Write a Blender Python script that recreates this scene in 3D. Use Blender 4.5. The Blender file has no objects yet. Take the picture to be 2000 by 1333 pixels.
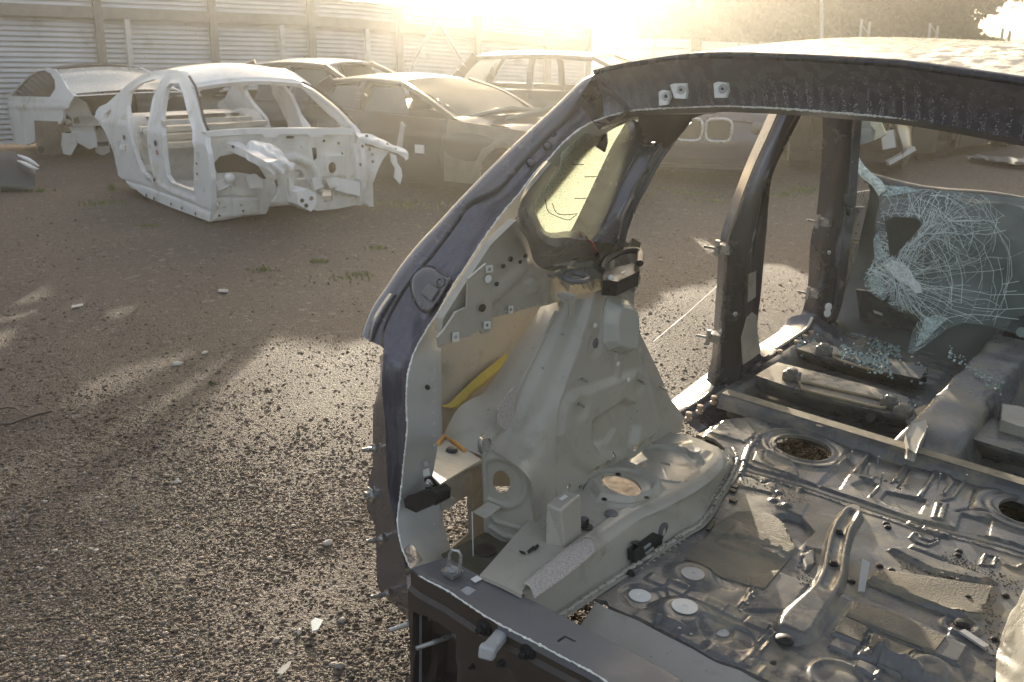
import bpy, bmesh, math, random
import numpy as np
from mathutils import Vector, Matrix, noise as mnoise
from mathutils.geometry import tessellate_polygon
S = bpy.context.scene
COL = S.collection
rng = np.random.default_rng(7)
random.seed(7)

# ------------------------------------------------------------------ camera, sky, sun, exposure
CAM_H, FOC, PITCH = 1.75, 2000.0, math.radians(16.86)
cam = bpy.data.cameras.new('camera')
cam_o = bpy.data.objects.new('camera', cam)
COL.objects.link(cam_o)
cam_o.location = (0, 0, CAM_H)
cam_o.rotation_euler = (math.pi / 2 - PITCH, 0, 0)
cam.sensor_width, cam.lens = 36, 36
cam.clip_start, cam.clip_end = 0.05, 3000
cam.dof.use_dof = True
cam.dof.focus_distance = 2.9
cam.dof.aperture_fstop = 9
S.camera = cam_o
HAZE, HAZE_G = 0.0036, 0.87
SUN_EL, SUN_AZ = math.radians(10.8), math.radians(-1.8)      # azimuth from +Y towards +X
w = bpy.data.worlds.new('World')
S.world = w
w.use_nodes = True
wn = w.node_tree
wn.nodes.clear()
sky = wn.nodes.new('ShaderNodeTexSky')
sky.sky_type = 'NISHITA'
sky.sun_disc = False
sky.sun_elevation = SUN_EL
sky.sun_rotation = SUN_AZ
sky.air_density = 1.0
sky.dust_density = 4.0
sky.ozone_density = 0.6
bg = wn.nodes.new('ShaderNodeBackground')
bg.inputs[1].default_value = 0.15
wo = wn.nodes.new('ShaderNodeOutputWorld')
# thin bright cloud over the whole sky, as in the corner of sky the picture shows
wtc = wn.nodes.new('ShaderNodeTexCoord'); wmp = wn.nodes.new('ShaderNodeMapping'); wmp.inputs['Scale'].default_value = (1.6, 1.6, 5.0)
wnz = wn.nodes.new('ShaderNodeTexNoise'); wnz.inputs['Scale'].default_value = 2.2; wnz.inputs['Detail'].default_value = 7; wnz.inputs['Roughness'].default_value = .55
wrm = wn.nodes.new('ShaderNodeMapRange'); wrm.inputs[1].default_value, wrm.inputs[2].default_value, wrm.inputs[3].default_value, wrm.inputs[4].default_value = .36, .62, .05, .8
wmx = wn.nodes.new('ShaderNodeMix'); wmx.data_type = 'RGBA'; wmx.inputs[7].default_value = (1.72, 1.70, 1.70, 1)
wn.links.new(wtc.outputs['Generated'], wmp.inputs[0]); wn.links.new(wmp.outputs[0], wnz.inputs['Vector']); wn.links.new(wnz.outputs[0], wrm.inputs[0])
wn.links.new(wrm.outputs[0], wmx.inputs[0]); wn.links.new(sky.outputs[0], wmx.inputs[6]); wn.links.new(wmx.outputs[2], bg.inputs[0])
wn.links.new(bg.outputs[0], wo.inputs[0])
sl = bpy.data.lights.new('sun', 'SUN')
sl.energy, sl.angle, sl.color = 5.0, math.radians(0.6), (1.0, 0.88, 0.69)
so = bpy.data.objects.new('sun', sl)
COL.objects.link(so)
sd_ = Vector((math.sin(SUN_AZ) * math.cos(SUN_EL), math.cos(SUN_AZ) * math.cos(SUN_EL), math.sin(SUN_EL)))
so.rotation_euler = sd_.to_track_quat('Z', 'Y').to_euler()
S.view_settings.view_transform = 'Standard'
S.view_settings.look = 'None'
S.view_settings.exposure = 1.5
S.view_settings.gamma = 1.0
S.view_settings.use_curve_mapping = False
S.render.engine = 'CYCLES'
S.cycles.use_denoising = True
S.cycles.max_bounces = 6
S.cycles.diffuse_bounces = 3
S.cycles.glossy_bounces = 3
S.cycles.transparent_max_bounces = 12
S.cycles.volume_bounces = 0
S.cycles.sample_clamp_indirect = 6
S.cycles.sample_clamp_direct = 40

# ------------------------------------------------------------------ places: pixel of the photograph -> point on a plane of the yard
_cp, _sp = math.cos(PITCH), math.sin(PITCH)
CAMP = np.array([0, 0, CAM_H])
def ray(x, y):
    dx, dz = (x - 1000) / FOC, -(y - 666.5) / FOC
    return np.array([dx, _cp + dz * _sp, -_sp + dz * _cp])
def ground(x, y, z=0.0):
    r = ray(x, y)
    return CAMP + r * ((z - CAM_H) / r[2])
class Frame:
    """a thing's own axes: a = right, b = forward, c = up"""
    def __init__(s, origin, yaw, roll=0.0, scale=1.0, pitch=0.0):
        t, ro = math.radians(yaw), math.radians(roll)
        s.O = np.array(origin, float); s.k = scale
        Fv = np.array([math.sin(t), math.cos(t), 0]); R0 = np.array([math.cos(t), -math.sin(t), 0]); Z = np.array([0, 0, 1.0])
        s.B = np.stack([R0 * math.cos(ro) - Z * math.sin(ro), Fv, R0 * math.sin(ro) + Z * math.cos(ro)])
    def loc(s, P): return s.B @ (np.array(P) - s.O) / s.k
    def on(s, x, y, n, d):
        r = s.B @ ray(x, y); c = s.loc(CAMP) ; n = np.array(n, float)
        return c + r * ((d - n @ c) / (n @ r))
    def A(s, d, *q): return [s.on(x, y, (1, 0, 0), d) for x, y in q]
    def Bp(s, d, *q): return [s.on(x, y, (0, 1, 0), d) for x, y in q]
    def Cp(s, d, *q): return [s.on(x, y, (0, 0, 1), d) for x, y in q]
    def matrix(s):
        m = Matrix.Identity(4)
        for i in range(3):
            for j in range(3):
                m[j][i] = s.B[i][j] * s.k
            m[i][3] = s.O[i]
        return m

# ------------------------------------------------------------------ mesh helpers
def tag(o, label=None, cat=None, group=None, kind=None):
    if label: o['label'] = label
    if cat: o['category'] = cat
    if group: o['group'] = group
    if kind: o['kind'] = kind
    return o
def empty(name, frame=None, loc=(0, 0, 0), rz=0.0):
    o = bpy.data.objects.new(name, None)
    COL.objects.link(o)
    o.empty_display_size = 0.1
    if frame is not None: o.matrix_world = frame.matrix()
    else:
        o.location = loc; o.rotation_euler = (0, 0, rz)
    return o
def link(name, me, parent=None, mat=None):
    o = bpy.data.objects.new(name, me)
    COL.objects.link(o)
    if parent is not None: o.parent = parent
    if mat is not None and not me.materials: me.materials.append(mat)
    return o
def mesh(name, V, F, mat=None, parent=None, smooth=False, angle=None):
    me = bpy.data.meshes.new(name)
    me.from_pydata([tuple(map(float, v)) for v in V], [], [tuple(map(int, f)) for f in F])
    if smooth:
        me.polygons.foreach_set('use_smooth', [True] * len(me.polygons))
    me.update()
    o = link(name, me, parent, mat)
    if smooth and angle:
        try: me.set_sharp_from_angle(angle=math.radians(angle))
        except Exception: pass
    return o
def fastmesh(name, V, F, mat=None, parent=None, smooth=False):
    """V (n,3), F (m,k) arrays of one face size"""
    V = np.asarray(V, np.float32); F = np.asarray(F, np.int32); k = F.shape[1]
    me = bpy.data.meshes.new(name)
    me.vertices.add(len(V)); me.vertices.foreach_set('co', V.ravel())
    me.loops.add(F.size); me.loops.foreach_set('vertex_index', F.ravel())
    me.polygons.add(len(F)); me.polygons.foreach_set('loop_start', np.arange(0, F.size, k, dtype=np.int32))
    if smooth: me.polygons.foreach_set('use_smooth', np.ones(len(F), bool))
    me.update(calc_edges=True); me.validate()
    return link(name, me, parent, mat)
class MB:
    def __init__(s): s.V, s.F = [], []
    def add(s, V, F):
        n = len(s.V); s.V += [tuple(map(float, v)) for v in V]; s.F += [tuple(i + n for i in f) for f in F]; return s
    def box(s, c, size, ax=None):
        """box centre c, full size, axes rows ax"""
        ax = np.eye(3) if ax is None else np.array(ax, float); c = np.array(c, float); h = np.array(size) / 2
        P = [c + ax.T @ (h * np.array(k)) for k in ((-1,-1,-1),(1,-1,-1),(1,1,-1),(-1,1,-1),(-1,-1,1),(1,-1,1),(1,1,1),(-1,1,1))]
        return s.add(P, [(3,2,1,0),(4,5,6,7),(0,1,5,4),(1,2,6,5),(2,3,7,6),(3,0,4,7)])
    def bar(s, p, q, w, h=None, up=(0, 0, 1)):
        p, q = np.array(p, float), np.array(q, float); d = q - p; L = np.linalg.norm(d); d = d / L
        u = np.array(up, float); u = u - d * (u @ d)
        if np.linalg.norm(u) < 1e-4: u = np.array([1.0, 0, 0]); u = u - d * (u @ d)
        u /= np.linalg.norm(u); r = np.cross(d, u)
        return s.box((p + q) / 2, (w, L, h or w), [r, d, u])
    def tube(s, pts, r, n=8, cap=True):
        pts = [np.array(p, float) for p in pts]; m = len(pts); rr = r if hasattr(r, '__len__') else [r] * m
        base = len(s.V); prev = None
        for i, p in enumerate(pts):
            t = pts[min(i + 1, m - 1)] - pts[max(i - 1, 0)]; t = t / (np.linalg.norm(t) + 1e-9)
            if prev is None:
                a = np.array([0, 0, 1.0]) if abs(t[2]) < .9 else np.array([1.0, 0, 0])
                prev = np.cross(t, a); prev /= np.linalg.norm(prev)
            prev = prev - t * (prev @ t); prev /= np.linalg.norm(prev); b = np.cross(t, prev)
            for k in range(n):
                an = 2 * math.pi * k / n
                s.V.append(tuple(p + rr[i] * (math.cos(an) * prev + math.sin(an) * b)))
        for i in range(m - 1):
            for k in range(n):
                k2 = (k + 1) % n
                s.F.append((base + i*n + k, base + i*n + k2, base + (i+1)*n + k2, base + (i+1)*n + k))
        if cap:
            s.F.append(tuple(base + k for k in range(n))[::-1]); s.F.append(tuple(base + (m-1)*n + k for k in range(n)))
        return s
    def disc(s, c, nrm, prof, n=16):
        """lathe: prof = [(radius, height)...] along nrm"""
        c = np.array(c, float); z = np.array(nrm, float); z /= np.linalg.norm(z)
        a = np.array([0, 0, 1.0]) if abs(z[2]) < .9 else np.array([1.0, 0, 0])
        x = np.cross(a, z); x /= np.linalg.norm(x); y = np.cross(z, x); base = len(s.V)
        for r, h in prof:
            for k in range(n):
                an = 2 * math.pi * k / n
                s.V.append(tuple(c + z * h + r * (math.cos(an) * x + math.sin(an) * y)))
        for i in range(len(prof) - 1):
            for k in range(n):
                k2 = (k + 1) % n
                s.F.append((base + i*n + k, base + i*n + k2, base + (i+1)*n + k2, base + (i+1)*n + k))
        if prof[-1][0] > 1e-5: s.F.append(tuple(base + (len(prof)-1)*n + k for k in range(n)))
        return s
    def prism(s, poly, ext):
        """closed 3d polygon pushed along vector ext"""
        poly = [np.array(p, float) for p in poly]; n = len(poly); e = np.array(ext, float); b = len(s.V)
        s.V += [tuple(p) for p in poly] + [tuple(p + e) for p in poly]
        tris = tessellate_polygon([[Vector(p) for p in poly]])
        s.F += [tuple(b + i for i in t) for t in tris] + [tuple(b + n + i for i in t)[::-1] for t in tris]
        s.F += [(b + i, b + (i+1) % n, b + n + (i+1) % n, b + n + i) for i in range(n)]
        return s
    def build(s, name, mat, parent=None, smooth=False, angle=35):
        return mesh(name, s.V, s.F, mat, parent, smooth, angle if smooth else None)

def spline(pts, n, closed=False):
    """Catmull-Rom through pts, n samples, even in arc length"""
    P = np.array(pts, float)
    if len(P) < 3 and not closed:
        t = np.linspace(0, 1, n)[:, None]; return P[0] * (1 - t) + P[-1] * t
    Q = np.vstack([P[-1], P, P[0], P[1]]) if closed else np.vstack([2*P[0]-P[1], P, 2*P[-1]-P[-2]])
    out = []
    for i in range(1, len(Q) - 2):
        a, b, c, d = Q[i-1], Q[i], Q[i+1], Q[i+2]
        for t in np.linspace(0, 1, 16, endpoint=False):
            out.append(.5*((2*b) + (c-a)*t + (2*a-5*b+4*c-d)*t*t + (3*b-a-3*c+d)*t**3))
    out.append(Q[-2] if not closed else P[0])
    out = np.array(out); L = np.r_[0, np.cumsum(np.linalg.norm(np.diff(out, axis=0), axis=1))]
    tt = np.linspace(0, L[-1], n, endpoint=not closed)
    return np.stack([np.interp(tt, L, out[:, k]) for k in range(out.shape[1])], 1)
def polyl(pts, n):
    P = np.array(pts, float); L = np.r_[0, np.cumsum(np.linalg.norm(np.diff(P, axis=0), axis=1))]
    tt = np.linspace(0, L[-1], n); return np.stack([np.interp(tt, L, P[:, k]) for k in range(P.shape[1])], 1)
def loft(name, curves, mat, parent=None, nu=40, nv=4, curved=True, thick=0.0, smooth=True, disp=None, line=False, angle=40):
    """skin between space curves; nv rows between neighbours"""
    Cs = [(polyl if line else spline)(c, nu) for c in curves]
    if curved and len(Cs) > 2:
        m = (len(Cs) - 1) * nv + 1
        G = np.stack([spline(np.stack([c[i] for c in Cs]), m) for i in range(nu)], 1)
    else:
        rows = []
        for j in range(len(Cs) - 1):
            for t in np.linspace(0, 1, nv, endpoint=False): rows.append(Cs[j]*(1-t) + Cs[j+1]*t)
        rows.append(Cs[-1]); G = np.stack(rows)
    m = len(G)
    if disp is not None:
        du = np.gradient(G, axis=1); dv = np.gradient(G, axis=0)
        N = np.cross(du, dv); N /= np.linalg.norm(N, axis=2, keepdims=True) + 1e-9
        U, Vv = np.meshgrid(np.linspace(0, 1, nu), np.linspace(0, 1, m))
        G = G + N * disp(U, Vv)[..., None]
    V = G.reshape(-1, 3); I = np.arange(m * nu).reshape(m, nu)
    F = np.stack([I[:-1, :-1], I[:-1, 1:], I[1:, 1:], I[1:, :-1]], -1).reshape(-1, 4)
    o = mesh(name, V, F, mat, parent, smooth, angle)
    if thick:
        md = o.modifiers.new('thickness', 'SOLIDIFY'); md.thickness = thick; md.offset = 0
    return o

# ---- pressed sheet metal: a plane grid with cut outline, holes and stamped relief
def _seg(P, poly, closed=True):
    A = np.asarray(poly, float); B = np.roll(A, -1, 0) if closed else A[1:]
    if not closed: A = A[:-1]
    best = np.full(len(P), 1e9); near = np.zeros((len(P), 2))
    for a, b in zip(A, B):
        d = b - a; L = d @ d + 1e-12
        t = np.clip(((P - a) @ d) / L, 0, 1); Q = a + t[:, None] * d
        dd = np.hypot(*(P - Q).T); m = dd < best
        best[m] = dd[m]; near[m] = Q[m]
    return best, near
def _in(P, poly):
    A = np.asarray(poly, float); B = np.roll(A, -1, 0); x, y = P[:, 0], P[:, 1]; r = np.zeros(len(P), bool)
    for (ax, ay), (bx, by) in zip(A, B):
        if ay == by: continue
        c = ((ay > y) != (by > y)) & (x < (bx - ax) * (y - ay) / (by - ay) + ax)
        r ^= c
    return r
def sst(x): x = np.clip(x, 0, 1); return x * x * (3 - 2 * x)
class Sheet:
    """uv plane -> 3d by fn(u, v, h)"""
    def __init__(s, outline, step, holes=()):
        s.out = np.array(outline, float); s.holes = [np.array(h, float) for h in holes]; s.step = step
        lo, hi = s.out.min(0), s.out.max(0); nx, ny = [max(2, int(math.ceil(d / step)) + 1) for d in (hi - lo)]
        U, V = np.meshgrid(np.linspace(lo[0], hi[0], nx), np.linspace(lo[1], hi[1], ny))
        s.sh = U.shape; s.P = np.stack([U.ravel(), V.ravel()], 1); s.h = np.zeros(len(s.P)); s.q = 1.0
    def _loc(s, pts, m):
        p = np.array(pts, float).reshape(-1, 2); lo, hi = p.min(0) - m, p.max(0) + m
        return np.where(((s.P >= lo) & (s.P <= hi)).all(1))[0]
    def ridge(s, pts, w, h, closed=False, flat=.35):
        w = w * (.5 + .5 * s.q); I = s._loc(pts, w); d, _ = _seg(s.P[I], pts, closed); s.h[I] += h * sst((w - d) / (w * (1 - flat))); return s
    def pad(s, poly, h, soft=.012):
        soft = soft * s.q; I = s._loc(poly, soft); d, _ = _seg(s.P[I], poly); sg = np.where(_in(s.P[I], poly), d, -d)
        s.h[I] += h * sst(sg / soft + .5); return s
    def disk(s, c, r, h, soft=.01, r2=None):
        d = np.hypot(*(s.P - np.array(c)).T)
        s.h += h * sst((r - d) / soft) if r2 is None else h * sst((r - d) / (r - r2)); return s
    def ring(s, c, r, w, h):
        d = abs(np.hypot(*(s.P - np.array(c)).T) - r); s.h += h * sst((w - d) / w * 1.4); return s
    def fn(s, f): s.h += f(s.P[:, 0], s.P[:, 1]); return s
    def build(s, name, fn, mat, parent, lip=.004, smooth=True, angle=38):
        ny, nx = s.sh; I = np.arange(ny * nx).reshape(ny, nx)
        Q = np.stack([I[:-1, :-1], I[:-1, 1:], I[1:, 1:], I[1:, :-1]], -1).reshape(-1, 4)
        cen = s.P[Q].mean(1); k = _in(cen, s.out)
        for h in s.holes: k &= ~_in(cen, h)
        Q = Q[k]
        E = np.concatenate([Q[:, [0, 1]], Q[:, [1, 2]], Q[:, [2, 3]], Q[:, [3, 0]]])
        key = np.sort(E, 1); _, idx, cnt = np.unique(key[:, 0] * (ny * nx) + key[:, 1], return_index=True, return_counts=True)
        BE = E[idx[cnt == 1]]; bv = np.unique(BE)
        P = s.P.copy()
        best, near = _seg(P[bv], s.out)
        for h in s.holes:
            d2, n2 = _seg(P[bv], h); m = d2 < best; best[m] = d2[m]; near[m] = n2[m]
        m = best < s.step * 1.5
        P[bv[m]] = near[m]
        used = np.unique(Q); rm = np.full(ny * nx, -1); rm[used] = np.arange(len(used))
        W = fn(P[used, 0], P[used, 1], s.h[used]); F = rm[Q]
        V = W; faces = [tuple(f) for f in F]
        if lip:
            W2 = fn(P[bv, 0], P[bv, 1], s.h[bv] - lip); r2 = np.full(ny * nx, -1); r2[bv] = len(V) + np.arange(len(bv))
            V = np.vstack([V, W2]); faces += [(rm[b], rm[a], r2[a], r2[b]) for a, b in BE]
        return mesh(name, V, faces, mat, parent, smooth, angle)
def ell(c, rx, ry=None, n=28, rot=0.0):
    ry = ry or rx; t = np.linspace(0, 2 * math.pi, n, endpoint=False); x, y = rx * np.cos(t), ry * np.sin(t)
    return np.stack([c[0] + x * math.cos(rot) - y * math.sin(rot), c[1] + x * math.sin(rot) + y * math.cos(rot)], 1)

# ------------------------------------------------------------------ materials
def M(name, col, rough=.5, metal=0.0, var=.18, scale=6.0, bump=0.0, bscale=90.0, dust=None, dscale=5.0, damt=.5, coat=0.0, spec=.5, rvar=.15, speck=None):
    m = bpy.data.materials.new(name); m.use_nodes = True; nt = m.node_tree; N, L = nt.nodes, nt.links
    p = N['Principled BSDF']; tc = N.new('ShaderNodeTexCoord')
    def nz(sc, det=6, ro=.6):
        n = N.new('ShaderNodeTexNoise'); n.inputs['Scale'].default_value = sc; n.inputs['Detail'].default_value = det; n.inputs['Roughness'].default_value = ro
        L.new(tc.outputs['Object'], n.inputs['Vector']); return n
    def mr(a, b, c, d, src):
        r = N.new('ShaderNodeMapRange'); r.inputs[1].default_value, r.inputs[2].default_value, r.inputs[3].default_value, r.inputs[4].default_value = a, b, c, d
        L.new(src, r.inputs[0]); return r.outputs[0]
    def mix(f, a, b):
        x = N.new('ShaderNodeMix'); x.data_type = 'RGBA'
        if hasattr(f, 'links') or hasattr(f, 'is_output'): L.new(f, x.inputs[0])
        else: x.inputs[0].default_value = f
        for i, v in ((6, a), (7, b)):
            if isinstance(v, tuple): x.inputs[i].default_value = (*v, 1)
            else: L.new(v, x.inputs[i])
        return x.outputs[2]
    n1 = nz(scale)
    lo = tuple(c * (1 - var) for c in col); hi = tuple(min(1, c * (1 + var)) for c in col)
    c = mix(mr(.35, .65, 0, 1, n1.outputs[0]), lo, hi)
    if dust:
        n2 = nz(dscale, 8, .7); f = mr(.62 - damt * .35, .8 - damt * .25, 0, .9, n2.outputs[0]); c = mix(f, c, dust)
    if speck:
        n3 = nz(speck[1], 2, .5); c = mix(mr(speck[2], speck[2] + .06, 0, 1, n3.outputs[0]), c, speck[0])
    L.new(c, p.inputs['Base Color'])
    r = mr(.3, .7, max(.02, rough - rvar), min(1, rough + rvar), nz(scale * 2.3).outputs[0])
    if dust:
        a = N.new('ShaderNodeMath'); a.operation = 'ADD'; a.use_clamp = True
        b = N.new('ShaderNodeMath'); b.operation = 'MULTIPLY'; b.inputs[1].default_value = .45; L.new(f, b.inputs[0]); L.new(b.outputs[0], a.inputs[0]); L.new(r, a.inputs[1]); r = a.outputs[0]
    L.new(r, p.inputs['Roughness'])
    p.inputs['Metallic'].default_value = metal; p.inputs['Coat Weight'].default_value = coat; p.inputs['Coat Roughness'].default_value = .08
    p.inputs['Specular IOR Level'].default_value = spec
    if bump:
        bn = N.new('ShaderNodeBump'); bn.inputs['Strength'].default_value = 1.0; bn.inputs['Distance'].default_value = bump
        L.new(nz(bscale, 4).outputs[0], bn.inputs['Height']); L.new(bn.outputs[0], p.inputs['Normal'])
    return m
# ------------------------------------------------------------------ the yard
def gravel_mat(name, isl=False):
    m = bpy.data.materials.new(name); m.use_nodes = True; nt = m.node_tree; N, L = nt.nodes, nt.links
    p = N['Principled BSDF']; tc = N.new('ShaderNodeTexCoord')
    def ramp(src, stops):
        r = N.new('ShaderNodeValToRGB'); e = r.color_ramp.elements
        while len(e) < len(stops): e.new(.5)
        for k, (a, c) in enumerate(stops): e[k].position = a; e[k].color = (*c, 1)
        L.new(src, r.inputs[0]); return r.outputs[0]
    if isl:
        g = N.new('ShaderNodeNewGeometry')
        c = ramp(g.outputs['Random Per Island'], [(0, (0.065, 0.051, 0.040)), (.3, (0.130, 0.103, 0.081)), (.6, (0.202, 0.164, 0.126)), (.85, (0.299, 0.248, 0.199)), (1, (0.546, 0.472, 0.411))])
        nb = N.new('ShaderNodeTexNoise'); nb.inputs['Scale'].default_value = 1.1; nb.inputs['Detail'].default_value = 5; L.new(tc.outputs['Object'], nb.inputs['Vector'])
        sm = ramp(nb.outputs[0], [(.35, (0.550, 0.530, 0.560)), (.65, (1, 1, 1))]); xx = N.new('ShaderNodeMix'); xx.data_type = 'RGBA'; xx.blend_type = 'MULTIPLY'; xx.inputs[0].default_value = 1; L.new(c, xx.inputs[6]); L.new(sm, xx.inputs[7]); c = xx.outputs[2]
        L.new(c, p.inputs['Base Color']); p.inputs['Roughness'].default_value = .85; p.inputs['Specular IOR Level'].default_value = .22
        n = N.new('ShaderNodeTexNoise'); n.inputs['Scale'].default_value = 400; L.new(tc.outputs['Object'], n.inputs['Vector'])
        b = N.new('ShaderNodeBump'); b.inputs['Distance'].default_value = .002; L.new(n.outputs[0], b.inputs['Height']); L.new(b.outputs[0], p.inputs['Normal'])
        return m
    v = N.new('ShaderNodeTexVoronoi'); v.inputs['Scale'].default_value = 70; L.new(tc.outputs['Object'], v.inputs['Vector'])
    v2 = N.new('ShaderNodeTexVoronoi'); v2.inputs['Scale'].default_value = 24; v2.inputs['Randomness'].default_value = 1; L.new(tc.outputs['Object'], v2.inputs['Vector'])
    n = N.new('ShaderNodeTexNoise'); n.inputs['Scale'].default_value = .55; n.inputs['Detail'].default_value = 9; n.inputs['Roughness'].default_value = .65; L.new(tc.outputs['Object'], n.inputs['Vector'])
    sx = N.new('ShaderNodeSeparateColor'); L.new(v.outputs['Color'], sx.inputs[0])
    sx2 = N.new('ShaderNodeSeparateColor'); L.new(v2.outputs['Color'], sx2.inputs[0])
    c1 = ramp(sx.outputs[0], [(0, (0.045, 0.034, 0.028)), (.5, (0.088, 0.069, 0.056)), (.85, (0.140, 0.112, 0.093)), (.97, (0.240, 0.205, 0.177)), (1, (0.400, 0.353, 0.316))])
    c2 = ramp(sx2.outputs[0], [(0, (0.060, 0.047, 0.039)), (.8, (0.100, 0.080, 0.065)), (.96, (0.140, 0.112, 0.093)), (1, (0.420, 0.372, 0.335))])
    soil = ramp(n.outputs[0], [(.3, (0.052, 0.039, 0.030)), (.5, (0.080, 0.061, 0.048)), (.7, (0.105, 0.082, 0.065))])
    def mix(f, a, b):
        x = N.new('ShaderNodeMix'); x.data_type = 'RGBA'
        if isinstance(f, float): x.inputs[0].default_value = f
        else: L.new(f, x.inputs[0])
        L.new(a, x.inputs[6]); L.new(b, x.inputs[7]); return x.outputs[2]
    c = mix(.42, mix(.4, c1, c2), soil)
    L.new(c, p.inputs['Base Color']); p.inputs['Roughness'].default_value = .75; p.inputs['Specular IOR Level'].default_value = .35
    a = N.new('ShaderNodeMath'); a.operation = 'MULTIPLY_ADD'; a.inputs[1].default_value = -.6; L.new(v.outputs['Distance'], a.inputs[0])
    n3 = N.new('ShaderNodeTexNoise'); n3.inputs['Scale'].default_value = 140; n3.inputs['Detail'].default_value = 4; L.new(tc.outputs['Object'], n3.inputs['Vector']); L.new(n3.outputs[0], a.inputs[2])
    b = N.new('ShaderNodeBump'); b.inputs['Distance'].default_value = .013; b.inputs['Strength'].default_value = .9; L.new(a.outputs[0], b.inputs['Height']); L.new(b.outputs[0], p.inputs['Normal'])
    return m
def gz(x, y):
    """gentle ruts of the yard"""
    r = np.hypot(x, y)
    k = np.clip((r - 2) / 6, .25, 1) * np.clip(60 / (r + 1), 0, 1)
    return k * (.010 * np.sin(x * 1.7 + .6 * np.sin(y * .9)) + .012 * np.sin(y * 1.15 + x * .5) + .006 * np.sin(3.1 * x - 2.3 * y) + .004 * np.sin(7 * x + 1.3) * np.sin(6.1 * y)) - .012
t = np.linspace(-1, 1, 330)
gx = np.sinh(t * 6.2) / np.sinh(6.2) * 1500 ; gy = gx + 6
GX, GY = np.meshgrid(gx, gy)
I = np.arange(330 * 330).reshape(330, 330)
fastmesh('ground', np.stack([GX, GY, gz(GX, GY)], -1).reshape(-1, 3),
         np.stack([I[:-1, :-1], I[:-1, 1:], I[1:, 1:], I[1:, :-1]], -1).reshape(-1, 4), gravel_mat('gravel_ground'), smooth=True)['kind'] = 'structure'
# loose stones
def ico():
    b = bmesh.new(); bmesh.ops.create_icosphere(b, subdivisions=1, radius=1); V = np.array([v.co[:] for v in b.verts]); F = np.array([[v.index for v in f.verts] for f in b.faces]); b.free(); return V, F
icoV, icoF = ico()
octV = np.array([(1, 0, 0), (-1, 0, 0), (0, 1, 0), (0, -1, 0), (0, 0, 1), (0, 0, -1)], float); octF = np.array([(0, 2, 4), (2, 1, 4), (1, 3, 4), (3, 0, 4), (2, 0, 5), (1, 2, 5), (3, 1, 5), (0, 3, 5)])
def pebbles(name, n, ylo, yhi, rmed, lo, hi, xr, mat, icoV=icoV, icoF=icoF, fade=0.0):
    y = 1 / rng.uniform(1 / yhi, 1 / ylo, n)
    if fade: y = y[(rng.random(n) > np.clip((y - fade) / (yhi - fade), 0, 1) ** .7)]; n = len(y)
    x = y * rng.uniform(xr[0], xr[1], n)
    kk = rng.random(n) < np.clip(.74 + .3 * np.sin(x * 2.3 + 1.7 * np.sin(y * 1.3)) + .22 * np.sin(y * 4.1 + 2 * x) + .18 * np.sin(9 * x - 5 * y), .12, 1); x, y = x[kk], y[kk]; n = len(x)
    r = np.clip(rmed * np.exp(rng.normal(0, .5, n)), lo, hi) * np.clip((y / 3) ** .5, 1, 2)
    sc = np.stack([r * rng.uniform(.8, 1.4, n), r * rng.uniform(.7, 1.1, n), r * rng.uniform(.3, .62, n)], 1)
    an = rng.uniform(0, 6.28, n); ca, sa = np.cos(an), np.sin(an)
    V = icoV[None] * (1 + rng.uniform(-.22, .22, (n, len(icoV), 1))) * sc[:, None]
    X = V[..., 0] * ca[:, None] - V[..., 1] * sa[:, None] + x[:, None]; Y = V[..., 0] * sa[:, None] + V[..., 1] * ca[:, None] + y[:, None]
    Z = V[..., 2] + (gz(x, y) + sc[:, 2] * .35)[:, None]
    P = np.stack([X, Y, Z], -1).reshape(-1, 3); F = (icoF[None] + (np.arange(n) * len(icoV))[:, None, None]).reshape(-1, 3)
    o = fastmesh(name, P, F, mat, smooth=True); tag(o, kind='stuff'); return o
isl = gravel_mat('gravel_stones', True)
pebbles('gravel', 124000, 2.3, 5.4, .0027, .0013, .011, (-.70, .10), isl, fade=3.4)
pebbles('gravel', 140000, 3.2, 16, .0026, .0014, .009, (-.8, .6), isl, octV, octF, 4.2)

white_stone = M('pale_stone', (.5, .46, .41), .8, bump=.004, bscale=60)
grey_stone = M('grey_stone', (.26, .24, .21), .8, bump=.004, bscale=60)
def stone(px, py, sx, sy, sz, label, mat, ang=0.0):
    P = ground(px, py); b = bmesh.new(); bmesh.ops.create_icosphere(b, subdivisions=3, radius=1)
    for v in b.verts:
        k = 1 + .22 * mnoise.noise(v.co * 1.6 + Vector((px, py, 0)) * .1); v.co = v.co * k; v.co.x *= sx; v.co.y *= sy; v.co.z = max(v.co.z, -.45) * sz
    me = bpy.data.meshes.new('stone'); b.to_mesh(me); b.free(); me.polygons.foreach_set('use_smooth', [True] * len(me.polygons))
    o = link('stone', me, None, mat); o.location = (P[0], P[1], float(gz(P[0], P[1])) + sz * .35); o.rotation_euler = (0, 0, ang)
    return tag(o, label, 'stone', 'pale stones lying on the gravel')
stone(346, 709, .030, .02, .014, 'flat pale stone alone on open gravel, midway up the yard', white_stone, .3)
stone(400, 687, .022, .015, .01, 'small pale stone just beyond the flat pale stone on the gravel', white_stone, 1)
stone(640, 1056, .019, .012, .012, 'smooth white pebble on the gravel left of the studs on the dark quarter panel', white_stone, .5)
stone(584, 1229, .007, .013, .010, 'small upright white pebble beside the glinting glass splinter', white_stone, .2)
stone(668, 1206, .012, .012, .007, 'grey angular stone above right of the glass splinter', grey_stone, .9)
stone(663, 1296, .016, .010, .011, 'brown grey stone near the bottom edge beside the dark rear panel', grey_stone, .1)
stone(345, 936, .014, .008, .008, 'pair forming pale stone on the gravel, its lower half', white_stone, .4)
stone(346, 931, .008, .006, .007, 'pair forming pale stone on the gravel, smaller upper half', white_stone, .4)
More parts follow.
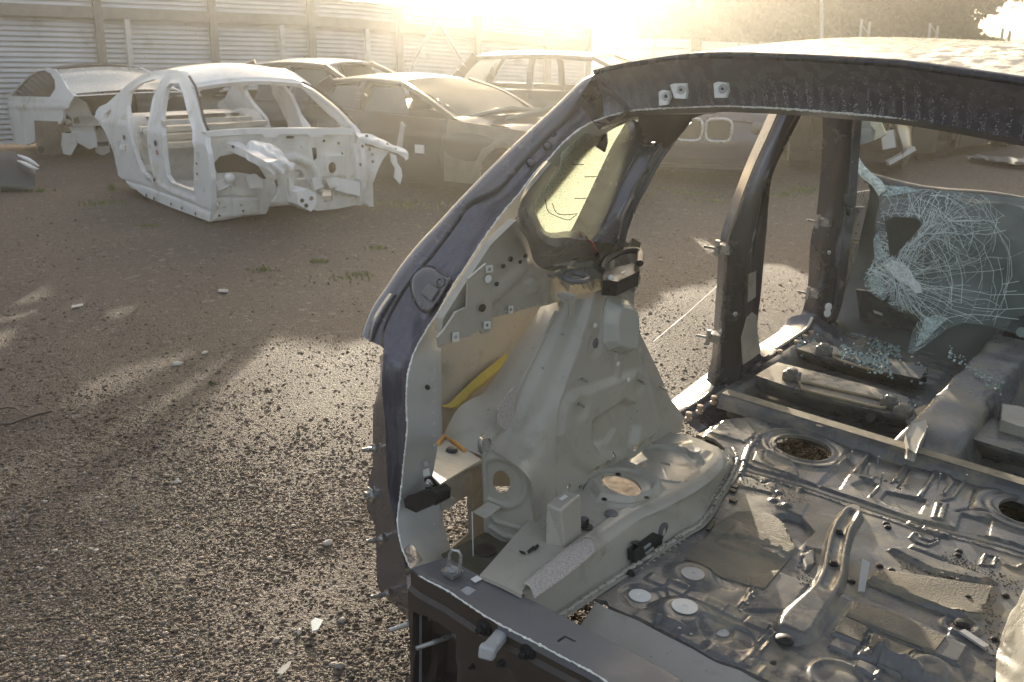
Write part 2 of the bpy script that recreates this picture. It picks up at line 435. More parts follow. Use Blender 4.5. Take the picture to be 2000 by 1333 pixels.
stone(540, 1245, .012, .009, .008, 'grey stone left of the small upright white pebble', grey_stone, 1.4)

# splinter of glass, bent cable and scraps on the gravel
glint = M('splinter_glass', (.75, .8, .78), .08, spec=.9, var=.05)
def flat_scrap(name, pts, z, th, mat, label, cat, tilt=0.0):
    P = [ground(*q) for q in pts]; c = np.mean(P, 0); b = MB()
    b.prism([(p[0], p[1], float(gz(p[0], p[1])) + z + tilt * (p[0] - c[0])) for p in P], (0, 0, th))
    return tag(b.build(name, mat), label, cat)
flat_scrap('glass_splinter', [(610, 1236), (607, 1212), (616, 1208), (632, 1222), (622, 1238)], .018, .004, glint, 'glinting splinter of glass among pebbles near the dark rear panel', 'glass splinter', .5)
flat_scrap('foil_scrap', [(540, 1312), (552, 1300), (570, 1293), (566, 1306), (552, 1318)], .012, .003, M('scrap_grey', (.36, .35, .33), .4), 'crumpled grey scrap on the gravel by the bottom edge', 'scrap', .3)
flat_scrap('wood_sliver', [(140, 604), (141, 600), (163, 597), (162, 601)], .008, .006, white_stone, 'white sliver lying on the gravel in front of the left white car', 'scrap')
flat_scrap('plastic_chip', [(426, 574), (428, 569), (447, 569), (445, 574)], .008, .006, M('chip_blue', (.16, .16, .2), .5), 'bluish plastic chip flat on the gravel left of the leaning pillar', 'scrap')
cb = MB(); cb.tube([ground(x, y) + np.array([0, 0, .012]) for x, y in [(-8, 834), (20, 833), (50, 822), (75, 814), (101, 808)]], .006, 6)
cb.tube([ground(x, y) + np.array([0, 0, .014]) for x, y in [(-6, 806), (15, 801), (32, 803), (44, 812), (56, 819)]], .005, 6)
tag(cb.build('bent_wire', M('rusty_wire', (.07, .055, .045), .6), smooth=True), 'forked brown wire lying on the gravel at the left edge', 'wire')

# grass tufts
def grass(name, spots, mat):
    V, F = [], []
    for px, py, n, hgt, spread in spots:
        P = ground(px, py)
        for k in range(n):
            a = random.uniform(0, 6.28); r = random.uniform(0, spread); x, y = P[0] + r * math.cos(a), P[1] + r * .7 * math.sin(a)
            z = float(gz(x, y)); h = hgt * random.uniform(.4, 1.1); l = random.uniform(-.6, .6) * h, random.uniform(-.6, .6) * h; wd = random.uniform(.003, .006) * (1 + P[1] / 12)
            b = len(V); V += [(x - wd, y, z - .01), (x + wd, y, z - .01), (x + wd * .6 + l[0] * .4, y + l[1] * .4, z + h * .6), (x - wd * .6 + l[0] * .4, y + l[1] * .4, z + h * .6), (x + l[0], y + l[1], z + h)]
            F += [(b, b+1, b+2, b+3), (b+3, b+2, b+4)]
    return tag(mesh(name, V, F, mat), kind='stuff')
gm = M('grass_blade', (.13, .15, .04), .6, var=.35, scale=20)
grass('grass', [(624, 512, 60, .035, .07), (512, 530, 30, .035, .14), (660, 540, 40, .025, .3), (700, 535, 30, .035, .12), (290, 441, 24, .03, .12), (217, 368, 14, .12, .04), (415, 745, 8, .02, .03), (790, 398, 120, .04, .5), (735, 483, 30, .035, .1), (75, 372, 30, .05, .2), (200, 392, 40, .05, .3),
               (1350, 380, 90, .03, .6), (1290, 372, 60, .03, .5), (1560, 372, 160, .04, .7), (1530, 380, 60, .03, .4), (1390, 395, 40, .03, .3)], gm)

# ------------------------------------------------------------------ corrugated fence
f_sheet = M('fence_sheet', (.50, .51, .54), .42, metal=.25, var=.10, scale=1.5, dust=(.26, .23, .19), dscale=1.4, damt=.15)
f_post = M('fence_post', (.22, .21, .20), .6, var=.1)
f_thin = M('fence_light_post', (.5, .5, .5), .5)
FO = np.array([-7.45, 16.5, 0.0]); FD = np.array([.779, .627, 0]); FN = np.array([FD[1], -FD[0], 0])   # FN faces the yard
def zo(s): return -.0275 * s if s < 5.5 else -.151 - .075 * (s - 5.5)
def fp(s, n, z): return FO + FD * s + FN * n + np.array([0, 0, z + zo(s)])
fence = tag(empty('corrugated_fence', loc=(0, 0, 0)), 'long grey corrugated metal fence behind the scrapped cars', 'fence')
posts = [-14, -12.2, -10.4, -8.6, -6.7, -4.8, -2.8, -.87, 1.04, 2.95, 4.82, 6.7, 8.6, 10.5, 11.7]
prof = []; z = .05; PT = .0776
while z < 2.42:
    prof += [(.014, z), (-.008, z + PT * .60), (-.040, z + PT * .62), (-.040, z + PT * .97), (.014, z + PT * .995)]; z += PT
for a, b_ in zip(posts[:-1], posts[1:]):
    jx = random.uniform(-.006, .006); V = []
    for n_, z_ in prof:
        V += [fp(a, n_ + jx, z_), fp((a + b_) / 2, n_ + jx + random.uniform(-.004, .004), z_), fp(b_, n_ + jx, z_)]
    F = [(3*i+k, 3*i+1+k, 3*i+4+k, 3*i+3+k) for i in range(len(prof) - 1) for k in (0, 1)]
    mesh('corrugated_sheet', V, F, f_sheet, fence)
    b = MB(); b.bar(fp(a + .07, .075, 2.055), fp(b_ - .07, .075, 2.055), .06, .18); b.build('rail', f_post, fence)
    b = MB(); b.bar(fp(a, .0, 2.462), fp(b_ - .003, .0, 2.462), .07, .03); b.build('capping', f_sheet, fence)
for a in posts:
    b = MB(); b.box(fp(a, .08, 1.2), (.125, .08, 2.44), [FD, FN, [0, 0, 1]]); b.box(fp(a, .123, 1.2), (.03, .008, 2.4), [FD, FN, [0, 0, 1]]); b.build('post', f_post, fence)
for s_ in (-5.6, -1.9, 1.47, 4.2, 5.95):
    b = MB(); b.box(fp(s_, .135, .99), (.085, .05, 1.95), [FD, FN, [0, 0, 1]]); b.build('light_post', f_thin, fence)
for s0, s1 in ((7.5, 6.85), (7.6, 8.4)):
    b = MB(); b.bar(fp(s0, .16, 2.2), fp(s1, .16, 1.2), .05, .04); b.build('brace', f_thin, fence)

# ------------------------------------------------------------------ trees beyond the yard
leafm = bpy.data.materials.new('tree_leaf'); leafm.use_nodes = True
_n, _l = leafm.node_tree.nodes, leafm.node_tree.links
_p = _n['Principled BSDF']; _g = _n.new('ShaderNodeNewGeometry'); _r = _n.new('ShaderNodeValToRGB')
_r.color_ramp.elements[0].color = (.014, .020, .006, 1); _r.color_ramp.elements[1].color = (.034, .046, .012, 1)
_l.new(_g.outputs['Random Per Island'], _r.inputs[0]); _l.new(_r.outputs[0], _p.inputs['Base Color']); _p.inputs['Roughness'].default_value = .6
_t = _n.new('ShaderNodeBsdfTranslucent'); _t.inputs[0].default_value = (.16, .17, .03, 1); _mx = _n.new('ShaderNodeMixShader'); _mx.inputs[0].default_value = .16
_l.new(_p.outputs[0], _mx.inputs[1]); _l.new(_t.outputs[0], _mx.inputs[2]); _l.new(_mx.outputs[0], _n['Material Output'].inputs[0])
bark = M('bark', (.09, .075, .06), .9, bump=.02, bscale=14)
def tree(px, D, r, zc, rz, n, leaf, label, droop=.0, seed=1, zmin=.4, group='trees behind the yard'):
    R_ = np.random.default_rng(seed); X = (px - 1000) / FOC * D * _cp
    root = tag(empty('broadleaf_tree', loc=(X, D, 0)), label, 'tree', group)
    lobes = [(R_.normal(0, .45, 3) * [r, r * .8, rz * .8] + [0, 0, zc], r * R_.uniform(.35, .62)) for _ in range(22)]
    P = []
    for c, lr in lobes:
        m = n // 22; d = R_.normal(0, 1, (m, 3)); d /= np.linalg.norm(d, axis=1, keepdims=True)
        P.append(c + d * (lr * R_.uniform(.35, 1.05, m) ** .5)[:, None] * [1, 1, .95])
    P = np.concatenate(P); P[:, 2] -= droop * np.hypot(P[:, 0], P[:, 1]) ** 2 / r; P = P[P[:, 2] > zmin]; k = len(P)
    u = R_.normal(0, 1, (k, 3)); u /= np.linalg.norm(u, axis=1, keepdims=True); v = np.cross(u, R_.normal(0, 1, (k, 3))); v /= np.linalg.norm(v, axis=1, keepdims=True)
    s = (leaf * R_.uniform(.5, 1.3, k))[:, None]; u = u * s; v = v * s * .45
    V = np.stack([P - u, P - v, P + u, P + v], 1).reshape(-1, 3); F = np.arange(k * 4).reshape(k, 4)
    fastmesh('crown', V, F, leafm, root)
    b = MB(); b.tube([(0, 0, -.1), (.05, 0, zc * .4), (.1, .1, zc * .9), (0, 0, zc + rz * .5)], [.42, .33, .24, .08], 10)
    for k in range(7):
        a = k * 2.4; b.tube([(0, 0, zc * (.45 + .06 * k)), (math.cos(a) * r * .35, math.sin(a) * r * .35, zc * (.7 + .06 * k)), (math.cos(a) * r * .7, math.sin(a) * r * .7, zc * (.95 + .05 * k))], [.16, .1, .03], 6)
    b.build('trunk', bark, root, True)
tree(1330, 62, 4.6, 4.6, 3.6, 17000, .3, 'hazy yellow green tree nearest the sun glare, behind the white trailers', seed=3)
tree(1560, 64, 5.2, 4.9, 4.0, 17000, .3, 'dark broad tree behind the lamp pole, middle of the tree row', seed=5)
tree(1806, 66, 4.8, 4.8, 4.2, 17000, .28, 'dark tree with drooping sparse right edge against pale sky', .12, seed=9)
tree(1450, 70, 5.5, 5.6, 4.2, 12000, .34, 'tall dense tree set further back between the first two trees', seed=12)
tree(1690, 72, 5.5, 5.4, 4.2, 12000, .34, 'dense dark tree set further back behind the racking frames', seed=14)

# unseen tree over the fence, added to shade the left half of the yard
tree(562, 70, 11.8, 11.2, 5.6, 13000, .34, 'unseen spreading tree added beyond the fence, its high crown shading the left of the yard', seed=21, zmin=5.5, group=None)
# low bushes closing the foot of the tree row
hn_ = 26000; hx_ = rng.uniform(5.5, 34, hn_); hy_ = rng.normal(76, 1.2, hn_); hz_ = rng.uniform(0, 1, hn_) ** .7 * (3.4 + .8 * np.sin(hx_ * .7) + .5 * np.sin(hx_ * 2.1)) * np.clip((35 - hx_) / 5, .25, 1)
hp_ = np.stack([hx_, hy_, hz_], 1); hu_ = rng.normal(0, .2, (hn_, 3)); hv_ = np.cross(hu_, rng.normal(0, 1, (hn_, 3))) * .5
tag(fastmesh('bushes', np.stack([hp_ - hu_, hp_ - hv_, hp_ + hu_, hp_ + hv_], 1).reshape(-1, 3), np.arange(hn_ * 4).reshape(hn_, 4), leafm), kind='stuff')

# ------------------------------------------------------------------ white trailers, pole, racking
wpaint = M('white_panel', (.72, .72, .74), .45, var=.06, scale=2, dust=(.4, .36, .3), dscale=1.2, damt=.2)
galv = M('galvanised', (.42, .43, .44), .45, metal=.5, var=.12, scale=4)
dark_rub = M('black_rubber', (.015, .015, .016), .75, bump=.002)
def at(px, D, z): return np.array([(px - 1000) / FOC * (D * _cp - (z - CAM_H) * _sp), D, z])
def trailer(px0, px1, D0, D1, ztop, label, bays, sag=0.0):
    A, B_ = at(px0, D0, 0), at(px1, D1, 0); d = B_ - A; Ln = np.linalg.norm(d); d /= Ln; nrm = np.array([d[1], -d[0], 0])
    root = tag(empty('dropside_trailer', loc=A), label, 'trailer', 'white trailers parked before the trees'); X = lambda s, n, z: d * s + nrm * n + np.array([0, 0, z])
    for k in range(bays):
        a, c = Ln * k / bays + .05, Ln * (k + 1) / bays - .05
        for z0, z1 in ((.62, ztop - .42), (ztop - .36, ztop)):
            b = MB(); b.box(X((a + c) / 2, 0, (z0 + z1) / 2), (c - a, .05, z1 - z0), [d, nrm, [0, 0, 1]]); b.build('side_board', wpaint, root)
    for k in range(bays + 1):
        b = MB(); b.box(X(Ln * k / bays, .03, ztop / 2 + .3), (.09, .1, ztop - .6), [d, nrm, [0, 0, 1]]); b.build('stake', galv, root)
    b = MB(); b.box(X(Ln / 2, -1.0, .52), (Ln, 2.1, .16), [d, nrm, [0, 0, 1]]); b.build('bed', galv, root)
    for s in (Ln * .3, Ln * .7):
        for n_ in (-.25, -1.8):
            w_ = MB(); w_.disc(X(s, n_, .3), nrm, [(.0, -.1), (.3, -.1), (.31, 0), (.3, .1), (.15, .1), (.0, .08)], 18); w_.build('wheel', dark_rub, root, True)
trailer(1148, 1345, 48, 46, 1.40, 'long white dropside trailer with three boards beside the end of the fence', 3)
trailer(1372, 1440, 50, 44, 1.28, 'short white trailer behind the car roof, left of the pair', 1)
trailer(1437, 1490, 52, 45, 1.2, 'short white trailer behind the car roof, right of the pair', 1)
trailer(1482, 1600, 54, 40, 1.22, 'pale trailer tapering away below the dark trees', 2)
b = MB(); b.tube([at(1604.5, 52, -.1), at(1604.5, 52, 3), at(1604.5, 52, 7)], [.09, .08, .055], 10); b.tube([at(1604.5, 52, 6.95), at(1590, 52, 7.3), at(1560, 52, 7.35)], [.05, .045, .04], 8)
b.box(at(1548, 52, 7.33), (.7, .26, .12)); lp = b.build('lamp_pole', galv, None, True); tag(lp, 'tall slim grey lamp pole in front of the dark trees', 'lamp pole')
def rack(px, D, h, label):
    root = tag(empty('rack_frame', loc=at(px, D, 0)), label, 'rack', 'upright racking frames behind the car roof')
    W_ = .46; q = lambda s, z: np.array([s * W_ * .9, s * W_ * .5, z])
    for s, hh in ((0, h), (1, h - .1)):
        b = MB(); b.box(q(s, hh / 2), (.09, .07, hh)); b.build('upright', galv, root)
    z = .25; k = 0
    while z < h - .4:
        b = MB(); b.bar(q(k % 2, z), q((k + 1) % 2, z + .42), .035, .03); b.build('lacing', galv, root); z += .45; k += 1
rack(1673, 44, 2.2, 'racking frame standing right of the lamp pole')
rack(1806, 44, 2.05, 'racking frame in front of the tree, middle of three')
rack(1947, 44, 1.85, 'racking frame standing against the pale sky')

# ------------------------------------------------------------------ low sun haze
hz = bpy.data.materials.new('haze'); hz.use_nodes = True; hn = hz.node_tree; hn.nodes.clear()
hv = hn.nodes.new('ShaderNodeVolumePrincipled'); hv.inputs['Color'].default_value = (.97, .93, .84, 1); hv.inputs['Density'].default_value = HAZE; hv.inputs['Anisotropy'].default_value = HAZE_G
ho = hn.nodes.new('ShaderNodeOutputMaterial'); hn.links.new(hv.outputs[0], ho.inputs['Volume'])
b = MB(); b.box((0, 0, 5.0), (3300, 3300, 12.0)); tag(b.build('haze', hz), kind='stuff')
# ================================================================== the gutted car body in front
CK = 1.1
CO = CAMP + CK * (np.array([.123, 2.166, .42]) - CAMP)
CF = Frame(CO, 37, 4.5, CK)
shell = tag(empty('car_body_shell', CF), 'gutted dark car body without doors or tailgate, its rear opening facing the camera', 'car shell')
paint = M('dark_paint', (.115, .112, .128), .26, metal=.5, var=.06, scale=5, coat=.4, rvar=.03)
primer = M('grey_primer', (.42, .395, .345), .34, var=.07, scale=3, rvar=.08, dust=(.30, .27, .21), dscale=9, damt=.22, speck=((.24, .22, .19), 75, .70))
primer_l = M('light_primer', (.45, .45, .44), .38, var=.08, scale=3, rvar=.08)
floor_m = M('floor_primer', (.125, .126, .13), .27, var=.12, scale=4, rvar=.10, dust=(.33, .29, .21), dscale=7, damt=.42, bump=.0006, bscale=40)
mat_m = M('damping_mat', (.16, .145, .12), .62, var=.15, scale=5, dust=(.30, .26, .19), dscale=6, damt=.5, bump=.0025, bscale=160)
sill_m = M('sill_primer', (.13, .13, .14), .42, var=.2, scale=2.5, rvar=.1, dust=(.22, .2, .17), dscale=7, damt=.2)
rearp = M('rear_panel_primer', (.055, .042, .036), .45, var=.2, scale=3, dust=(.14, .11, .09), dscale=8, damt=.2)
white_cr = M('sealant_flash_white', (.82, .81, .78), .5, var=.15, scale=60, bump=.004, bscale=200)
steel = M('zinc_steel', (.5, .5, .49), .32, metal=.8, var=.15, scale=30)
black_pl = M('black_plastic', (.02, .02, .021), .4, var=.2)
foam = M('felt_tape', (.50, .45, .42), .95, var=.22, scale=220, bump=.002, bscale=300, speck=((.22, .20, .19), 420, .58))
tape_w = M('white_sticker', (.75, .75, .72), .5, var=.08)
yellow_p = M('yellow_wax', (.48, .40, .09), .4, var=.15)
orange_s = M('orange_sealer', (.5, .24, .05), .6)
cork = M('tan_plug', (.5, .38, .27), .6)
rust = M('rusty_scale', (.12, .06, .035), .9, var=.4, scale=30, bump=.006, bscale=60)
grey_plug = M('grey_plug', (.4, .4, .41), .4)
def tg(off, *q):
    """plane of the tailgate opening: upright below the belt, raked above it"""
    out = []
    for x, y in q:
        u = CF.on(x, y, (0, 1, -.908), -.574 + off); v = CF.on(x, y, (0, 1, 0), -.12 + off)
        k = float(sst((v[2] - .42) / .16)); out.append(v * (1 - k) + u * k)
    return out
def sp(off, *q): return [CF.on(x, y, (1, 0, -.15), -.40 + off) for x, y in q]
def stud(p, nrm, L, r, name='stud', mat=steel, head=None):
    b = MB(); n = np.array(nrm, float); n /= np.linalg.norm(n)
    pr = [(r, 0), (r, L)] if head is None else [(r, 0), (r, L), (head, L), (head, L + r)]
    if head is None: pr = [(r * 2.2, 0), (r * 2.2, r * .6), (r, r * .6), (r, L * .5), (r * 1.12, L * .55), (r, L * .6), (r * .9, L)]
    b.disc(p, n, pr, 10); return b.build(name, mat, shell, True)
def plug(p, nrm, r, mat, h=.004, name='plug'):
    b = MB(); b.disc(p, nrm, [(r * 1.15, -.001), (r * 1.15, h * .4), (r * .92, h * .55), (r * .85, h), (r * .4, h * 1.25), (.0, h * 1.2)], 16); return b.build(name, mat, shell, True)

# ---- edge of the tailgate opening (white torn sealant line)
W_top = [(2000, 263), (1850, 241), (1700, 226), (1550, 214), (1450, 209), (1400, 208), (1300, 212), (1240, 216), (1210, 222), (1180, 230), (1150, 242), (1126, 257), (1102, 277), (1072, 310), (1045, 337), (1018, 373), (995, 400), (971, 430), (947, 463), (914, 514), (884, 559), (857, 607), (830, 649), (809, 689), (798, 724), (794, 760), (794, 800)]
W_low = [(795, 840), (789, 900), (783, 960), (777, 1005), (777, 1029), (782, 1059), (791, 1086), (803, 1110)]
S_out = [(824, 1128), (848, 1141), (875, 1155), (911, 1179), (945, 1202), (995, 1230), (1045, 1255), (1095, 1282), (1150, 1310), (1187, 1333)]
head_ext = lambda L, b=.0: [np.array([.84 - p[0], p[1] + b, p[2]]) for p in L[::-1]]
Wt, Wl = tg(0, *W_top), tg(0, *W_low)
So = CF.Cp(.1, *S_out)
Wall = Wt + [p for p in Wl]
# bring the bottom of the pillar round into the sill edge
k = len(Wl)
for i, p in enumerate(Wl):
    f = sst((i - 2) / (k - 2)); q = CF.on(*W_low[i], (0, 0, 1), .1); tgt = CF.on(*W_low[i], (0, 1, 0), -.12 - .09 * f); Wl[i] = tgt
edge = Wt[4:] + Wl + So
eg = spline(edge, 420)
jit = rng.normal(0, .0004, eg.shape)
b = MB(); b.tube(eg + jit, list(.0018 * (1 + .5 * np.abs(rng.normal(0, 1, 420)) * (rng.random(420) > .5))), 6); b.build('torn_seal_edge', white_cr, shell, True, 60)
eg2 = spline(Wt[:5], 160); b = MB(); b.tube(eg2 + rng.normal(0, .0005, eg2.shape), list(.0018 * (1 + .6 * np.abs(rng.normal(0, 1, 160)))), 6); b.build('torn_seal_edge', white_cr, shell, True, 60)

# ---- roof and rear header
H_crease = [(2000, 160), (1850, 143), (1700, 129), (1500, 118), (1350, 116), (1240, 130), (1200, 137), (1160, 147)]
Hc = CF.Bp(.40, *H_crease[:-2]) + [CF.on(1200, 137, (0, 1, 0), .40), CF.on(1160, 147, (0, 1, 0), .41)]
mir = lambda P: np.array([.84 - P[0], P[1], P[2]])
def symm(L): return [mir(p) for p in L[::-1] if p[0] < .42] + [p for p in L if p[0] < .42]
Hw = Wt[:11]
HcS, HwS = symm(Hc), symm(Wt[:10])
Hm = [np.array(p) for p in spline(HcS, 30) * .45 + spline(HwS, 30) * .55]; Hm = [p + np.array([0, .012, 0]) for p in Hm]
wet = bpy.data.materials.new('wet_dark_paint'); wet.use_nodes = True
_N, _L = wet.node_tree.nodes, wet.node_tree.links; _p = _N['Principled BSDF']; _tc = _N.new('ShaderNodeTexCoord')
_mp = _N.new('ShaderNodeMapping'); _mp.inputs['Scale'].default_value = (1, 1, .10); _L.new(_tc.outputs['Object'], _mp.inputs[0])
_n1 = _N.new('ShaderNodeTexNoise'); _n1.inputs['Scale'].default_value = 42; _n1.inputs['Detail'].default_value = 3; _L.new(_mp.outputs[0], _n1.inputs['Vector'])
_v = _N.new('ShaderNodeTexVoronoi'); _v.inputs['Scale'].default_value = 330; _L.new(_tc.outputs['Object'], _v.inputs['Vector'])
_r1 = _N.new('ShaderNodeMapRange'); _r1.inputs[1].default_value, _r1.inputs[2].default_value = .47, .56; _L.new(_n1.outputs[0], _r1.inputs[0])
_r2 = _N.new('ShaderNodeMapRange'); _r2.inputs[1].default_value, _r2.inputs[2].default_value, _r2.inputs[3].default_value, _r2.inputs[4].default_value = .15, .6, 1, 0; _L.new(_v.outputs['Distance'], _r2.inputs[0])
_mm = _N.new('ShaderNodeMath'); _mm.operation = 'MULTIPLY'; _L.new(_r1.outputs[0], _mm.inputs[0]); _L.new(_r2.outputs[0], _mm.inputs[1])
_b = _N.new('ShaderNodeBump'); _b.inputs['Distance'].default_value = .0008; _L.new(_mm.outputs[0], _b.inputs['Height']); _L.new(_b.outputs[0], _p.inputs['Normal']); _L.new(_b.outputs[0], _p.inputs['Coat Normal'])
_mx = _N.new('ShaderNodeMix'); _mx.data_type = 'RGBA'; _L.new(_r1.outputs[0], _mx.inputs[0]); _mx.inputs[6].default_value = (.095, .093, .12, 1); _mx.inputs[7].default_value = (.12, .117, .15, 1); _L.new(_mx.outputs[2], _p.inputs['Base Color'])
_p.inputs['Roughness'].default_value = .3; _p.inputs['Metallic'].default_value = .3; _p.inputs['Coat Weight'].default_value = .7; _p.inputs['Coat Roughness'].default_value = .06
loft('rear_header', [HcS, Hm, HwS], wet, shell, 90, 8)
loft('header_return', [HwS, [p + np.array([0, .035, -.016]) for p in HwS], [p + np.array([0, .09, .02]) for p in HwS]], sill_m, shell, 80, 3, curved=False, smooth=False)
rsh = bpy.data.materials.new('wet_roof_paint'); rsh.use_nodes = True
_N, _L = rsh.node_tree.nodes, rsh.node_tree.links; _p = _N['Principled BSDF']; _tc = _N.new('ShaderNodeTexCoord')
_mp = _N.new('ShaderNodeMapping'); _mp.inputs['Scale'].default_value = (2.2, .55, 1); _mp.inputs['Rotation'].default_value = (0, 0, .5); _L.new(_tc.outputs['Object'], _mp.inputs[0])
_n1 = _N.new('ShaderNodeTexNoise'); _n1.inputs['Scale'].default_value = 16; _n1.inputs['Detail'].default_value = 6; _L.new(_mp.outputs[0], _n1.inputs['Vector'])
_r1 = _N.new('ShaderNodeMapRange'); _r1.inputs[1].default_value, _r1.inputs[2].default_value, _r1.inputs[3].default_value, _r1.inputs[4].default_value = .42, .6, .12, .42; _L.new(_n1.outputs[0], _r1.inputs[0])
_L.new(_r1.outputs[0], _p.inputs['Roughness']); _p.inputs['Base Color'].default_value = (.03, .03, .04, 1); _p.inputs['Metallic'].default_value = .3
_b = _N.new('ShaderNodeBump'); _b.inputs['Distance'].default_value = .0015; _L.new(_n1.outputs[0], _b.inputs['Height']); _L.new(_b.outputs[0], _p.inputs['Normal'])
# roof skin: rows from the rear crease to the windscreen header
HcN = spline(HcS, 61); rows = []
for t in np.linspace(0, 1, 26):
    r_ = HcN.copy(); r_[:, 1] += t * (1.95 - .10 * ((HcN[:, 0] - .42) / .76) ** 2)
    wdt = (1 + .12 * t) ; r_[:, 0] = .42 + (HcN[:, 0] - .42) * wdt
    r_[:, 2] += .028 * math.sin(math.pi * min(1, t * 1.02) * .82) - .11 * max(0, t - .62) ** 1.6 / .21
    rows.append(r_)
G = np.stack(rows); I = np.arange(26 * 61).reshape(26, 61)
ro = mesh('roof', G.reshape(-1, 3), np.stack([I[:-1, :-1], I[:-1, 1:], I[1:, 1:], I[1:, :-1]], -1).reshape(-1, 4), rsh, shell, True)
md = ro.modifiers.new('thickness', 'SOLIDIFY'); md.thickness = .012; md.offset = -1
# roof side rails and headliner frame (both sides), windscreen header
for sgn in (0, 1):
    f = (lambda p: p) if sgn == 0 else mir
    eg_ = [f(G[i, 60]) for i in range(26)]
    inn = [f(np.array([G[i, 60][0] + .10, G[i, 60][1], G[i, 60][2] - .075])) for i in range(26)]
    low = [f(np.array([G[i, 60][0] + .03, G[i, 60][1], G[i, 60][2] - .13])) for i in range(26)]
    out_ = [f(np.array([G[i, 60][0] - .045, G[i, 60][1], G[i, 60][2] - .07])) for i in range(26)]
    loft('roof_rail', [eg_, out_, low, inn, eg_], paint, shell, 40, 3, curved=False)
wh = G[25]; loft('windscreen_header', [wh, [p + np.array([0, .01, -.035]) for p in wh], [p + np.array([0, -.09, -.045]) for p in wh], [p + np.array([0, -.1, -.01]) for p in wh]], paint, shell, 40, 2, curved=False)
bw = G[12]; loft('roof_bow', [[p + np.array([0, -.06, -.018]) for p in bw], [p + np.array([0, -.03, -.05]) for p in bw], [p + np.array([0, .03, -.05]) for p in bw], [p + np.array([0, .06, -.018]) for p in bw]], sill_m, shell, 40, 2, curved=False)
# hinge mounts on the header, flash glare put in as white
for pts in ([(1291, 180), (1297, 176), (1310, 178), (1313, 190), (1306, 205), (1292, 206)], [(1313, 166), (1320, 163), (1343, 163), (1345, 180), (1343, 193), (1322, 192)], [(1398, 163), (1404, 160), (1424, 162), (1426, 178), (1421, 191), (1400, 191)]):
    c = np.mean(pts, 0); P = [CF.on(x, y, (0, 1, -.3), .41 - .3 * 1.15 + .02) for x, y in pts]; b = MB(); b.prism(P, (0, -.012, 0)); hm = b.build('hinge_mount', white_cr, shell)
    q = CF.on(c[0], c[1], (0, 1, -.3), .41 - .3 * 1.15 + .02 - .012); b = MB(); b.disc(q, (0, -1, .1), [(.011, 0), (.011, .003), (.006, .003), (.006, -.002), (0, -.002)], 14); o = b.build('hole', grey_plug, hm, True)
    b = MB(); b.disc(q + np.array([0, -.0015, 0]), (0, -1, .1), [(.004, 0), (.004, .002), (0, .002)], 10); b.build('bolt_hole', black_pl, hm)
# water drops on the header
HN = np.stack([spline(HcS, 200), spline(Hm, 200), spline(HwS, 200)])
nd = 9000; u = rng.uniform(0, 199, nd); vv = rng.beta(2.8, 1.1, nd) * 2
keep = rng.random(nd) < (np.clip(np.sin(u * 1.7 + .5 * np.sin(u * .37)) * 1.6, .03, 1)) * np.interp(u, [0, 60, 110, 199], [.3, .35, .9, 1]); u, vv = u[keep], vv[keep]
iu = u.astype(int); iv = np.clip(vv.astype(int), 0, 1); fu = (u - iu)[:, None]; fv = (vv - iv)[:, None]; iu2 = np.minimum(iu + 1, 199)
P = (HN[iv, iu] * (1 - fu) + HN[iv, iu2] * fu) * (1 - fv) + (HN[iv + 1, iu] * (1 - fu) + HN[iv + 1, iu2] * fu) * fv
r_ = rng.uniform(.0005, .0013, len(P))
dv = icoV * np.array([1, .55, 1.25]); V = (P[:, None] + np.array([0, -.0008, 0]) + dv[None] * r_[:, None, None]).reshape(-1, 3)
drop = bpy.data.materials.new('water_drop'); drop.use_nodes = True; _p = drop.node_tree.nodes['Principled BSDF']; _p.inputs['Base Color'].default_value = (.5, .52, .56, 1); _p.inputs['Roughness'].default_value = .03; _p.inputs['Specular IOR Level'].default_value = 1; _p.inputs['Metallic'].default_value = .6
tag(fastmesh('water_drops', V, (icoF[None] + (np.arange(len(P)) * len(icoV))[:, None, None]).reshape(-1, 3), drop, shell, True), kind='stuff')

# ---- left rear pillar: outer skin band with its lip, wet gutter, inner flange
O1 = [(1228, 131), (1180, 140), (1147, 151), (1126, 166), (1090, 202), (1045, 244), (1000, 286), (945, 340), (887, 400), (860, 430), (815, 478), (779, 523), (752, 563), (728, 598), (714, 628), (705, 655)]
O2 = [(1235, 138), (1190, 152), (1160, 170), (1137, 190), (1104, 228), (1062, 268), (1020, 312), (968, 368), (914, 400), (890, 432), (845, 492), (812, 530), (786, 566), (766, 600), (750, 636), (741, 675)]
O15 = [((a + c) / 2 - 1, (b_ + d) / 2 + 1) for (a, b_), (c, d) in zip(O1, O2)]
loft('pillar_skin', [tg(.075, *[(x + 3, y + 10) for x, y in O1]), tg(.045, *O1), tg(.03, *O15), tg(.040, *O2), tg(.065, *[(x + 8, y + 6) for x, y in O2])], paint, shell, 70, 4)
loft('lip_rib', [tg(.024, (776, 577), (755, 607), (738, 637), (727, 668)), tg(.010, (768, 575), (747, 605), (730, 634), (722, 668)), tg(.024, (760, 573), (741, 600), (725, 630), (718, 664))], paint, shell, 24, 4)
J0 = O2[2:14] + [(752, 645), (749, 690), (746, 740), (748, 790), (752, 825), (755, 900), (759, 960), (767, 1000), (778, 1050), (797, 1105)]
Wj = W_top[9:] + W_low
Wj3 = Wt[9:] + Wl
n_ = 110
ja = spline(tg(.05, *J0), n_); jw = spline(Wj3, n_)
jm1 = ja * .7 + jw * .3 + np.array([.0, .045, 0]); jm2 = ja * .25 + jw * .75 + np.array([0, .045, 0])
loft('tailgate_gutter', [ja, jm1, jm2, jw], wet, shell, n_, 5)
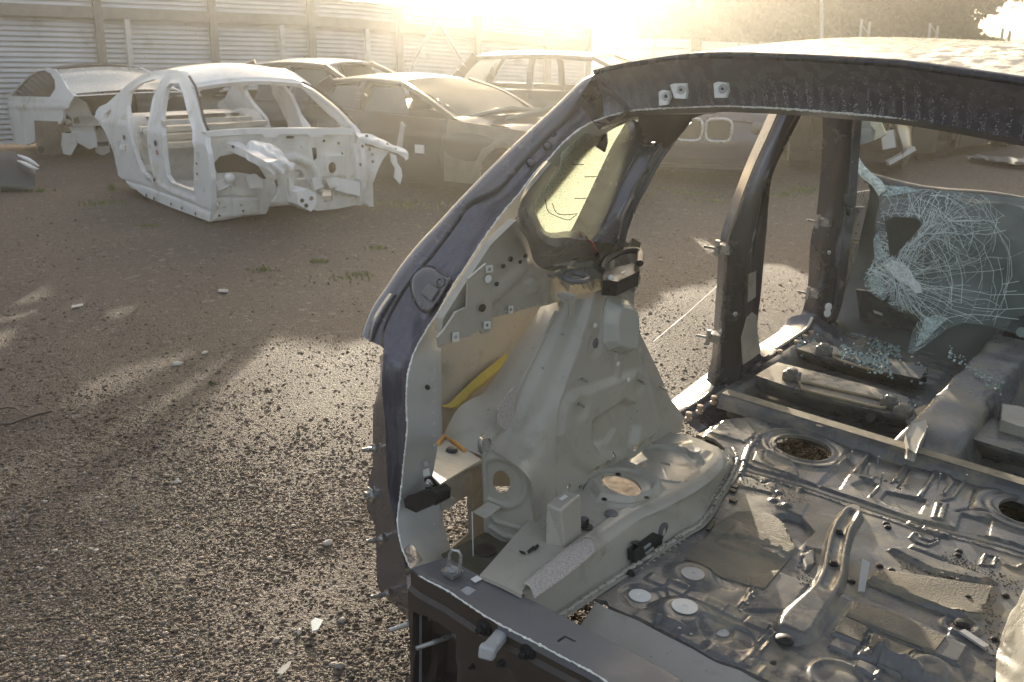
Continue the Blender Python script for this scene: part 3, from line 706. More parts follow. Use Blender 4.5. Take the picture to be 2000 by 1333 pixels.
IE = [(1400, 222), (1330, 224), (1270, 226), (1231, 237), (1183, 260), (1153, 281), (1122, 304), (1099, 327), (1072, 354), (1045, 378), (1010, 418), (985, 450), (959, 483), (938, 512), (920, 538), (895, 570), (872, 600), (860, 625), (853, 660), (853, 700), (854, 760), (854, 800), (856, 870), (857, 940), (858, 1000), (858, 1030), (864, 1055), (874, 1089)]
ie = tg(.13, *IE)
wI = spline(Wt[5:] + Wl, 90); iI = spline(ie, 90)
mid = wI * .45 + iI * .55 + np.array([.0, -.006, 0])
def dent(U, V): return .007 * np.exp(-(((U - .71) / .018) ** 2 + ((V - .62) / .2) ** 2)) - .004 * np.exp(-(((U - .71) / .03) ** 2 + ((V - .62) / .33) ** 2))
loft('pillar_inner', [wI, mid, iI], primer_l, shell, 130, 10, disp=dent)
loft('pillar_edge', [iI, iI + np.array([-.012, .03, 0])], primer_l, shell, 90, 2, curved=False)
for q in [(835, 757)]: plug(tg(.068, q)[0], (.3, -1, 0), .006, black_pl, .002)
# blister for the lamp and bolts in the gutter
Bc = [(800, 545), (806, 533), (820, 521), (838, 517), (850, 522), (862, 535), (876, 541), (889, 540), (868, 575), (846, 609), (832, 616), (815, 606), (800, 575)]
P0 = tg(.046, *Bc); P1 = tg(.026, *[(x * .86 + 838 * .14, y * .86 + 568 * .14) for x, y in Bc]); P2 = tg(.036, *[(x * .45 + 842 * .55, y * .45 + 570 * .55) for x, y in Bc])
b = MB(); n = len(Bc); b.V = [tuple(p) for p in P0 + P1 + P2]
b.F = [(i + o_, (i + 1) % n + o_, (i + 1) % n + n + o_, i + n + o_) for o_ in (0, n) for i in range(n)] + [tuple(range(2 * n, 3 * n))]
o = b.build('lamp_blister', paint, shell, True, 50); md = o.modifiers.new('round', 'SUBSURF'); md.levels = md.render_levels = 2
P = tg(.025, (821, 571), (836, 556), (856, 566), (842, 588)); b = MB(); b.prism(P, (0, .02, 0)); b.build('lamp_pad', white_cr if False else sill_m, shell)
for q in [(860, 552)]: b = MB(); b.disc(tg(.03, q)[0], (.2, -1, .5), [(.016, 0), (.014, .005), (.008, .007), (.006, .003), (0, .003)], 16); b.build('screw_boss', paint, shell, True)
for q in [(1070, 286), (1078, 262), (1037, 318)]: b = MB(); b.disc(tg(.07, q)[0], (.2, -1, .6), [(.013, 0), (.011, .008), (.006, .012), (0, .012)], 14); b.build('bolt', paint, shell, True)
# oval opening and tab on the pillar flange
P = tg(.075, *[(1108, 298), (1112, 286), (1125, 272), (1142, 263), (1150, 264), (1146, 275), (1132, 287), (1115, 297)]); b = MB(); b.prism(P, (0, .004, 0)); b.build('oval_patch', white_cr, shell)
P = tg(.15, (1154, 281), (1180, 258), (1184, 262), (1185, 280), (1180, 298)); b = MB(); b.prism(P, (0, .006, 0)); b.build('hanging_tab', black_pl, shell)
# lower quarter: outer strip beside the lower gutter with studs
Q0 = [(741, 696), (743, 718), (741, 748), (734, 778), (729, 800), (728, 840), (728, 906), (720, 940), (716, 987), (722, 1008), (732, 1029), (735, 1080), (737, 1140), (752, 1167), (782, 1192), (802, 1222)]
Q1 = [(752, 690), (750, 718), (749, 748), (748, 790), (752, 825), (754, 870), (756, 915), (759, 950), (764, 985), (770, 1010), (776, 1035), (785, 1075), (792, 1115), (796, 1150), (803, 1190), (812, 1222)]
q0, q1 = CF.Bp(.0, *Q0), CF.Bp(-.07, *Q1)
loft('quarter_edge', [[p + np.array([-.02, .16, 0]) for p in q0], q0, q1], paint, shell, 60, 4, curved=False)
for q, L in [((731, 877), .035), ((745, 1053), .045), ((757, 1160), .05)]: stud(CF.on(*q, (0, 1, 0), -.03), (-.35, -1, .1), L, .006)
b = MB(); b.disc(CF.on(724, 966, (0, 1, 0), -.02), (-.2, -1, 0), [(.022, 0), (.022, .004), (.012, .006), (.012, .016), (.005, .016), (.005, .01), (0, .01)], 6); b.build('weld_nut', steel, shell)

# ---- sill of the opening, rear panel below it
inner = [(874, 1089), (905, 1108), (937, 1124), (985, 1148), (1020, 1164), (1107, 1208), (1150, 1231), (1225, 1270), (1300, 1310), (1337, 1333)]
si = CF.Cp(.1, *inner)
outl = [p[:2] for p in CF.Cp(.1, (803, 1110)) + So] + [np.array([.55, -.285]), np.array([.95, -.24]), np.array([1.12, -.16]), np.array([1.1, -.08])] + [np.array([.8, -.165]), np.array([.55, -.175])] + [p[:2] for p in si[::-1]]
hole_sq = [p[:2] for p in CF.Cp(.1, (896, 1151), (913, 1141), (933, 1151), (914, 1164))]
slot = [p[:2] for p in CF.Cp(.1, (1086, 1252), (1103, 1241), (1126, 1252), (1122, 1255), (1104, 1246), (1090, 1256))]
sh = Sheet(outl, .006, [hole_sq, slot])
ctr = lambda x, y, c=.1: CF.on(x, y, (0, 0, 1), c)[:2]
sh.pad([ctr(*q) for q in [(835, 1120), (872, 1100), (925, 1125), (890, 1148)]], -.005, .01)
sh.fn(lambda u, v: -.03 * sst((u + .1 - .9) / .3) * 0)
sh.build('sill_plate', lambda u, v, h: np.stack([u, v, .1 + h], 1), sill_m, shell, lip=.02)
b = MB(); P = CF.Cp(.096, (894, 1152), (913, 1140), (936, 1151), (914, 1167)); b.prism(P, (0, 0, -.004)); b.build('sill_hole_floor', grey_plug, shell)
loft('sill_back', [si, [p + np.array([0, .012, -.06]) for p in si], [p + np.array([.0, .02, -.2]) for p in si]], sill_m, shell, 40, 2, curved=False)
# striker
P = CF.Cp(.104, (861, 1119), (880, 1107), (905, 1120), (884, 1134)); b = MB(); b.prism(P, (0, 0, .008)); stk = b.build('striker_plate', steel, shell)
P = CF.Cp(.112, (866, 1119), (881, 1110), (900, 1120), (884, 1129)); b = MB(); b.prism(P, (0, 0, .004)); b.build('shim', steel, stk)
b = MB(); b.disc(CF.on(883, 1115, (0, 0, 1), .118), (0, 0, 1), [(.011, 0), (.011, .006), (.006, .006), (.005, .003), (0, .003)], 14); b.build('bolt', galv, stk, True)
a_, c_ = CF.on(877, 1114, (0, 0, 1), .115), CF.on(898, 1118, (0, 0, 1), .115); up = np.array([0, 0, .055])
b = MB(); b.tube([a_, a_ + up * .8, a_ * .8 + c_ * .2 + up, a_ * .2 + c_ * .8 + up, c_ + up * .8, c_], .0042, 8); b.build('striker_loop', steel, shell, True)
P = CF.Cp(.105, (919, 1132), (932, 1125), (942, 1132), (928, 1139)); b = MB(); b.prism(P, (0, 0, .0015)); b.build('sticker', tape_w, shell)
# rear panel (dark, below the edge)
rp = lambda u, v, h: np.stack([u, np.interp(u, xs_, ys_) + h - .01 * (v < .06), v], 1)
eo = np.array([p for p in CF.Cp(.1, (803, 1112)) + So] + [(.55, -.285, .1), (.95, -.24, .1), (1.12, -.16, .1)]); xs_, ys_ = eo[:, 0], eo[:, 1]
onr = lambda x, y: CF.on(x, y, (0, 1, 0), -.235)[[0, 2]]
left_e = [onr(x, y) for x, y in [(806, 1200), (810, 1250), (812, 1340)]]
ol = [(xs_[0], .097), (1.1, .097), (1.1, -.62), (left_e[2][0] - .0, -.62), tuple(left_e[2]), tuple(left_e[1]), tuple(left_e[0])]
sh = Sheet(ol, .009)
rec = [onr(*q) for q in [(820, 1192), (836, 1198), (904, 1234), (905, 1345), (822, 1345)]]
sh.pad(rec, .055, .008)
sh.pad([onr(*q) for q in [(836, 1251), (870, 1271), (892, 1290), (893, 1345), (836, 1345)]], .03, .008)
sh.fn(lambda u, v: -.012 * sst((.07 - v) / .02) * 0 + .004 * np.sin(u * 9) )
sh.build('rear_panel', rp, rearp, shell, lip=0)
loft('lamp_recess_rim', [CF.Bp(-.245, (818, 1345), (819, 1196), (824, 1194), (904, 1236), (906, 1345)), CF.Bp(-.24, (824, 1345), (824, 1204), (828, 1202), (900, 1240), (901, 1345))], sill_m, shell, 80, 2, line=True, curved=False)
for p, q in [((836, 1206), (806, 1226)), ((889, 1240), (856, 1262))]:
    A_ = CF.on(*p, (0, 1, 0), -.20); d = np.array([-.45, -1, -.1]); stud(A_, d, .10, .0062)
for q, r in [((948, 1225), .017), ((1032, 1273), .017), ((988, 1289), .017), ((931, 1297), .009)]:
    b = MB(); b.disc(CF.on(*q, (0, 1, 0), -.262), (-.1, -1, 0), [(r * 1.25, 0), (r * 1.2, .006), (r * .8, .007), (r * .75, .014), (r * .45, .014), (r * .42, .026), (0, .026)], 12); b.build('bolt', black_pl, shell, True)
pa, pb = CF.on(980, 1240, (0, 1, 0), -.26), CF.on(948, 1278, (0, 1, 0), -.36)
d = pb - pa; b = MB(); ax = np.array([1.0, 0, .25])
prof_ = [(.0, .030, .026), (.35, .030, .024), (.7, .030, .026), (.85, .036, .03), (1.0, .034, .03)]
for (t0, w0, h0), (t1, w1, h1) in zip(prof_[:-1], prof_[1:]):
    A0, A1 = pa + d * t0, pa + d * t1; r_ = np.cross(d, (0, 0, 1)); r_ /= np.linalg.norm(r_); u_ = np.cross(r_, d); u_ /= np.linalg.norm(u_)
    V = [A + r_ * sx * w_ * .5 + u_ * sz * h_ * .5 for A, w_, h_ in ((A0, w0, h0), (A1, w1, h1)) for sx, sz in ((-1, -1), (1, -1), (1, 1), (-1, 1))]
    b.add(V, [(0, 1, 5, 4), (1, 2, 6, 5), (2, 3, 7, 6), (3, 0, 4, 7)] + ([(3, 2, 1, 0)] if t0 == 0 else []) + ([(4, 5, 6, 7)] if t1 == 1 else []))
o = b.build('stop_bracket', grey_plug, shell, True, 50); md = o.modifiers.new('round', 'BEVEL'); md.width = .006; md.segments = 2
# black buffer on the pillar
P = tg(.0, (791, 978), (798, 971), (842, 960), (852, 968), (851, 985), (812, 999), (793, 990)); b = MB(); b.prism(P, (0, .05, 0)); o = b.build('rubber_buffer', black_pl, shell); md = o.modifiers.new('round', 'BEVEL'); md.width = .004; md.segments = 2
P = tg(.06, (828, 935), (844, 931), (851, 936), (856, 962), (850, 975), (833, 968)); b = MB(); b.prism(P, (0, .012, 0)); b.build('buffer_foot', black_pl, shell)
b = MB(); b.disc(tg(.055, (839, 944))[0], (.25, -1, 0), [(.012, 0), (.012, .004), (.008, .005), (.008, .012), (.005, .013), (0, .013)], 6); b.build('bolt', steel, shell)
P = tg(.065, (827, 918), (838, 914), (840, 928), (828, 931)); b = MB(); b.prism(P, (0, -.002, 0)); b.build('sticker', tape_w, shell)
plug(tg(.07, (832, 907))[0], (.25, -1, 0), .007, grey_plug, .002)
# ---- rear floor: one pressed sheet
fc = lambda *q: [CF.on(x, y, (0, 0, 1), 0)[:2] for x, y in q]
fa = fc((1125, 1192), (1165, 1170), (1240, 1098), (1285, 1068), (1330, 1040), (1360, 1022), (1381, 995), (1396, 968), (1405, 951), (1417, 917), (1417, 881), (1395, 862), (1360, 850))
fr = fc((1506, 1333), (1445, 1305), (1400, 1290), (1350, 1262), (1300, 1237), (1250, 1210), (1190, 1185), (1185, 1175), (1165, 1172))
out = fa + [np.array([-.22, 1.30]), np.array([-.16, 1.435]), np.array([.9, 1.435]), np.array([.93, 1.0]), np.array([.88, .6]), np.array([.88, .0]), np.array([.62, -.03])] + fr
HL = fc((1568, 881))[0]; HRi = fc((1998, 1004))[0]
hA = np.array(fc(*[(1568 + 52 * math.cos(t) + 4 * math.cos(t), 881 + 23 * math.sin(t) + 10 * math.cos(t)) for t in np.linspace(0, 6.283, 32, endpoint=False)]))
hB = np.array(fc(*[(2000 + 52 * math.cos(t), 1006 + 25 * math.sin(t) + 9 * math.cos(t)) for t in np.linspace(0, 6.283, 32, endpoint=False)]))
HL, HRi = hA.mean(0), hB.mean(0)
hole_s = np.array(fc(*[(1511 + 7 * math.cos(t), 1295 + 5 * math.sin(t)) for t in np.linspace(0, 6.283, 14, endpoint=False)]))
sh = Sheet(out, .0046, [hA, hB, hole_s]); sh.q = .42
# tank side (forward half) stands a little proud, with a seam
seam = fc((1360, 880), (1420, 893), (1475, 917), (1561, 940), (1635, 965), (1720, 994), (1802, 1021), (1900, 1043), (2010, 1075))
fwd = seam + [np.array([1.0, 1.5]), np.array([-.3, 1.5])]
sh.pad(fwd, .012, .012)
sh.ridge([p + np.array([0, -.035]) for p in seam], .008, -.004); sh.ridge([p + np.array([0, -.06]) for p in seam[3:]], .007, .004)
for H_, R_ in ((HL, .13), (HRi, .13)):
    sh.ring(H_, R_, .018, .008); sh.disk(H_, R_ + .04, .007, .025); sh.ring(H_, .098, .01, .006)
step = fc((1599, 951), (1664, 877), (1690, 860)); sh.ridge(step, .012, -.009)
pk = [[(1699, 890), (1772, 908), (1741, 946), (1709, 934), (1680, 928)], [(1731, 963), (1808, 981), (1796, 1007), (1733, 989), (1719, 979)], [(1877, 1007), (1935, 1024), (1930, 1050), (1868, 1036)], [(1604, 948), (1652, 900), (1668, 912), (1640, 958)], [(1663, 950), (1690, 938), (1715, 950), (1694, 975)]]
for P in pk: sh.pad(fc(*P), -.014, .02)
for P in ([(1669, 925), (1696, 891)], [(1700, 973), (1715, 955)], [(1741, 946), (1768, 910)]): sh.ridge(fc(*P), .011, .012)
sh.ridge(fc((1796, 975), (1815, 945), (1826, 928), (1851, 936), (1859, 950), (1843, 971)), .014, .013); sh.ridge(fc((1840, 983), (1860, 978), (1880, 950)), .013, .010)
sh.pad(fc((1828, 983), (1851, 989), (1841, 1023), (1818, 1017)), .010, .012); sh.ridge(fc((1836, 992), (1828, 1016)), .008, -.008)
sh.ridge(fc((1755, 958), (1780, 912)), .010, -.011); sh.ridge(fc((1893, 999), (1905, 959)), .010, -.011); sh.ridge(fc((1868, 1003), (1893, 999), (1935, 1012)), .009, -.008)
sh.ridge(fc((1680, 935), (1700, 940), (1712, 932), (1730, 942), (1752, 945)), .009, .009)
sh.pad(fc((1385, 850), (1425, 816), (1460, 828), (1476, 850), (1454, 870)), .008, .006)
sh.pad(fc((1469, 905), (1477, 884), (1530, 893), (1556, 925), (1558, 938)), .009, .006); sh.ridge(fc((1492, 890), (1490, 905), (1510, 917)), .007, -.007)
sh.ridge(fc((1482, 862), (1500, 850), (1530, 846), (1556, 850)), .014, .010)
sh.ridge(fc((1446, 930), (1462, 880), (1482, 858)), .016, .018)
# boot floor: swages in front of the wheel box
sh.ridge(fc((1450, 927), (1475, 937), (1490, 946), (1510, 938), (1530, 946), (1556, 957)), .013, -.011)
sh.pad(fc((1446, 932), (1520, 948), (1506, 966), (1440, 950)), .008, .012); sh.pad(fc((1525, 965), (1580, 985), (1565, 1010), (1515, 990)), .005, .012)
for q in [(1511, 979), (1537, 990), (1523, 963), (1565, 958)]: sh.disk(fc(q)[0], .018, .012, .012)
for d_, q, r_, h_, r2 in ((0, (1350, 1128), .080, .022, .036), (0, (1333, 1204), .088, .026, .040)): sh.disk(fc(q)[0], r_, h_, r2=r2)
sh.disk(fc((1250, 1166))[0], .058, -.004, .012); sh.pad(fc((1214, 1160), (1240, 1146), (1270, 1154), (1300, 1150), (1305, 1168), (1270, 1178), (1262, 1192), (1235, 1186)), -.006, .008)
sh.disk(fc((1397, 1229))[0], .048, -.012, .008); sh.disk(fc((1436, 1246))[0], .050, -.012, .008)
pads = [(1285, 1136), (1322, 1151), (1360, 1167), (1397, 1184), (1436, 1200), (1479, 1220), (1262, 1208), (1312, 1231), (1357, 1250), (1408, 1275), (1440, 1289)]
ah = np.array([1.0, 0]); bh = np.array([0, 1.0])
for q in pads:
    c = fc(q)[0]; sh.pad([c - ah * .028 - bh * .02, c + ah * .028 - bh * .02, c + ah * .028 + bh * .02, c - ah * .028 + bh * .02], .007, .009)
for P in ([(1477, 1156), (1443, 1194)], [(1472, 1152), (1438, 1190)], [(1518, 1233), (1463, 1304)], [(1505, 1232), (1450, 1296)], [(1494, 1304), (1483, 1318)]): sh.ridge(fc(*P), .0065, .007)
sh.pad(fc((1390, 1117), (1400, 1114), (1432, 1136), (1441, 1150), (1425, 1154), (1396, 1138)), -.005, .008)
# raised lands on the right half, running across the car
def land(P, h, soft=.016): sh.pad(fc(*P), h, soft)
land([(1735, 1078), (1760, 1075), (1940, 1136), (1915, 1142), (1820, 1120)], .020, .03)
land([(1700, 1136), (1720, 1118), (1940, 1150), (1917, 1208), (1868, 1206)], .014)
land([(1682, 1165), (1700, 1136), (1868, 1206), (1850, 1240)], -.010)
land([(1650, 1205), (1668, 1178), (1735, 1200), (1890, 1265), (1870, 1300)], .013)
land([(1648, 1212), (1695, 1232), (1680, 1262), (1625, 1240)], .016, .010); land([(1700, 1240), (1790, 1275), (1770, 1315), (1690, 1280)], .014)
land([(1380, 1040), (1420, 1015), (1560, 1075), (1530, 1100)], .012, .018); land([(1447, 1063), (1470, 1052), (1525, 1075), (1520, 1092)], .010)
land([(1470, 1130), (1520, 1118), (1578, 1142), (1545, 1195), (1450, 1195)], .008); land([(1530, 1203), (1545, 1192), (1562, 1200), (1552, 1215)], .010, .008)
land([(1603, 1170), (1622, 1150), (1655, 1170), (1600, 1245), (1570, 1232)], .006)
land([(1512, 1008), (1530, 1024), (1556, 1075), (1590, 1040), (1566, 1013), (1540, 1003)], -.030, .014)
land([(1558, 1110), (1575, 1068), (1612, 1080), (1606, 1140)], -.010, .012); land([(1565, 1085), (1590, 1072), (1592, 1100), (1575, 1115)], .012, .01)
for q in [(1786, 1027), (1815, 1037), (1841, 1046)]: sh.pad([fc(q)[0] + np.array(k) for k in ((-.02, -.012), (.02, -.012), (.02, .012), (-.02, .012))], .012, .010)
for q in [(1793, 1077), (1825, 1087)]: sh.pad([fc(q)[0] + np.array(k) for k in ((-.022, -.014), (.022, -.014), (.022, .014), (-.022, .014))], .016, .012)
sh.ridge(fc((1778, 1052), (1784, 1043), (1792, 1042), (1800, 1052), (1815, 1058), (1830, 1054), (1832, 1060), (1812, 1068), (1790, 1062)), .008, .009, closed=True)
sh.ridge(fc((1915, 1104), (1924, 1084), (1945, 1088), (1940, 1106)), .008, .008, closed=True); sh.ridge(fc((1953, 1092), (1965, 1104), (1985, 1110), (1998, 1104)), .009, .009)
sh.disk(fc((1876, 1222))[0], .052, .010, .01); sh.disk(fc((1876, 1222))[0], .036, -.010, .01)
sh.ridge(fc((1712, 1288), (1735, 1298), (1780, 1315)), .032, .034, flat=.1); sh.disk(fc((1815, 1313))[0], .075, .040, r2=.03); sh.ridge(fc((1725, 1262), (1714, 1290)), .018, .02)
sh.ring(fc((1640, 1325))[0], .062, .010, .008)
for q in [(1648, 1266), (1702, 1283), (1740, 1305), (1695, 1310), (1733, 1335)]:
    c = fc(q)[0]; sh.pad([c - ah * .028 - bh * .02, c + ah * .028 - bh * .02, c + ah * .028 + bh * .02, c - ah * .028 + bh * .02], .016, .012)
def droopy(u, v): return .006 * np.sin(u * 5 + v * 3) * np.sin(v * 6) * .5 + .0012 * np.sin(31 * u) * np.sin(27 * v) - .02 * sst((v - .9) / .1) * 0
sh.h *= .6
sh.fn(droopy)
FH = Sheet.__dict__  # noqa
floor_o = sh.build('boot_floor', lambda u, v, h: np.stack([u, v, h], 1), floor_m, shell, lip=.012)
fl = {'P': sh.P, 'h': sh.h, 'sh': sh.sh}
def fh(p):
    i = np.argmin(((sh.P - np.array(p)[:2]) ** 2).sum(1)); return float(sh.h[i])
def fpt(x, y, dz=0.0):
    p = fc((x, y))[0]; z = fh(p); p = CF.on(x, y, (0, 0, 1), z); return p + np.array([0, 0, dz])
# discs, plugs and bolts on the floor
for q, r, m_ in [((1353, 1122), .030, grey_plug), ((1337, 1186), .032, tape_w), ((1250, 1165), .028, tape_w), ((1410, 1237), .017, grey_plug)]:
    b = MB(); b.disc(fpt(*q, .001), (0, 0, 1), [(r, 0), (r, .002), (r * .2, .0025), (r * .15, .001), (0, .001)], 22); b.build('sealing_disc', m_, shell, True)
for q in [(1232, 1122), (1879, 1220), (1532, 1252)]: plug(fpt(*q), (0, 0, 1), .018 if q[0] != 1232 else .010, black_pl, .009)
for P, w_ in [([(1699, 1100), (1705, 1108)], 0)]: pass
for q in [(1661, 898), (1713, 908), (1744, 904), (1695, 923), (1721, 941), (1833, 942), (1885, 944), (1512, 884)]: b = MB(); b.tube([fpt(*q, -.002), fpt(*q, .03)], .0032, 7); b.build('pin', steel, shell, True)
for q in [(1718, 1107), (1741, 1115), (1663, 1137), (1731, 1024), (1734, 1031), (1873, 1078), (1871, 1086), (1964, 1165), (1890, 1168), (1943, 1250)]: plug(fpt(*q), (0, 0, 1), .009, black_pl, .006)
b = MB(); b.box(fpt(1901, 1254, .008), (.07, .02, .006), [[.9, -.4, 0], [.4, .9, 0], [0, 0, 1]]); b.build('clip', grey_plug, shell)
P = [fpt(1680, 1110, .03), fpt(1697, 1112, .02), fpt(1688, 1160, .006), fpt(1674, 1162, .012)]; b = MB(); b.prism(P, (0, 0, -.003)); b.build('pale_tab', primer_l, shell)  # pale tilted quad paints the sky's reflection on the floor
# damping mat on the floor
mo = [(1336, 1096), (1377, 1114), (1420, 1131), (1465, 1148), (1476, 1153), (1493, 1155), (1507, 1137), (1520, 1120), (1540, 1095), (1559, 1069), (1548, 1048), (1536, 1032), (1515, 1012), (1490, 1000), (1440, 1000), (1415, 1016), (1385, 1045), (1350, 1075)]
m2 = Sheet(fc(*mo), .0055); m2.q = .6 
from numpy import interp as _ip
def near_h(P):
    nx, ny = sh.sh[1], sh.sh[0]; lo, hi = sh.out.min(0), sh.out.max(0)
    i = np.clip(np.round((P[:, 0] - lo[0]) / (hi[0] - lo[0]) * (nx - 1)).astype(int), 0, nx - 1); j = np.clip(np.round((P[:, 1] - lo[1]) / (hi[1] - lo[1]) * (ny - 1)).astype(int), 0, ny - 1)
    return sh.h[j * nx + i]
m2.h += near_h(m2.P) + .004
m2.ridge(fc((1440, 1058), (1480, 1072), (1560, 1100)), .018, -.008); m2.pad(fc((1395, 1062), (1440, 1035), (1500, 1065), (1470, 1090)), .006, .02)
m2.build('damping_mat', lambda u, v, h: np.stack([u, v, h], 1), mat_m, shell, lip=.004)
for poly in ([(1690, 1140), (1712, 1122), (1935, 1152), (1915, 1206), (1866, 1202)], [(1652, 1207), (1668, 1181), (1735, 1203), (1845, 1250), (1815, 1290), (1800, 1270)], [(1652, 1215), (1694, 1233), (1680, 1260), (1630, 1240)], [(1704, 1242), (1785, 1276), (1768, 1296), (1730, 1282), (1694, 1276)]):
    m3 = Sheet(fc(*poly), .0075); m3.h += near_h(m3.P) + .0035; m3.build('damping_mat', lambda u, v, h: np.stack([u, v, h], 1), mat_m, shell, lip=.004)
# bent hanger strap
ctl = [(1671, 996), (1655, 1022), (1643, 1042), (1634, 1075), (1629, 1103), (1624, 1132), (1606, 1166), (1572, 1207), (1549, 1237), (1534, 1258)]
cw = spline([fpt(*q) for q in ctl], 60); cw[:, 2] = np.minimum(cw[:, 2], .012) * .3 + np.interp(np.linspace(0, 1, 60), [0, .05, .8, .95, 1], [.008, .014, .014, .012, -.012])
wd = np.interp(np.linspace(0, 1, 60), [0, .06, .5, .66, .9, 1], [.014, .030, .031, .033, .048, .030])
tan = np.gradient(cw, axis=0); tan[:, 2] = 0; tan /= np.linalg.norm(tan, axis=1, keepdims=True); nr = np.stack([tan[:, 1], -tan[:, 0], 0 * tan[:, 0]], 1)
offs = [(-1.25, -.014), (-1.0, -.004), (-.8, .009), (-.55, .009), (-.36, -.003), (.36, -.003), (.55, .009), (.8, .009), (1.0, -.004), (1.25, -.014)]
gv = np.interp(np.linspace(0, 1, 60), [0, .04, .09, .62, .68, 1], [0, 0, 1, 1, 0, 0])
G = []
for o_, z_ in offs:
    zz = np.where(np.abs(o_) < .5, z_ * gv + .009 * (1 - gv), z_); G.append(cw + nr * (wd * o_)[:, None] + np.array([0, 0, 1])[None] * zz[:, None])
G = np.stack(G); I = np.arange(600).reshape(10, 60)
strap = mesh('hanger_strap', G.reshape(-1, 3), np.stack([I[:-1, :-1], I[:-1, 1:], I[1:, 1:], I[1:, :-1]], -1).reshape(-1, 4), floor_m, shell, True, 70)
md = strap.modifiers.new('round', 'SUBSURF'); md.levels = md.render_levels = 2
for q in [(1638, 1041), (1628, 1103)]:
    p = CF.on(*q, (0, 0, 1), .014); b = MB(); b.disc(p, (0, 0, 1), [(.013, 0), (.013, .005), (.008, .006), (.007, .012), (0, .012)], 12); b.build('bolt', black_pl, strap, True)
p = CF.on(1532, 1252, (0, 0, 1), .018); b = MB(); b.disc(p, (0, 0, 1), [(.022, 0), (.021, .006), (.014, .011), (.0, .012)], 18); b.build('cap', black_pl, strap, True)
# well behind the floor edge
fe = [np.array([*p, -.006]) for p in fr[::-1]] ; fe = [np.array([*p, -.006]) for p in fc((1165, 1172), (1190, 1186), (1250, 1210), (1300, 1237), (1350, 1262), (1400, 1290), (1445, 1305), (1506, 1333))] + [np.array([.62, -.04, -.006]), np.array([.9, .0, -.006])]
lo_ = [np.array([p[0] - .0, -.145 + .0 * p[0], -.105]) for p in fe]
loft('floor_well', [fe, [p * .5 + q * .5 + np.array([0, .0, -.01]) for p, q in zip(fe, lo_)], lo_, [p + np.array([0, -.06, -.01]) for p in lo_]], primer, shell, 70, 4, curved=False)
g_ = [np.array([-.1, -.2, -.11]), np.array([1.0, -.2, -.11])]
b = MB(); b.disc(CF.on(1357, 1320, (0, 0, 1), -.085), (0, -.25, 1), [(.05, 0), (.048, .004), (.03, -.004), (0, -.006)], 20); b.build('rubber_bung', rearp, shell, True)
P = CF.Cp(-.09, (1318, 1333), (1345, 1290), (1420, 1318), (1432, 1350), (1330, 1350)); b = MB(); b.prism(P, (0, 0, .03)); o = b.build('well_boss', primer, shell)
# scale, dirt and gravel in the well and along the wheel box
def crumbs(name, spots, mat, zfun, rmin, rmax):
    V, F = [], []
    for (x0, y0), (x1, y1), n, wpx in spots:
        for _ in range(n):
            t = random.random(); x, y = x0 + (x1 - x0) * t + random.gauss(0, wpx), y0 + (y1 - y0) * t + random.gauss(0, wpx * .6)
            p = zfun(x, y); r = random.uniform(rmin, rmax); b = len(V); s = [random.uniform(.5, 1.3) for _ in range(3)]
            V += [tuple(p + np.array(k) * r * s) for k in ((1, 0, 0), (-1, 0, 0), (0, 1, 0), (0, -1, 0), (0, 0, 1), (0, 0, -.3))]; F += [tuple(b + i for i in f) for f in ((0, 2, 4), (2, 1, 4), (1, 3, 4), (3, 0, 4), (2, 0, 5), (1, 2, 5), (3, 1, 5), (0, 3, 5))]
    return tag(mesh(name, V, F, mat, shell), kind='stuff')
well_z = lambda x, y: CF.on(x, y, (0, 0, 1), -.1)
crumbs('rust_crumbs', [((1120, 1205), (1180, 1240), 90, 4), ((1215, 1268), (1270, 1295), 90, 5), ((1145, 1185), (1155, 1200), 20, 3)], rust, well_z, .002, .007)
crumbs('grit', [((1160, 1225), (1180, 1242), 60, 4), ((1230, 1275), (1260, 1290), 40, 4)], isl, well_z, .002, .006)
crumbs('floor_grit', [((1450, 930), (1560, 975), 160, 14), ((1850, 1090), (1990, 1150), 320, 12), ((1760, 1105), (1870, 1135), 160, 6), ((1930, 1150), (1945, 1290), 200, 10), ((1560, 1120), (1610, 1160), 60, 8), ((1400, 960), (1330, 1045), 120, 7)], isl, lambda x, y: fpt(x, y), .0012, .0035)

# ---- left wheel box
we = [(1100, 1190), (1168, 1145), (1240, 1098), (1285, 1068), (1330, 1040), (1360, 1022), (1381, 995), (1396, 968), (1408, 951), (1424, 925), (1434, 897), (1424, 872)]
wb = CF.Cp(.0, *we)
te = [(1020, 1150), (1060, 1126), (1110, 1096), (1160, 1066), (1200, 1036), (1240, 1008), (1290, 986), (1325, 970), (1360, 950), (1392, 926), (1416, 900), (1412, 878)]
wt = CF.Cp(.11, *te)
wbx = [CF.on(1050, 1222, (0, 0, 1), 0)] + wb
wtx = wt
A_, T_ = spline(wbx, 80), spline(wtx, 80)
fl_ = A_ + np.array([.03, -.004, .004]) ; 
def wave(U, V): return .004 * np.exp(-((U - .56) / .03) ** 2) * np.sin(np.clip(V, 0, 1) * math.pi)
loft('wheelbox_wall', [fl_, A_, A_ * .8 + T_ * .2 + np.array([-.004, 0, 0]), A_ * .25 + T_ * .75, T_ + np.array([.004, 0, -.012]), T_ + np.array([-.012, 0, 0]), T_ + np.array([-.04, .0, .004])], primer, shell, 80, 4, curved=True, disp=wave)
sc = lambda *q: [CF.on(x, y, (0, 0, 1), .11)[:2] for x, y in q]
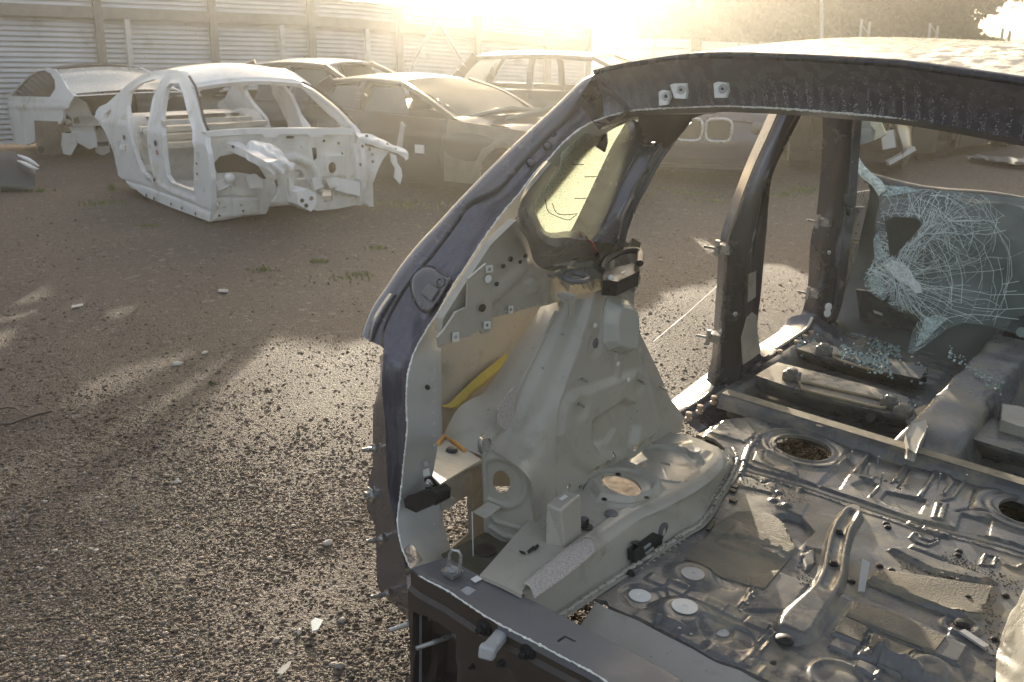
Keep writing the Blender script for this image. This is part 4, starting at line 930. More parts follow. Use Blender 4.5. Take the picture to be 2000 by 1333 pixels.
shelf = sc((937, 1124), (950, 1131), (1020, 1164), (1020, 1155)) + [np.array([p[0] - .03, p[1]]) for p in T_[8:80:6]] + sc((1404, 872), (1370, 858), (1335, 850), (1300, 846), (1279, 858), (1240, 885), (1195, 905), (1153, 935), (1140, 958), (1090, 965), (1040, 1010), (1000, 1052))
bigh = np.array(sc(*[(1213 + 38 * math.cos(t) + 6 * math.sin(t), 958 + 22 * math.sin(t) + 9 * math.cos(t)) for t in np.linspace(0, 6.283, 30, endpoint=False)]))
smh = np.array(sc(*[(1285, 898), (1296, 903), (1306, 905), (1311, 908), (1308, 900), (1298, 898)]))
s2 = Sheet(shelf, .005, [bigh, smh])
bc = bigh.mean(0); s2.ring(bc, .094, .012, .007); s2.pad(sc((1150, 945), (1205, 905), (1230, 918), (1290, 958), (1288, 966), (1235, 985), (1170, 978)), .018, .016)
s2.pad(sc((1205, 905), (1215, 897), (1295, 955), (1288, 966)), .014, .012)
dc = sc((1302, 905))[0]; s2.disk(dc, .125, -.008, .012); s2.ring(dc, .118, .01, .006); s2.pad(sc((1318, 870), (1352, 862), (1385, 880), (1360, 905)), .006, .02)
s2.fn(lambda u, v: .004 * np.sin(u * 21) * np.sin(v * 9) - .10 * sst((v - .80) / .30) ** 1.5 * 0)
s2.build('wheelbox_shelf', lambda u, v, h: np.stack([u, v, .11 + h], 1), primer, shell, lip=.01)
b = MB(); P = CF.Cp(-.05, (1160, 925), (1270, 935), (1275, 1010), (1170, 1000)); b.prism(P, (0, 0, -.01)); b.build('rusty_strut', rust if False else M('dirty_strut', (.2, .15, .11), .85, var=.4, scale=25), shell)
for q, r in [((1194, 1004), .016), ((1141, 1016), .012)]: plug(CF.on(*q, (0, 0, 1), .113), (0, 0, 1), r, sill_m, .006)
b = MB(); b.disc(CF.on(1146, 1030, (0, 0, 1), .113), (0, 0, 1), [(.016, 0), (.015, .004), (.004, .005), (.004, .022), (0, .022)], 12); b.build('stud', black_pl, shell, True)
for q in [(1207, 927), (1263, 973), (1180, 976)]: b = MB(); b.disc(CF.on(*q, (0, 0, 1), .130), (0, 0, 1), [(.008, 0), (.008, .002), (.005, .002), (.004, -.002), (0, -.002)], 10); b.build('bolt_hole', black_pl, shell)
b = MB(); b.disc(CF.on(1355, 879, (0, 0, 1), .116), (0, 0, 1), [(.022, 0), (.02, .003), (.0, .002)], 16); b.build('sealing_disc', grey_plug, shell, True)
# upright bracket on the shelf
P = CF.Cp(.21, (1066, 984), (1103, 958), (1135, 965), (1096, 998)); base = CF.Cp(.11, (1066, 1060), (1103, 1034), (1135, 1041), (1098, 1068))
b = MB(); Q = CF.Cp(.108, (1064, 1062), (1097, 1035), (1137, 1042), (1104, 1070)); b.add(P + Q, [(0, 1, 2, 3), (0, 3, 7, 4), (3, 2, 6, 7), (2, 1, 5, 6), (1, 0, 4, 5)]); o = b.build('upright_bracket', sill_m if False else primer, shell); md = o.modifiers.new('round', 'BEVEL'); md.width = .006; md.segments = 3
P = CF.Cp(.2125, (1091, 975), (1103, 967), (1110, 971), (1098, 979)); b = MB(); b.prism(P, (0, 0, .001)); b.build('sticker', tape_w, o)
# felt tape wrapped over the edge
tp = [(1022, 1139), (1060, 1108), (1100, 1075), (1143, 1050)]; tm = [(1035, 1152), (1075, 1122), (1112, 1092), (1160, 1060)]; tl = [(1044, 1170), (1085, 1141), (1124, 1112), (1164, 1077)]
loft('felt_tape', [CF.Cp(.122, *tp), [p + np.array([0, 0, .006]) for p in CF.Cp(.116, *tm)], CF.A(.012, *tl)], foam, shell, 30, 5, thick=.002)
# clipped connector on the wall
def onw(x, y): return CF.on(x, y, (1, 0, .05), .012)
b = MB()
for poly, th in (([(1226, 1072), (1244, 1062), (1248, 1082), (1236, 1096), (1226, 1093)], .02), ([(1240, 1066), (1275, 1040), (1285, 1044), (1285, 1064), (1262, 1078), (1246, 1084)], .014), ([(1232, 1060), (1244, 1055), (1248, 1060), (1238, 1066)], .012), ([(1280, 1042), (1290, 1046), (1288, 1054), (1280, 1052)], .01)): b.prism([onw(*q) for q in poly], (th, 0, 0))
cn = b.build('connector', black_pl, shell)
b = MB()
for q in [(1252, 1064), (1258, 1072)]: b.box(onw(*q) + np.array([.016, 0, 0]), (.006, .04, .006))
b.build('rib', grey_plug, cn)
b = MB(); b.disc(onw(1292, 1036), (1, 0, 0), [(.024, 0), (.024, .008), (.012, .01), (.01, .004), (0, .004)], 16); b.build('grommet', sill_m, shell, True)
for q in [(1368, 988)]: b = MB(); b.disc(onw(*q), (1, 0, 0), [(.02, -.004), (.019, .004), (.01, .006), (0, .002)], 14); b.build('grommet', sill_m, shell, True)
b = MB()
for x0, y0, x1, y1 in ((1014, 1077, 1024, 1080), (1030, 1078, 1042, 1068), (1042, 1072, 1050, 1064)):
    b.prism(CF.Cp(.114, (x0, y0), (x1, y1), (x1 + 3, y1 + 4), (x0 + 3, y0 + 4)), (0, 0, .003))
b.build('wire_clip', black_pl, shell)
for q in [(1434, 953), (1431, 961), (1432, 980)]: b = MB(); b.box(fpt(*q, .004), (.02, .018, .006)); b.build('clip', black_pl, shell)
b = MB(); b.bar(fpt(1382, 1040, .006), fpt(1392, 1022, .006), .012, .006); b.build('clip', black_pl, shell)
# ---- seat heel, front floor, tunnel, cross members
V3 = lambda a, b, c: np.array([a, b, c])
# raised front corner of the boot floor that carries the heel rail
hl = [-.30, -.2, .1, .4, .7, 1.0]
loft('heel_rail', [[V3(a, 1.425, -.002) for a in hl], [V3(a, 1.437, .030) for a in hl], [V3(a, 1.452, .044) for a in hl], [V3(a, 1.505, .046) for a in hl], [V3(a, 1.515, .036) for a in hl], [V3(a, 1.525, -.07) for a in hl]], floor_m, shell, 30, 3, curved=False, angle=60)
loft('rail_top', [[V3(a, 1.455, .0465) for a in hl], [V3(a, 1.503, .0485) for a in hl]], M('dusty_rail', (.30, .26, .19), .7, var=.2, scale=20, bump=.001, bscale=200), shell, 20, 2)
b = MB(); b.disc(CF.on(1600, 832, (0, 0, 1), .047), (0, 0, 1), [(.012, 0), (.012, .001), (0, .001)], 14); b.build('rail_hole', black_pl, shell)
ff = Sheet([(-.36, 1.5), (1.15, 1.5), (1.15, 3.05), (-.38, 3.05)], .016)
qf = lambda c, *q: [CF.on(x, y, (0, 0, 1), c)[:2] for x, y in q]
for P in ([(1620, 650), (1700, 668), (1690, 690), (1610, 668)], [(1680, 750), (1760, 772), (1750, 790), (1672, 765)]): ff.pad(qf(-.04, *P), .015, .02)
for k in range(5): ff.ridge([np.array([-.2, 2.0 + .055 * k]), np.array([.2, 2.0 + .055 * k])], .018, .012)
for k in range(6): ff.ridge([np.array([-.25, 2.45 + .07 * k]), np.array([.2, 2.45 + .07 * k])], .02, .012)
for k in range(6): ff.ridge([np.array([.62, 1.8 + .09 * k]), np.array([1.05, 1.8 + .09 * k])], .022, .012)
ff.disk(qf(-.04, (1738, 846))[0], .03, .006, .01); ff.disk(qf(-.04, (1700, 855))[0], .02, .006, .01)
ff.fn(lambda u, v: .05 * sst((-.24 - u) / .12))
ff.build('front_floor', lambda u, v, h: np.stack([u, v, -.05 + h], 1), floor_m, shell, lip=0)
# tunnel
tl0 = qf(.0, (1795, 893), (1831, 751), (1862, 688), (1895, 640)); tr0 = qf(.0, (1880, 900), (1935, 815), (1975, 742), (1998, 690))
def tun(i, wide, c, kl): return [V3(.29 - wide + .0 * k, 1.50 + 1.55 * k / 5, c * (.55 + .45 * min(1, k / 2)) + kl * k) for k in range(6)]
TB = [1.50, 1.66, 1.9, 2.2, 2.6, 3.06]
tcen = [.385, .40, .405, .405, .41, .42]; twid = [.10, .105, .095, .095, .10, .12]; thh = [.02, .055, .09, .10, .115, .14]
T = lambda f, hf: [V3(tc + f * tw, y, -.05 + hf * (h + .05)) for tc, tw, y, h in zip(tcen, twid, TB, thh)]
loft('tunnel', [T(-1.35, 0), T(-1.12, .35), T(-.95, .82), T(-.78, .97), T(-.4, 1.0), T(.4, 1.0), T(.78, .97), T(.95, .82), T(1.12, .35), T(1.35, 0)], floor_m, shell, 60, 4, disp=lambda U, V: .004 * np.sin(U * 40) * (abs(V - .5) < .2))
for k, (y0, h_) in enumerate([(1.98, .006), (2.06, .006), (2.14, .006)]):
    b = MB(); b.tube([V3(.345, y0, .055), V3(.41, y0 - .012, .062), V3(.47, y0, .055)], .009, 8); b.build('tunnel_rib', floor_m, shell, True)
P = [V3(.345, 2.75, .09), V3(.475, 2.75, .09), V3(.465, 2.82, .19), V3(.42, 2.84, .215), V3(.37, 2.82, .19)]; b = MB(); b.prism(P, (0, .03, .0)); tb = b.build('tunnel_bracket', black_pl, shell)
b = MB(); b.disc(V3(.42, 2.785, .15), (0, -1, .3), [(.022, 0), (.022, .003), (0, .003)], 16); b.build('bracket_hole', grey_plug, tb)
P = CF.Cp(.07, (1768, 850), (1780, 826), (1806, 822), (1812, 836), (1795, 870), (1786, 884), (1775, 880)); b = MB(); b.prism(P, (0, 0, -.03)); o = b.build('tunnel_foot', primer, shell); md = o.modifiers.new('round', 'BEVEL'); md.width = .006; md.segments = 2
# cross members under the seats
def member(rb, rt, ft, cb, ct, fb_dy, name='seat_cross_member'):
    RB, RT, FT = CF.Cp(cb, *rb), CF.Cp(ct, *rt), CF.Cp(ct, *ft); FB = [p + V3(0, fb_dy, cb - ct) for p in FT]
    loft(name, [RB, [p * .85 + q * .15 for p, q in zip(spline(RT, 20), spline(RB, 20))], spline(RT, 20) + V3(0, .006, .002), spline(FT, 20) + V3(0, -.006, .002), FT, FB], floor_m, shell, 50, 4, curved=False, angle=70)
member([(1486, 768), (1575, 795), (1650, 814), (1775, 842)], [(1474, 735), (1560, 764), (1650, 790), (1768, 818)], [(1520, 708), (1600, 728), (1690, 752), (1775, 776)], -.045, .035, .03)
member([(1560, 700), (1620, 722), (1720, 745), (1790, 762)], [(1556, 683), (1620, 703), (1720, 726), (1796, 742)], [(1590, 668), (1660, 684), (1740, 702), (1812, 718)], -.045, .03, .03)
member([(1890, 880), (1960, 905), (2040, 930)], [(1893, 858), (1965, 880), (2050, 905)], [(1925, 812), (1990, 832), (2070, 858)], -.045, .03, .03)
P = CF.Cp(.07, (1957, 790), (1990, 794), (2030, 806), (2030, 842), (1990, 832), (1955, 822)); b = MB(); b.prism(P, (0, 0, -.09)); o = b.build('seat_box', primer, shell); md = o.modifiers.new('round', 'BEVEL'); md.width = .008; md.segments = 2
dust_glint = M('dust_glint_edge', (.34, .28, .19), .6, var=.2)  # dust on the rails, also the painted glint and sunlit bar
for c_, loop in ((.042, [(1565, 746), (1640, 762), (1722, 781), (1732, 787), (1722, 797), (1650, 781), (1575, 763), (1566, 755)]), (.036, [(1632, 693), (1680, 703), (1728, 716), (1732, 722), (1720, 726), (1668, 713), (1632, 700)])):
    b = MB(); b.tube(spline(CF.Cp(c_, *loop), 50, True).tolist() + [CF.Cp(c_, loop[0])[0]], .0055, 7); b.build('seat_rail_rim', dust_glint, shell, True)
for q, c_ in (((1545, 742), .035), ((1737, 795), .035), ((1608, 692), .03), ((1762, 812), .03)):
    b = MB(); p = CF.on(*q, (0, 0, 1), c_); b.box(p + V3(0, 0, .016), (.06, .05, .034)); b.disc(p + V3(0, 0, .033), (0, 0, 1), [(.022, 0), (.02, .012), (.0, .014)], 12); o = b.build('seat_mount', floor_m, shell, True); md = o.modifiers.new('round', 'BEVEL'); md.width = .005; md.segments = 2
b = MB(); b.prism(CF.Cp(.05, (1786, 800), (1808, 790), (1812, 796), (1790, 813)), (0, 0, -.008)); b.build('pale_tab', dust_glint, shell)
b = MB(); b.disc(CF.on(1700, 815, (0, -.8, .6), (0 * .6) - .8 * 1.66 + .6 * .0), (0, -.8, .5), [(.018, 0), (.018, .002), (0, .002)], 14); b.build('rail_hole', black_pl, shell)

# ---- left side: rocker, pillars
rk = [(1325, 812), (1360, 788), (1385, 770), (1440, 735), (1500, 693), (1560, 655), (1590, 632), (1612, 600)]
r_top = sp(0, *[(1325, 808), (1342, 798), (1362, 787), (1384, 771), (1402, 757), (1440, 727), (1480, 700), (1515, 684), (1560, 655), (1584, 637), (1598, 615)])
r_in = [p + V3(.07, .0, -.035) for p in r_top]; r_out = [p + V3(-.10, .0, -.03) for p in r_top]
RK = lambda da, dc: [p + V3(da, 0, dc) for p in r_top]
loft('rocker', [RK(-.16, -.22), RK(-.15, -.07), RK(-.06, -.012), RK(0, 0), RK(.012, -.012), RK(.05, -.03), RK(.11, -.06), RK(.15, -.12)], paint, shell, 60, 3, angle=60)
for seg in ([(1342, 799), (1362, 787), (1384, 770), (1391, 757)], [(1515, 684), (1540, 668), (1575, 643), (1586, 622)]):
    P = sp(-.004, *seg); b = MB(); b.tube([p + V3(0, 0, .004) for p in spline(P, 16)], .0065, 8); b.build('sill_edge_glint', M('sill_glint', (.75, .7, .58), .35, metal=.3), shell, True)  # pale tube paints the sunlit glint along the sill edge
for q in [(1344, 821), (1366, 807), (1393, 789), (1522, 697), (1554, 678), (1570, 667), (1583, 659)]:
    p = CF.on(*q, (0, 0, 1), -.02); b = MB(); b.disc(p, (0, 0, 1), [(.013, 0), (.013, .008), (.008, .01), (.008, .018), (.012, .02), (.011, .03), (0, .031)], 12); b.build('clip_plug', cork, shell, True)
# B pillar (outer flange, face, inner web)
BL = [(1526, 214), (1510, 250), (1480, 316), (1462, 360), (1445, 406), (1430, 450), (1421, 484), (1418, 520), (1414, 580), (1411, 620), (1407, 680), (1403, 720), (1396, 745), (1388, 768), (1362, 792)]
BR = [(1572, 214), (1553, 250), (1531, 292), (1515, 325), (1505, 360), (1500, 422), (1494, 490), (1490, 540), (1486, 580), (1481, 620), (1478, 655), (1479, 680), (1490, 696), (1506, 694), (1520, 688)]
bl, br = spline(sp(-.02, *BL), 60), spline(sp(.04, *BR), 60)
bm = bl * .62 + br * .38 + V3(.035, -.02, 0)
def ridg(U, V): return .008 * np.exp(-((V - .42) / .06) ** 2) - .006 * np.exp(-((V - .7) / .07) ** 2)
loft('centre_pillar', [bl + V3(-.06, .06, 0), bl, bl * .9 + br * .1 + V3(.012, -.005, 0), bm, bl * .3 + br * .7 + V3(.0, .02, 0), br, br + V3(-.05, .03, 0)], paint, shell, 90, 5, disp=ridg)
b = MB(); b.tube([p + V3(-.003, -.004, 0) for p in bl[:26]], .0028, 6); b.build('pillar_edge_glint', dust_glint, shell, True)  # pale tube on the pillar edge, the glint put into its colour
for poly in ([(1462, 536), (1475, 530), (1474, 580), (1460, 590)], [(1458, 620), (1468, 610), (1476, 616), (1478, 650), (1484, 688), (1468, 700), (1450, 712), (1447, 660)]):
    P = sp(.075, *poly); b = MB(); b.prism(P, (.004, 0, 0)); o = b.build('pillar_panel', primer, shell)
def hinge(px, py, off):
    p = CF.on(px, py, (1, 0, -.15), -.40 + off); b = MB(); b.box(p, (.05, .05, .03)); b.tube([p + V3(-.02, -.03, -.025), p + V3(-.02, -.03, .03)], .009, 8); b.tube([p + V3(-.02, -.03, .0), p + V3(-.06, -.05, .004)], .005, 6); return b.build('hinge', steel, shell, True)
for q in [(1418, 486), (1400, 659)]: hinge(*q, -.03)
for q in [(1611, 434), (1591, 573)]: hinge(*q, -.03)
for q in [(1436, 614), (1619, 494)]: plug(CF.on(*q, (1, 0, -.15), -.36), (1, -.5, 0), .008, steel, .004)
# A pillar and kick panel
AL = [(1636, 214), (1633, 300), (1630, 340), (1625, 390), (1618, 440), (1610, 470), (1606, 500), (1603, 550), (1599, 580), (1592, 615), (1580, 640)]
AR = [(1668, 214), (1662, 300), (1660, 330), (1656, 400), (1650, 440), (1645, 490), (1640, 530), (1632, 590), (1622, 625), (1612, 650), (1600, 665)]
al, ar = spline(sp(-.02, *AL), 50), spline(sp(.03, *AR), 50)
loft('front_pillar', [al + V3(-.08, .06, 0), al, al * .7 + ar * .3 + V3(.02, -.015, 0), al * .3 + ar * .7 + V3(.02, -.01, 0), ar, ar + V3(.01, .07, 0)], paint, shell, 70, 4)
K = [(1652, 380), (1700, 372), (1722, 372), (1724, 470), (1700, 520), (1660, 600), (1645, 650), (1600, 672), (1618, 620), (1636, 540), (1646, 470)]
kp = lambda x, y, d=0: CF.on(x, y, (1, .25, -.1), -.40 + .25 * 2.62 + d)
b = MB(); b.prism([kp(*q) for q in K], (-.01, 0.01, 0)); b.build('kick_panel', floor_m, shell)
b = MB(); b.prism([kp(*q, .03) for q in [(1663, 408), (1690, 404), (1694, 410), (1688, 466), (1660, 468), (1657, 462)]], (-.03, 0, 0)); o = b.build('control_box', sill_m, shell); md = o.modifiers.new('round', 'BEVEL'); md.width = .005; md.segments = 2
for q in [(1676, 414), (1675, 439), (1671, 456)]: b = MB(); b.disc(kp(*q, .03), (1, -.3, 0), [(.006, 0), (.006, .003), (0, .003)], 8); b.build('screw', black_pl, o)
b = MB(); b.tube(spline([kp(*q, .02) for q in [(1694, 408), (1690, 470), (1672, 474), (1660, 478), (1664, 520), (1660, 560), (1652, 590)]], 40), .004, 6); b.build('yellow_cable', M('cable_yellow', (.42, .34, .12), .5), shell, True)
b = MB(); b.tube(spline([kp(*q, .02) for q in [(1632, 528), (1630, 540), (1642, 546), (1650, 538), (1645, 530)]], 24), .005, 6); b.build('cable_loop', black_pl, shell, True)
for q in [(1618, 600), (1616, 612)]: plug(CF.on(*q, (1, 0, -.15), -.33), (1, -.6, .2), .016, tape_w, .004)
# firewall, cowl and toe board
tb_ = [(-.40, 2.72, .02), (-.40, 2.95, .12), (-.40, 3.05, .3), (-.40, 3.1, .62)]
loft('firewall', [[V3(a, y, c) for a in (-.40, 0, .5, 1.2)] for _, y, c in [(0, 2.75, -.06), (0, 2.92, .05), (0, 3.02, .18), (0, 3.06, .4), (0, 3.08, .56), (0, 3.02, .62)]], M('firewall_pad', (.15, .155, .145), .8, var=.15, scale=4, bump=.003, bscale=30), shell, 50, 6, disp=lambda U, V: .012 * np.sin(U * 37) * np.sin(V * 11))
loft('cowl', [[V3(a, 3.02, .62 + .012 * math.sin(a * 7)) for a in np.linspace(-.42, 1.25, 14)], [V3(a, 3.10, .65 + .012 * math.sin(a * 9)) for a in np.linspace(-.42, 1.25, 14)], [V3(a, 3.25, .60) for a in np.linspace(-.42, 1.25, 14)]], M('cowl_black', (.03, .03, .03), .5), shell, 60, 4)
P = [CF.on(x, y, (0, 1, .5), 2.86) for x, y in [(1672, 566), (1740, 575), (1800, 612), (1800, 650), (1680, 628)]]; b = MB(); b.prism(P, (0, .02, .0)); b.build('toe_board', floor_m, shell)
P = [CF.on(x, y, (0, 1, .5), 2.845) for x, y in [(1705, 606), (1722, 612), (1724, 617), (1707, 612)]]; b = MB(); b.prism(P, (0, .005, .0)); b.build('sticker', tape_w, shell)

# ---- broken windscreen sagging into the cabin
gm_ = bpy.data.materials.new('laminated_glass'); gm_.use_nodes = True; _N, _L = gm_.node_tree.nodes, gm_.node_tree.links; _N.clear()
_o = _N.new('ShaderNodeOutputMaterial'); _t = _N.new('ShaderNodeBsdfTransparent'); _t.inputs[0].default_value = (.68, .80, .78, 1); _g = _N.new('ShaderNodeBsdfGlossy'); _g.inputs['Roughness'].default_value = .12
_d = _N.new('ShaderNodeBsdfDiffuse'); _d.inputs[0].default_value = (.50, .56, .55, 1); _a = _N.new('ShaderNodeMixShader'); _f = _N.new('ShaderNodeFresnel'); _f.inputs[0].default_value = 1.5
_tc = _N.new('ShaderNodeTexCoord'); _n = _N.new('ShaderNodeTexNoise'); _n.inputs['Scale'].default_value = 5; _n.inputs['Detail'].default_value = 8; _L.new(_tc.outputs['Object'], _n.inputs['Vector'])
_r = _N.new('ShaderNodeMapRange'); _r.inputs[1].default_value, _r.inputs[2].default_value, _r.inputs[3].default_value, _r.inputs[4].default_value = .35, .7, .10, .40; _L.new(_n.outputs[0], _r.inputs[0])
_L.new(_f.outputs[0], _a.inputs[0]); _L.new(_t.outputs[0], _a.inputs[1]); _L.new(_g.outputs[0], _a.inputs[2]); _b = _N.new('ShaderNodeMixShader'); _L.new(_r.outputs[0], _b.inputs[0]); _L.new(_a.outputs[0], _b.inputs[1]); _L.new(_d.outputs[0], _b.inputs[2]); _L.new(_b.outputs[0], _o.inputs[0])
crack = M('crack_white', (.72, .8, .79), .3, var=.1, spec=.8)
GP = ((0, 1, -.667), 2.537)
gl = lambda x, y, d=0.0: CF.on(x, y, GP[0], GP[1] + d)
outl_g = [(1668, 222), (1722, 226), (1728, 262), (1700, 278), (1676, 284), (1672, 310), (1684, 338), (1700, 352), (1720, 360), (1760, 362), (1820, 370), (1880, 374), (1940, 380), (2060, 392), (2060, 700), (1985, 650), (1930, 635), (1880, 628), (1850, 640), (1815, 668), (1780, 692), (1772, 688), (1780, 650), (1795, 616), (1776, 612), (1750, 604), (1738, 596), (1732, 588), (1738, 578), (1722, 586), (1700, 572), (1688, 558), (1686, 540), (1702, 516), (1712, 490), (1712, 460), (1708, 440), (1712, 420), (1718, 400), (1714, 376), (1700, 362), (1680, 346), (1668, 325), (1664, 300), (1666, 270)]
# glass in the plane's own axes so that it can sag and curl
gu, gn = np.array([1.0, 0, 0]), np.array([0, 1, -.667]) / math.hypot(1, .667); gw = np.cross(gn, gu); g0 = gl(1745, 540)
uv = lambda q: np.array([(gl(*q) - g0) @ gu, (gl(*q) - g0) @ gw])
def gmap(u, v, h):
    bend = .05 * np.sin(u * 3.1 + .6) * np.cos(v * 2.7) - .10 * np.exp(-((np.hypot(u, v)) / .28) ** 2) * 0 + .025 * np.sin(u * 9 + v * 7) * np.exp(-(np.hypot(u, v) / .35) ** 2)
    return g0 + np.outer(u, gu) + np.outer(v, gw) + np.outer(h + bend * .45, gn)
hole_g = [uv(q) for q in [(1728, 432), (1745, 424), (1790, 426), (1800, 436), (1792, 452), (1765, 480), (1748, 500), (1738, 498), (1735, 470)]]
gs = Sheet([uv(q) for q in outl_g], .011, [np.array(hole_g)]); 
gs.h += rng.normal(0, .0012, len(gs.h)) * np.exp(-(np.hypot(*gs.P.T) / .4) ** 2)
wsn = gs.build('windscreen', gmap, gm_, shell, lip=.005, angle=20)
# crack web: rays and rings about the blow
V, F = [], []
def crk(P, wd):
    P = np.array(P); h = gmap(P[:, 0], P[:, 1], np.full(len(P), -.003)); ok = _in(P, gs.out) & ~_in(P, gs.holes[0])
    tg_ = np.gradient(P, axis=0); nn = np.stack([-tg_[:, 1], tg_[:, 0]], 1); nn /= np.linalg.norm(nn, axis=1, keepdims=True) + 1e-9
    Lq = gmap(P[:, 0] + nn[:, 0] * wd, P[:, 1] + nn[:, 1] * wd, np.full(len(P), -.003)); Rq = gmap(P[:, 0] - nn[:, 0] * wd, P[:, 1] - nn[:, 1] * wd, np.full(len(P), -.003))
    for i in range(len(P) - 1):
        if ok[i] and ok[i + 1]:
            n = len(V); V.extend([tuple(Lq[i]), tuple(Rq[i]), tuple(Rq[i+1]), tuple(Lq[i+1])]); F.append((n, n+1, n+2, n+3))
rg = np.random.default_rng(4)
for cx, cy, n_r, rmax in ((0, 0, 110, .55), (.03, .05, 60, .42), (.06, -.22, 70, .34), (-.1, -.06, 40, .2), (-.06, .2, 44, .3), (.12, -.30, 50, .24), (-.02, -.12, 60, .22)):
    for k in range(n_r):
        a = rg.uniform(0, 6.283); L = rmax * rg.uniform(.25, 1) ** 1.1; r0 = rg.uniform(0, .06); m = 9; rr = np.linspace(r0, L, m); aa = a + np.cumsum(rg.normal(0, .035, m)); crk(np.stack([cx + rr * np.cos(aa), cy + rr * np.sin(aa)], 1), rg.uniform(.0003, .0011))
    for k in range(26):
        R_ = rmax * rg.uniform(.12, .95); a0 = rg.uniform(0, 6.28); aa = np.linspace(a0, a0 + rg.uniform(.5, 2.2), 14); rr = R_ * (1 + rg.normal(0, .02, 14)); crk(np.stack([cx + rr * np.cos(aa), cy + rr * np.sin(aa)], 1), rg.uniform(.0003, .0009))
for arc in ([(1795, 388), (1822, 400), (1850, 425), (1870, 455), (1882, 482)], [(1880, 458), (1905, 450), (1935, 446)], [(1830, 470), (1850, 510), (1858, 550), (1856, 590)], [(1868, 500), (1878, 540), (1876, 590)], [(1800, 350 + 30), (1790, 440), (1768, 480), (1750, 510)], [(1812, 430), (1786, 470), (1760, 505)], [(1956, 553), (1990, 547)], [(1960, 568), (1985, 566)], [(1900, 598), (1950, 602), (2000, 600)], [(1840, 620), (1900, 612), (1990, 622)]):
    crk(spline([uv(q) for q in arc], 24), .0011)
mesh('crack_web', V, F, crack, wsn)
for poly_ in ([(1706, 470), (1716, 450), (1722, 480), (1728, 510), (1716, 512), (1708, 500)], [(1786, 680), (1798, 640), (1806, 618), (1830, 612), (1850, 620), (1830, 640), (1806, 664)], [(1694, 548), (1712, 535), (1728, 556), (1722, 578), (1704, 570)], [(1722, 362), (1770, 366), (1800, 372), (1760, 380), (1724, 384)]):
    q_ = Sheet([uv(q) for q in poly_], .007); q_.h += -.004 + rng.normal(0, .0028, len(q_.h)); q_.build('crushed_patch', gmap, M('crushed_rim', (.42, .52, .51), .2, spec=.9, var=.35, scale=80), wsn, lip=0, smooth=False)
fr_ = Sheet([uv(q) for q in [(1726, 520), (1742, 508), (1765, 514), (1776, 524), (1784, 540), (1796, 552), (1800, 568), (1786, 570), (1775, 556), (1762, 552), (1752, 546), (1742, 536)]], .006); fr_.h += -.004 + rng.normal(0, .003, len(fr_.h)); fr_.build('crushed_patch', gmap, M('crushed_glass', (.8, .85, .85), .25, spec=.9, var=.1), wsn, lip=0, smooth=False)
loft('glass_strip', [[gl(x, y, -.012) for x, y in ((1666, 228), (1664, 262), (1662, 300), (1668, 326), (1682, 346), (1702, 362), (1716, 384))], [gl(x, y, -.02) for x, y in ((1672, 228), (1671, 262), (1670, 300), (1677, 322), (1692, 342), (1712, 356), (1724, 376))], [gl(x, y, -.008) for x, y in ((1680, 228), (1680, 262), (1676, 298), (1684, 318), (1700, 336), (1720, 352), (1732, 370))]], M('shattered_edge', (.55, .62, .55), .25, spec=.9, var=.4, scale=60, bump=.004, bscale=120), wsn, 40, 3, smooth=False)
P = [gl(x, y, -.02) for x, y in [(1700, 232), (1716, 230), (1724, 244), (1732, 262), (1722, 270), (1708, 276), (1712, 258), (1702, 246)]]; b = MB(); b.prism(P, (0, -.012, .004)); b.build('glass_flap', M('yellow_glass', (.5, .46, .3), .2, spec=.9), wsn)
# crumbs of safety glass on the front floor
V, F = [], []
for (x0, y0, x1, y1, n, c_) in ((1650, 650, 1760, 690, 420, -.04), (1640, 685, 1740, 720, 360, .035), (1690, 705, 1810, 730, 160, .02), (1700, 780, 1800, 800, 60, .03), (1540, 690, 1600, 660, 40, 0), (1850, 690, 1960, 760, 60, .11)):
    for _ in range(n):
        t, s = random.random(), random.gauss(0, 1); p = CF.on(x0 + (x1 - x0) * t, y0 + (y1 - y0) * t + s * 9, (0, 0, 1), c_); r = random.uniform(.002, .0055); k = len(V)
        ax = np.linalg.qr(rng.normal(0, 1, (3, 3)))[0]
        V += [tuple(p + V3(0, 0, r * .6) + ax.T @ (r * np.array(q) * np.array([1, .8, .6]))) for q in ((-1,-1,-1),(1,-1,-1),(1,1,-1),(-1,1,-1),(-1,-1,1),(1,-1,1),(1,1,1),(-1,1,1))]
        F += [tuple(k + i for i in f) for f in ((3,2,1,0),(4,5,6,7),(0,1,5,4),(1,2,6,5),(2,3,7,6),(3,0,4,7))]
tag(mesh('glass_crumbs', V, F, M('safety_glass', (.36, .44, .43), .08, spec=1, var=.35, scale=90), shell), kind='stuff')

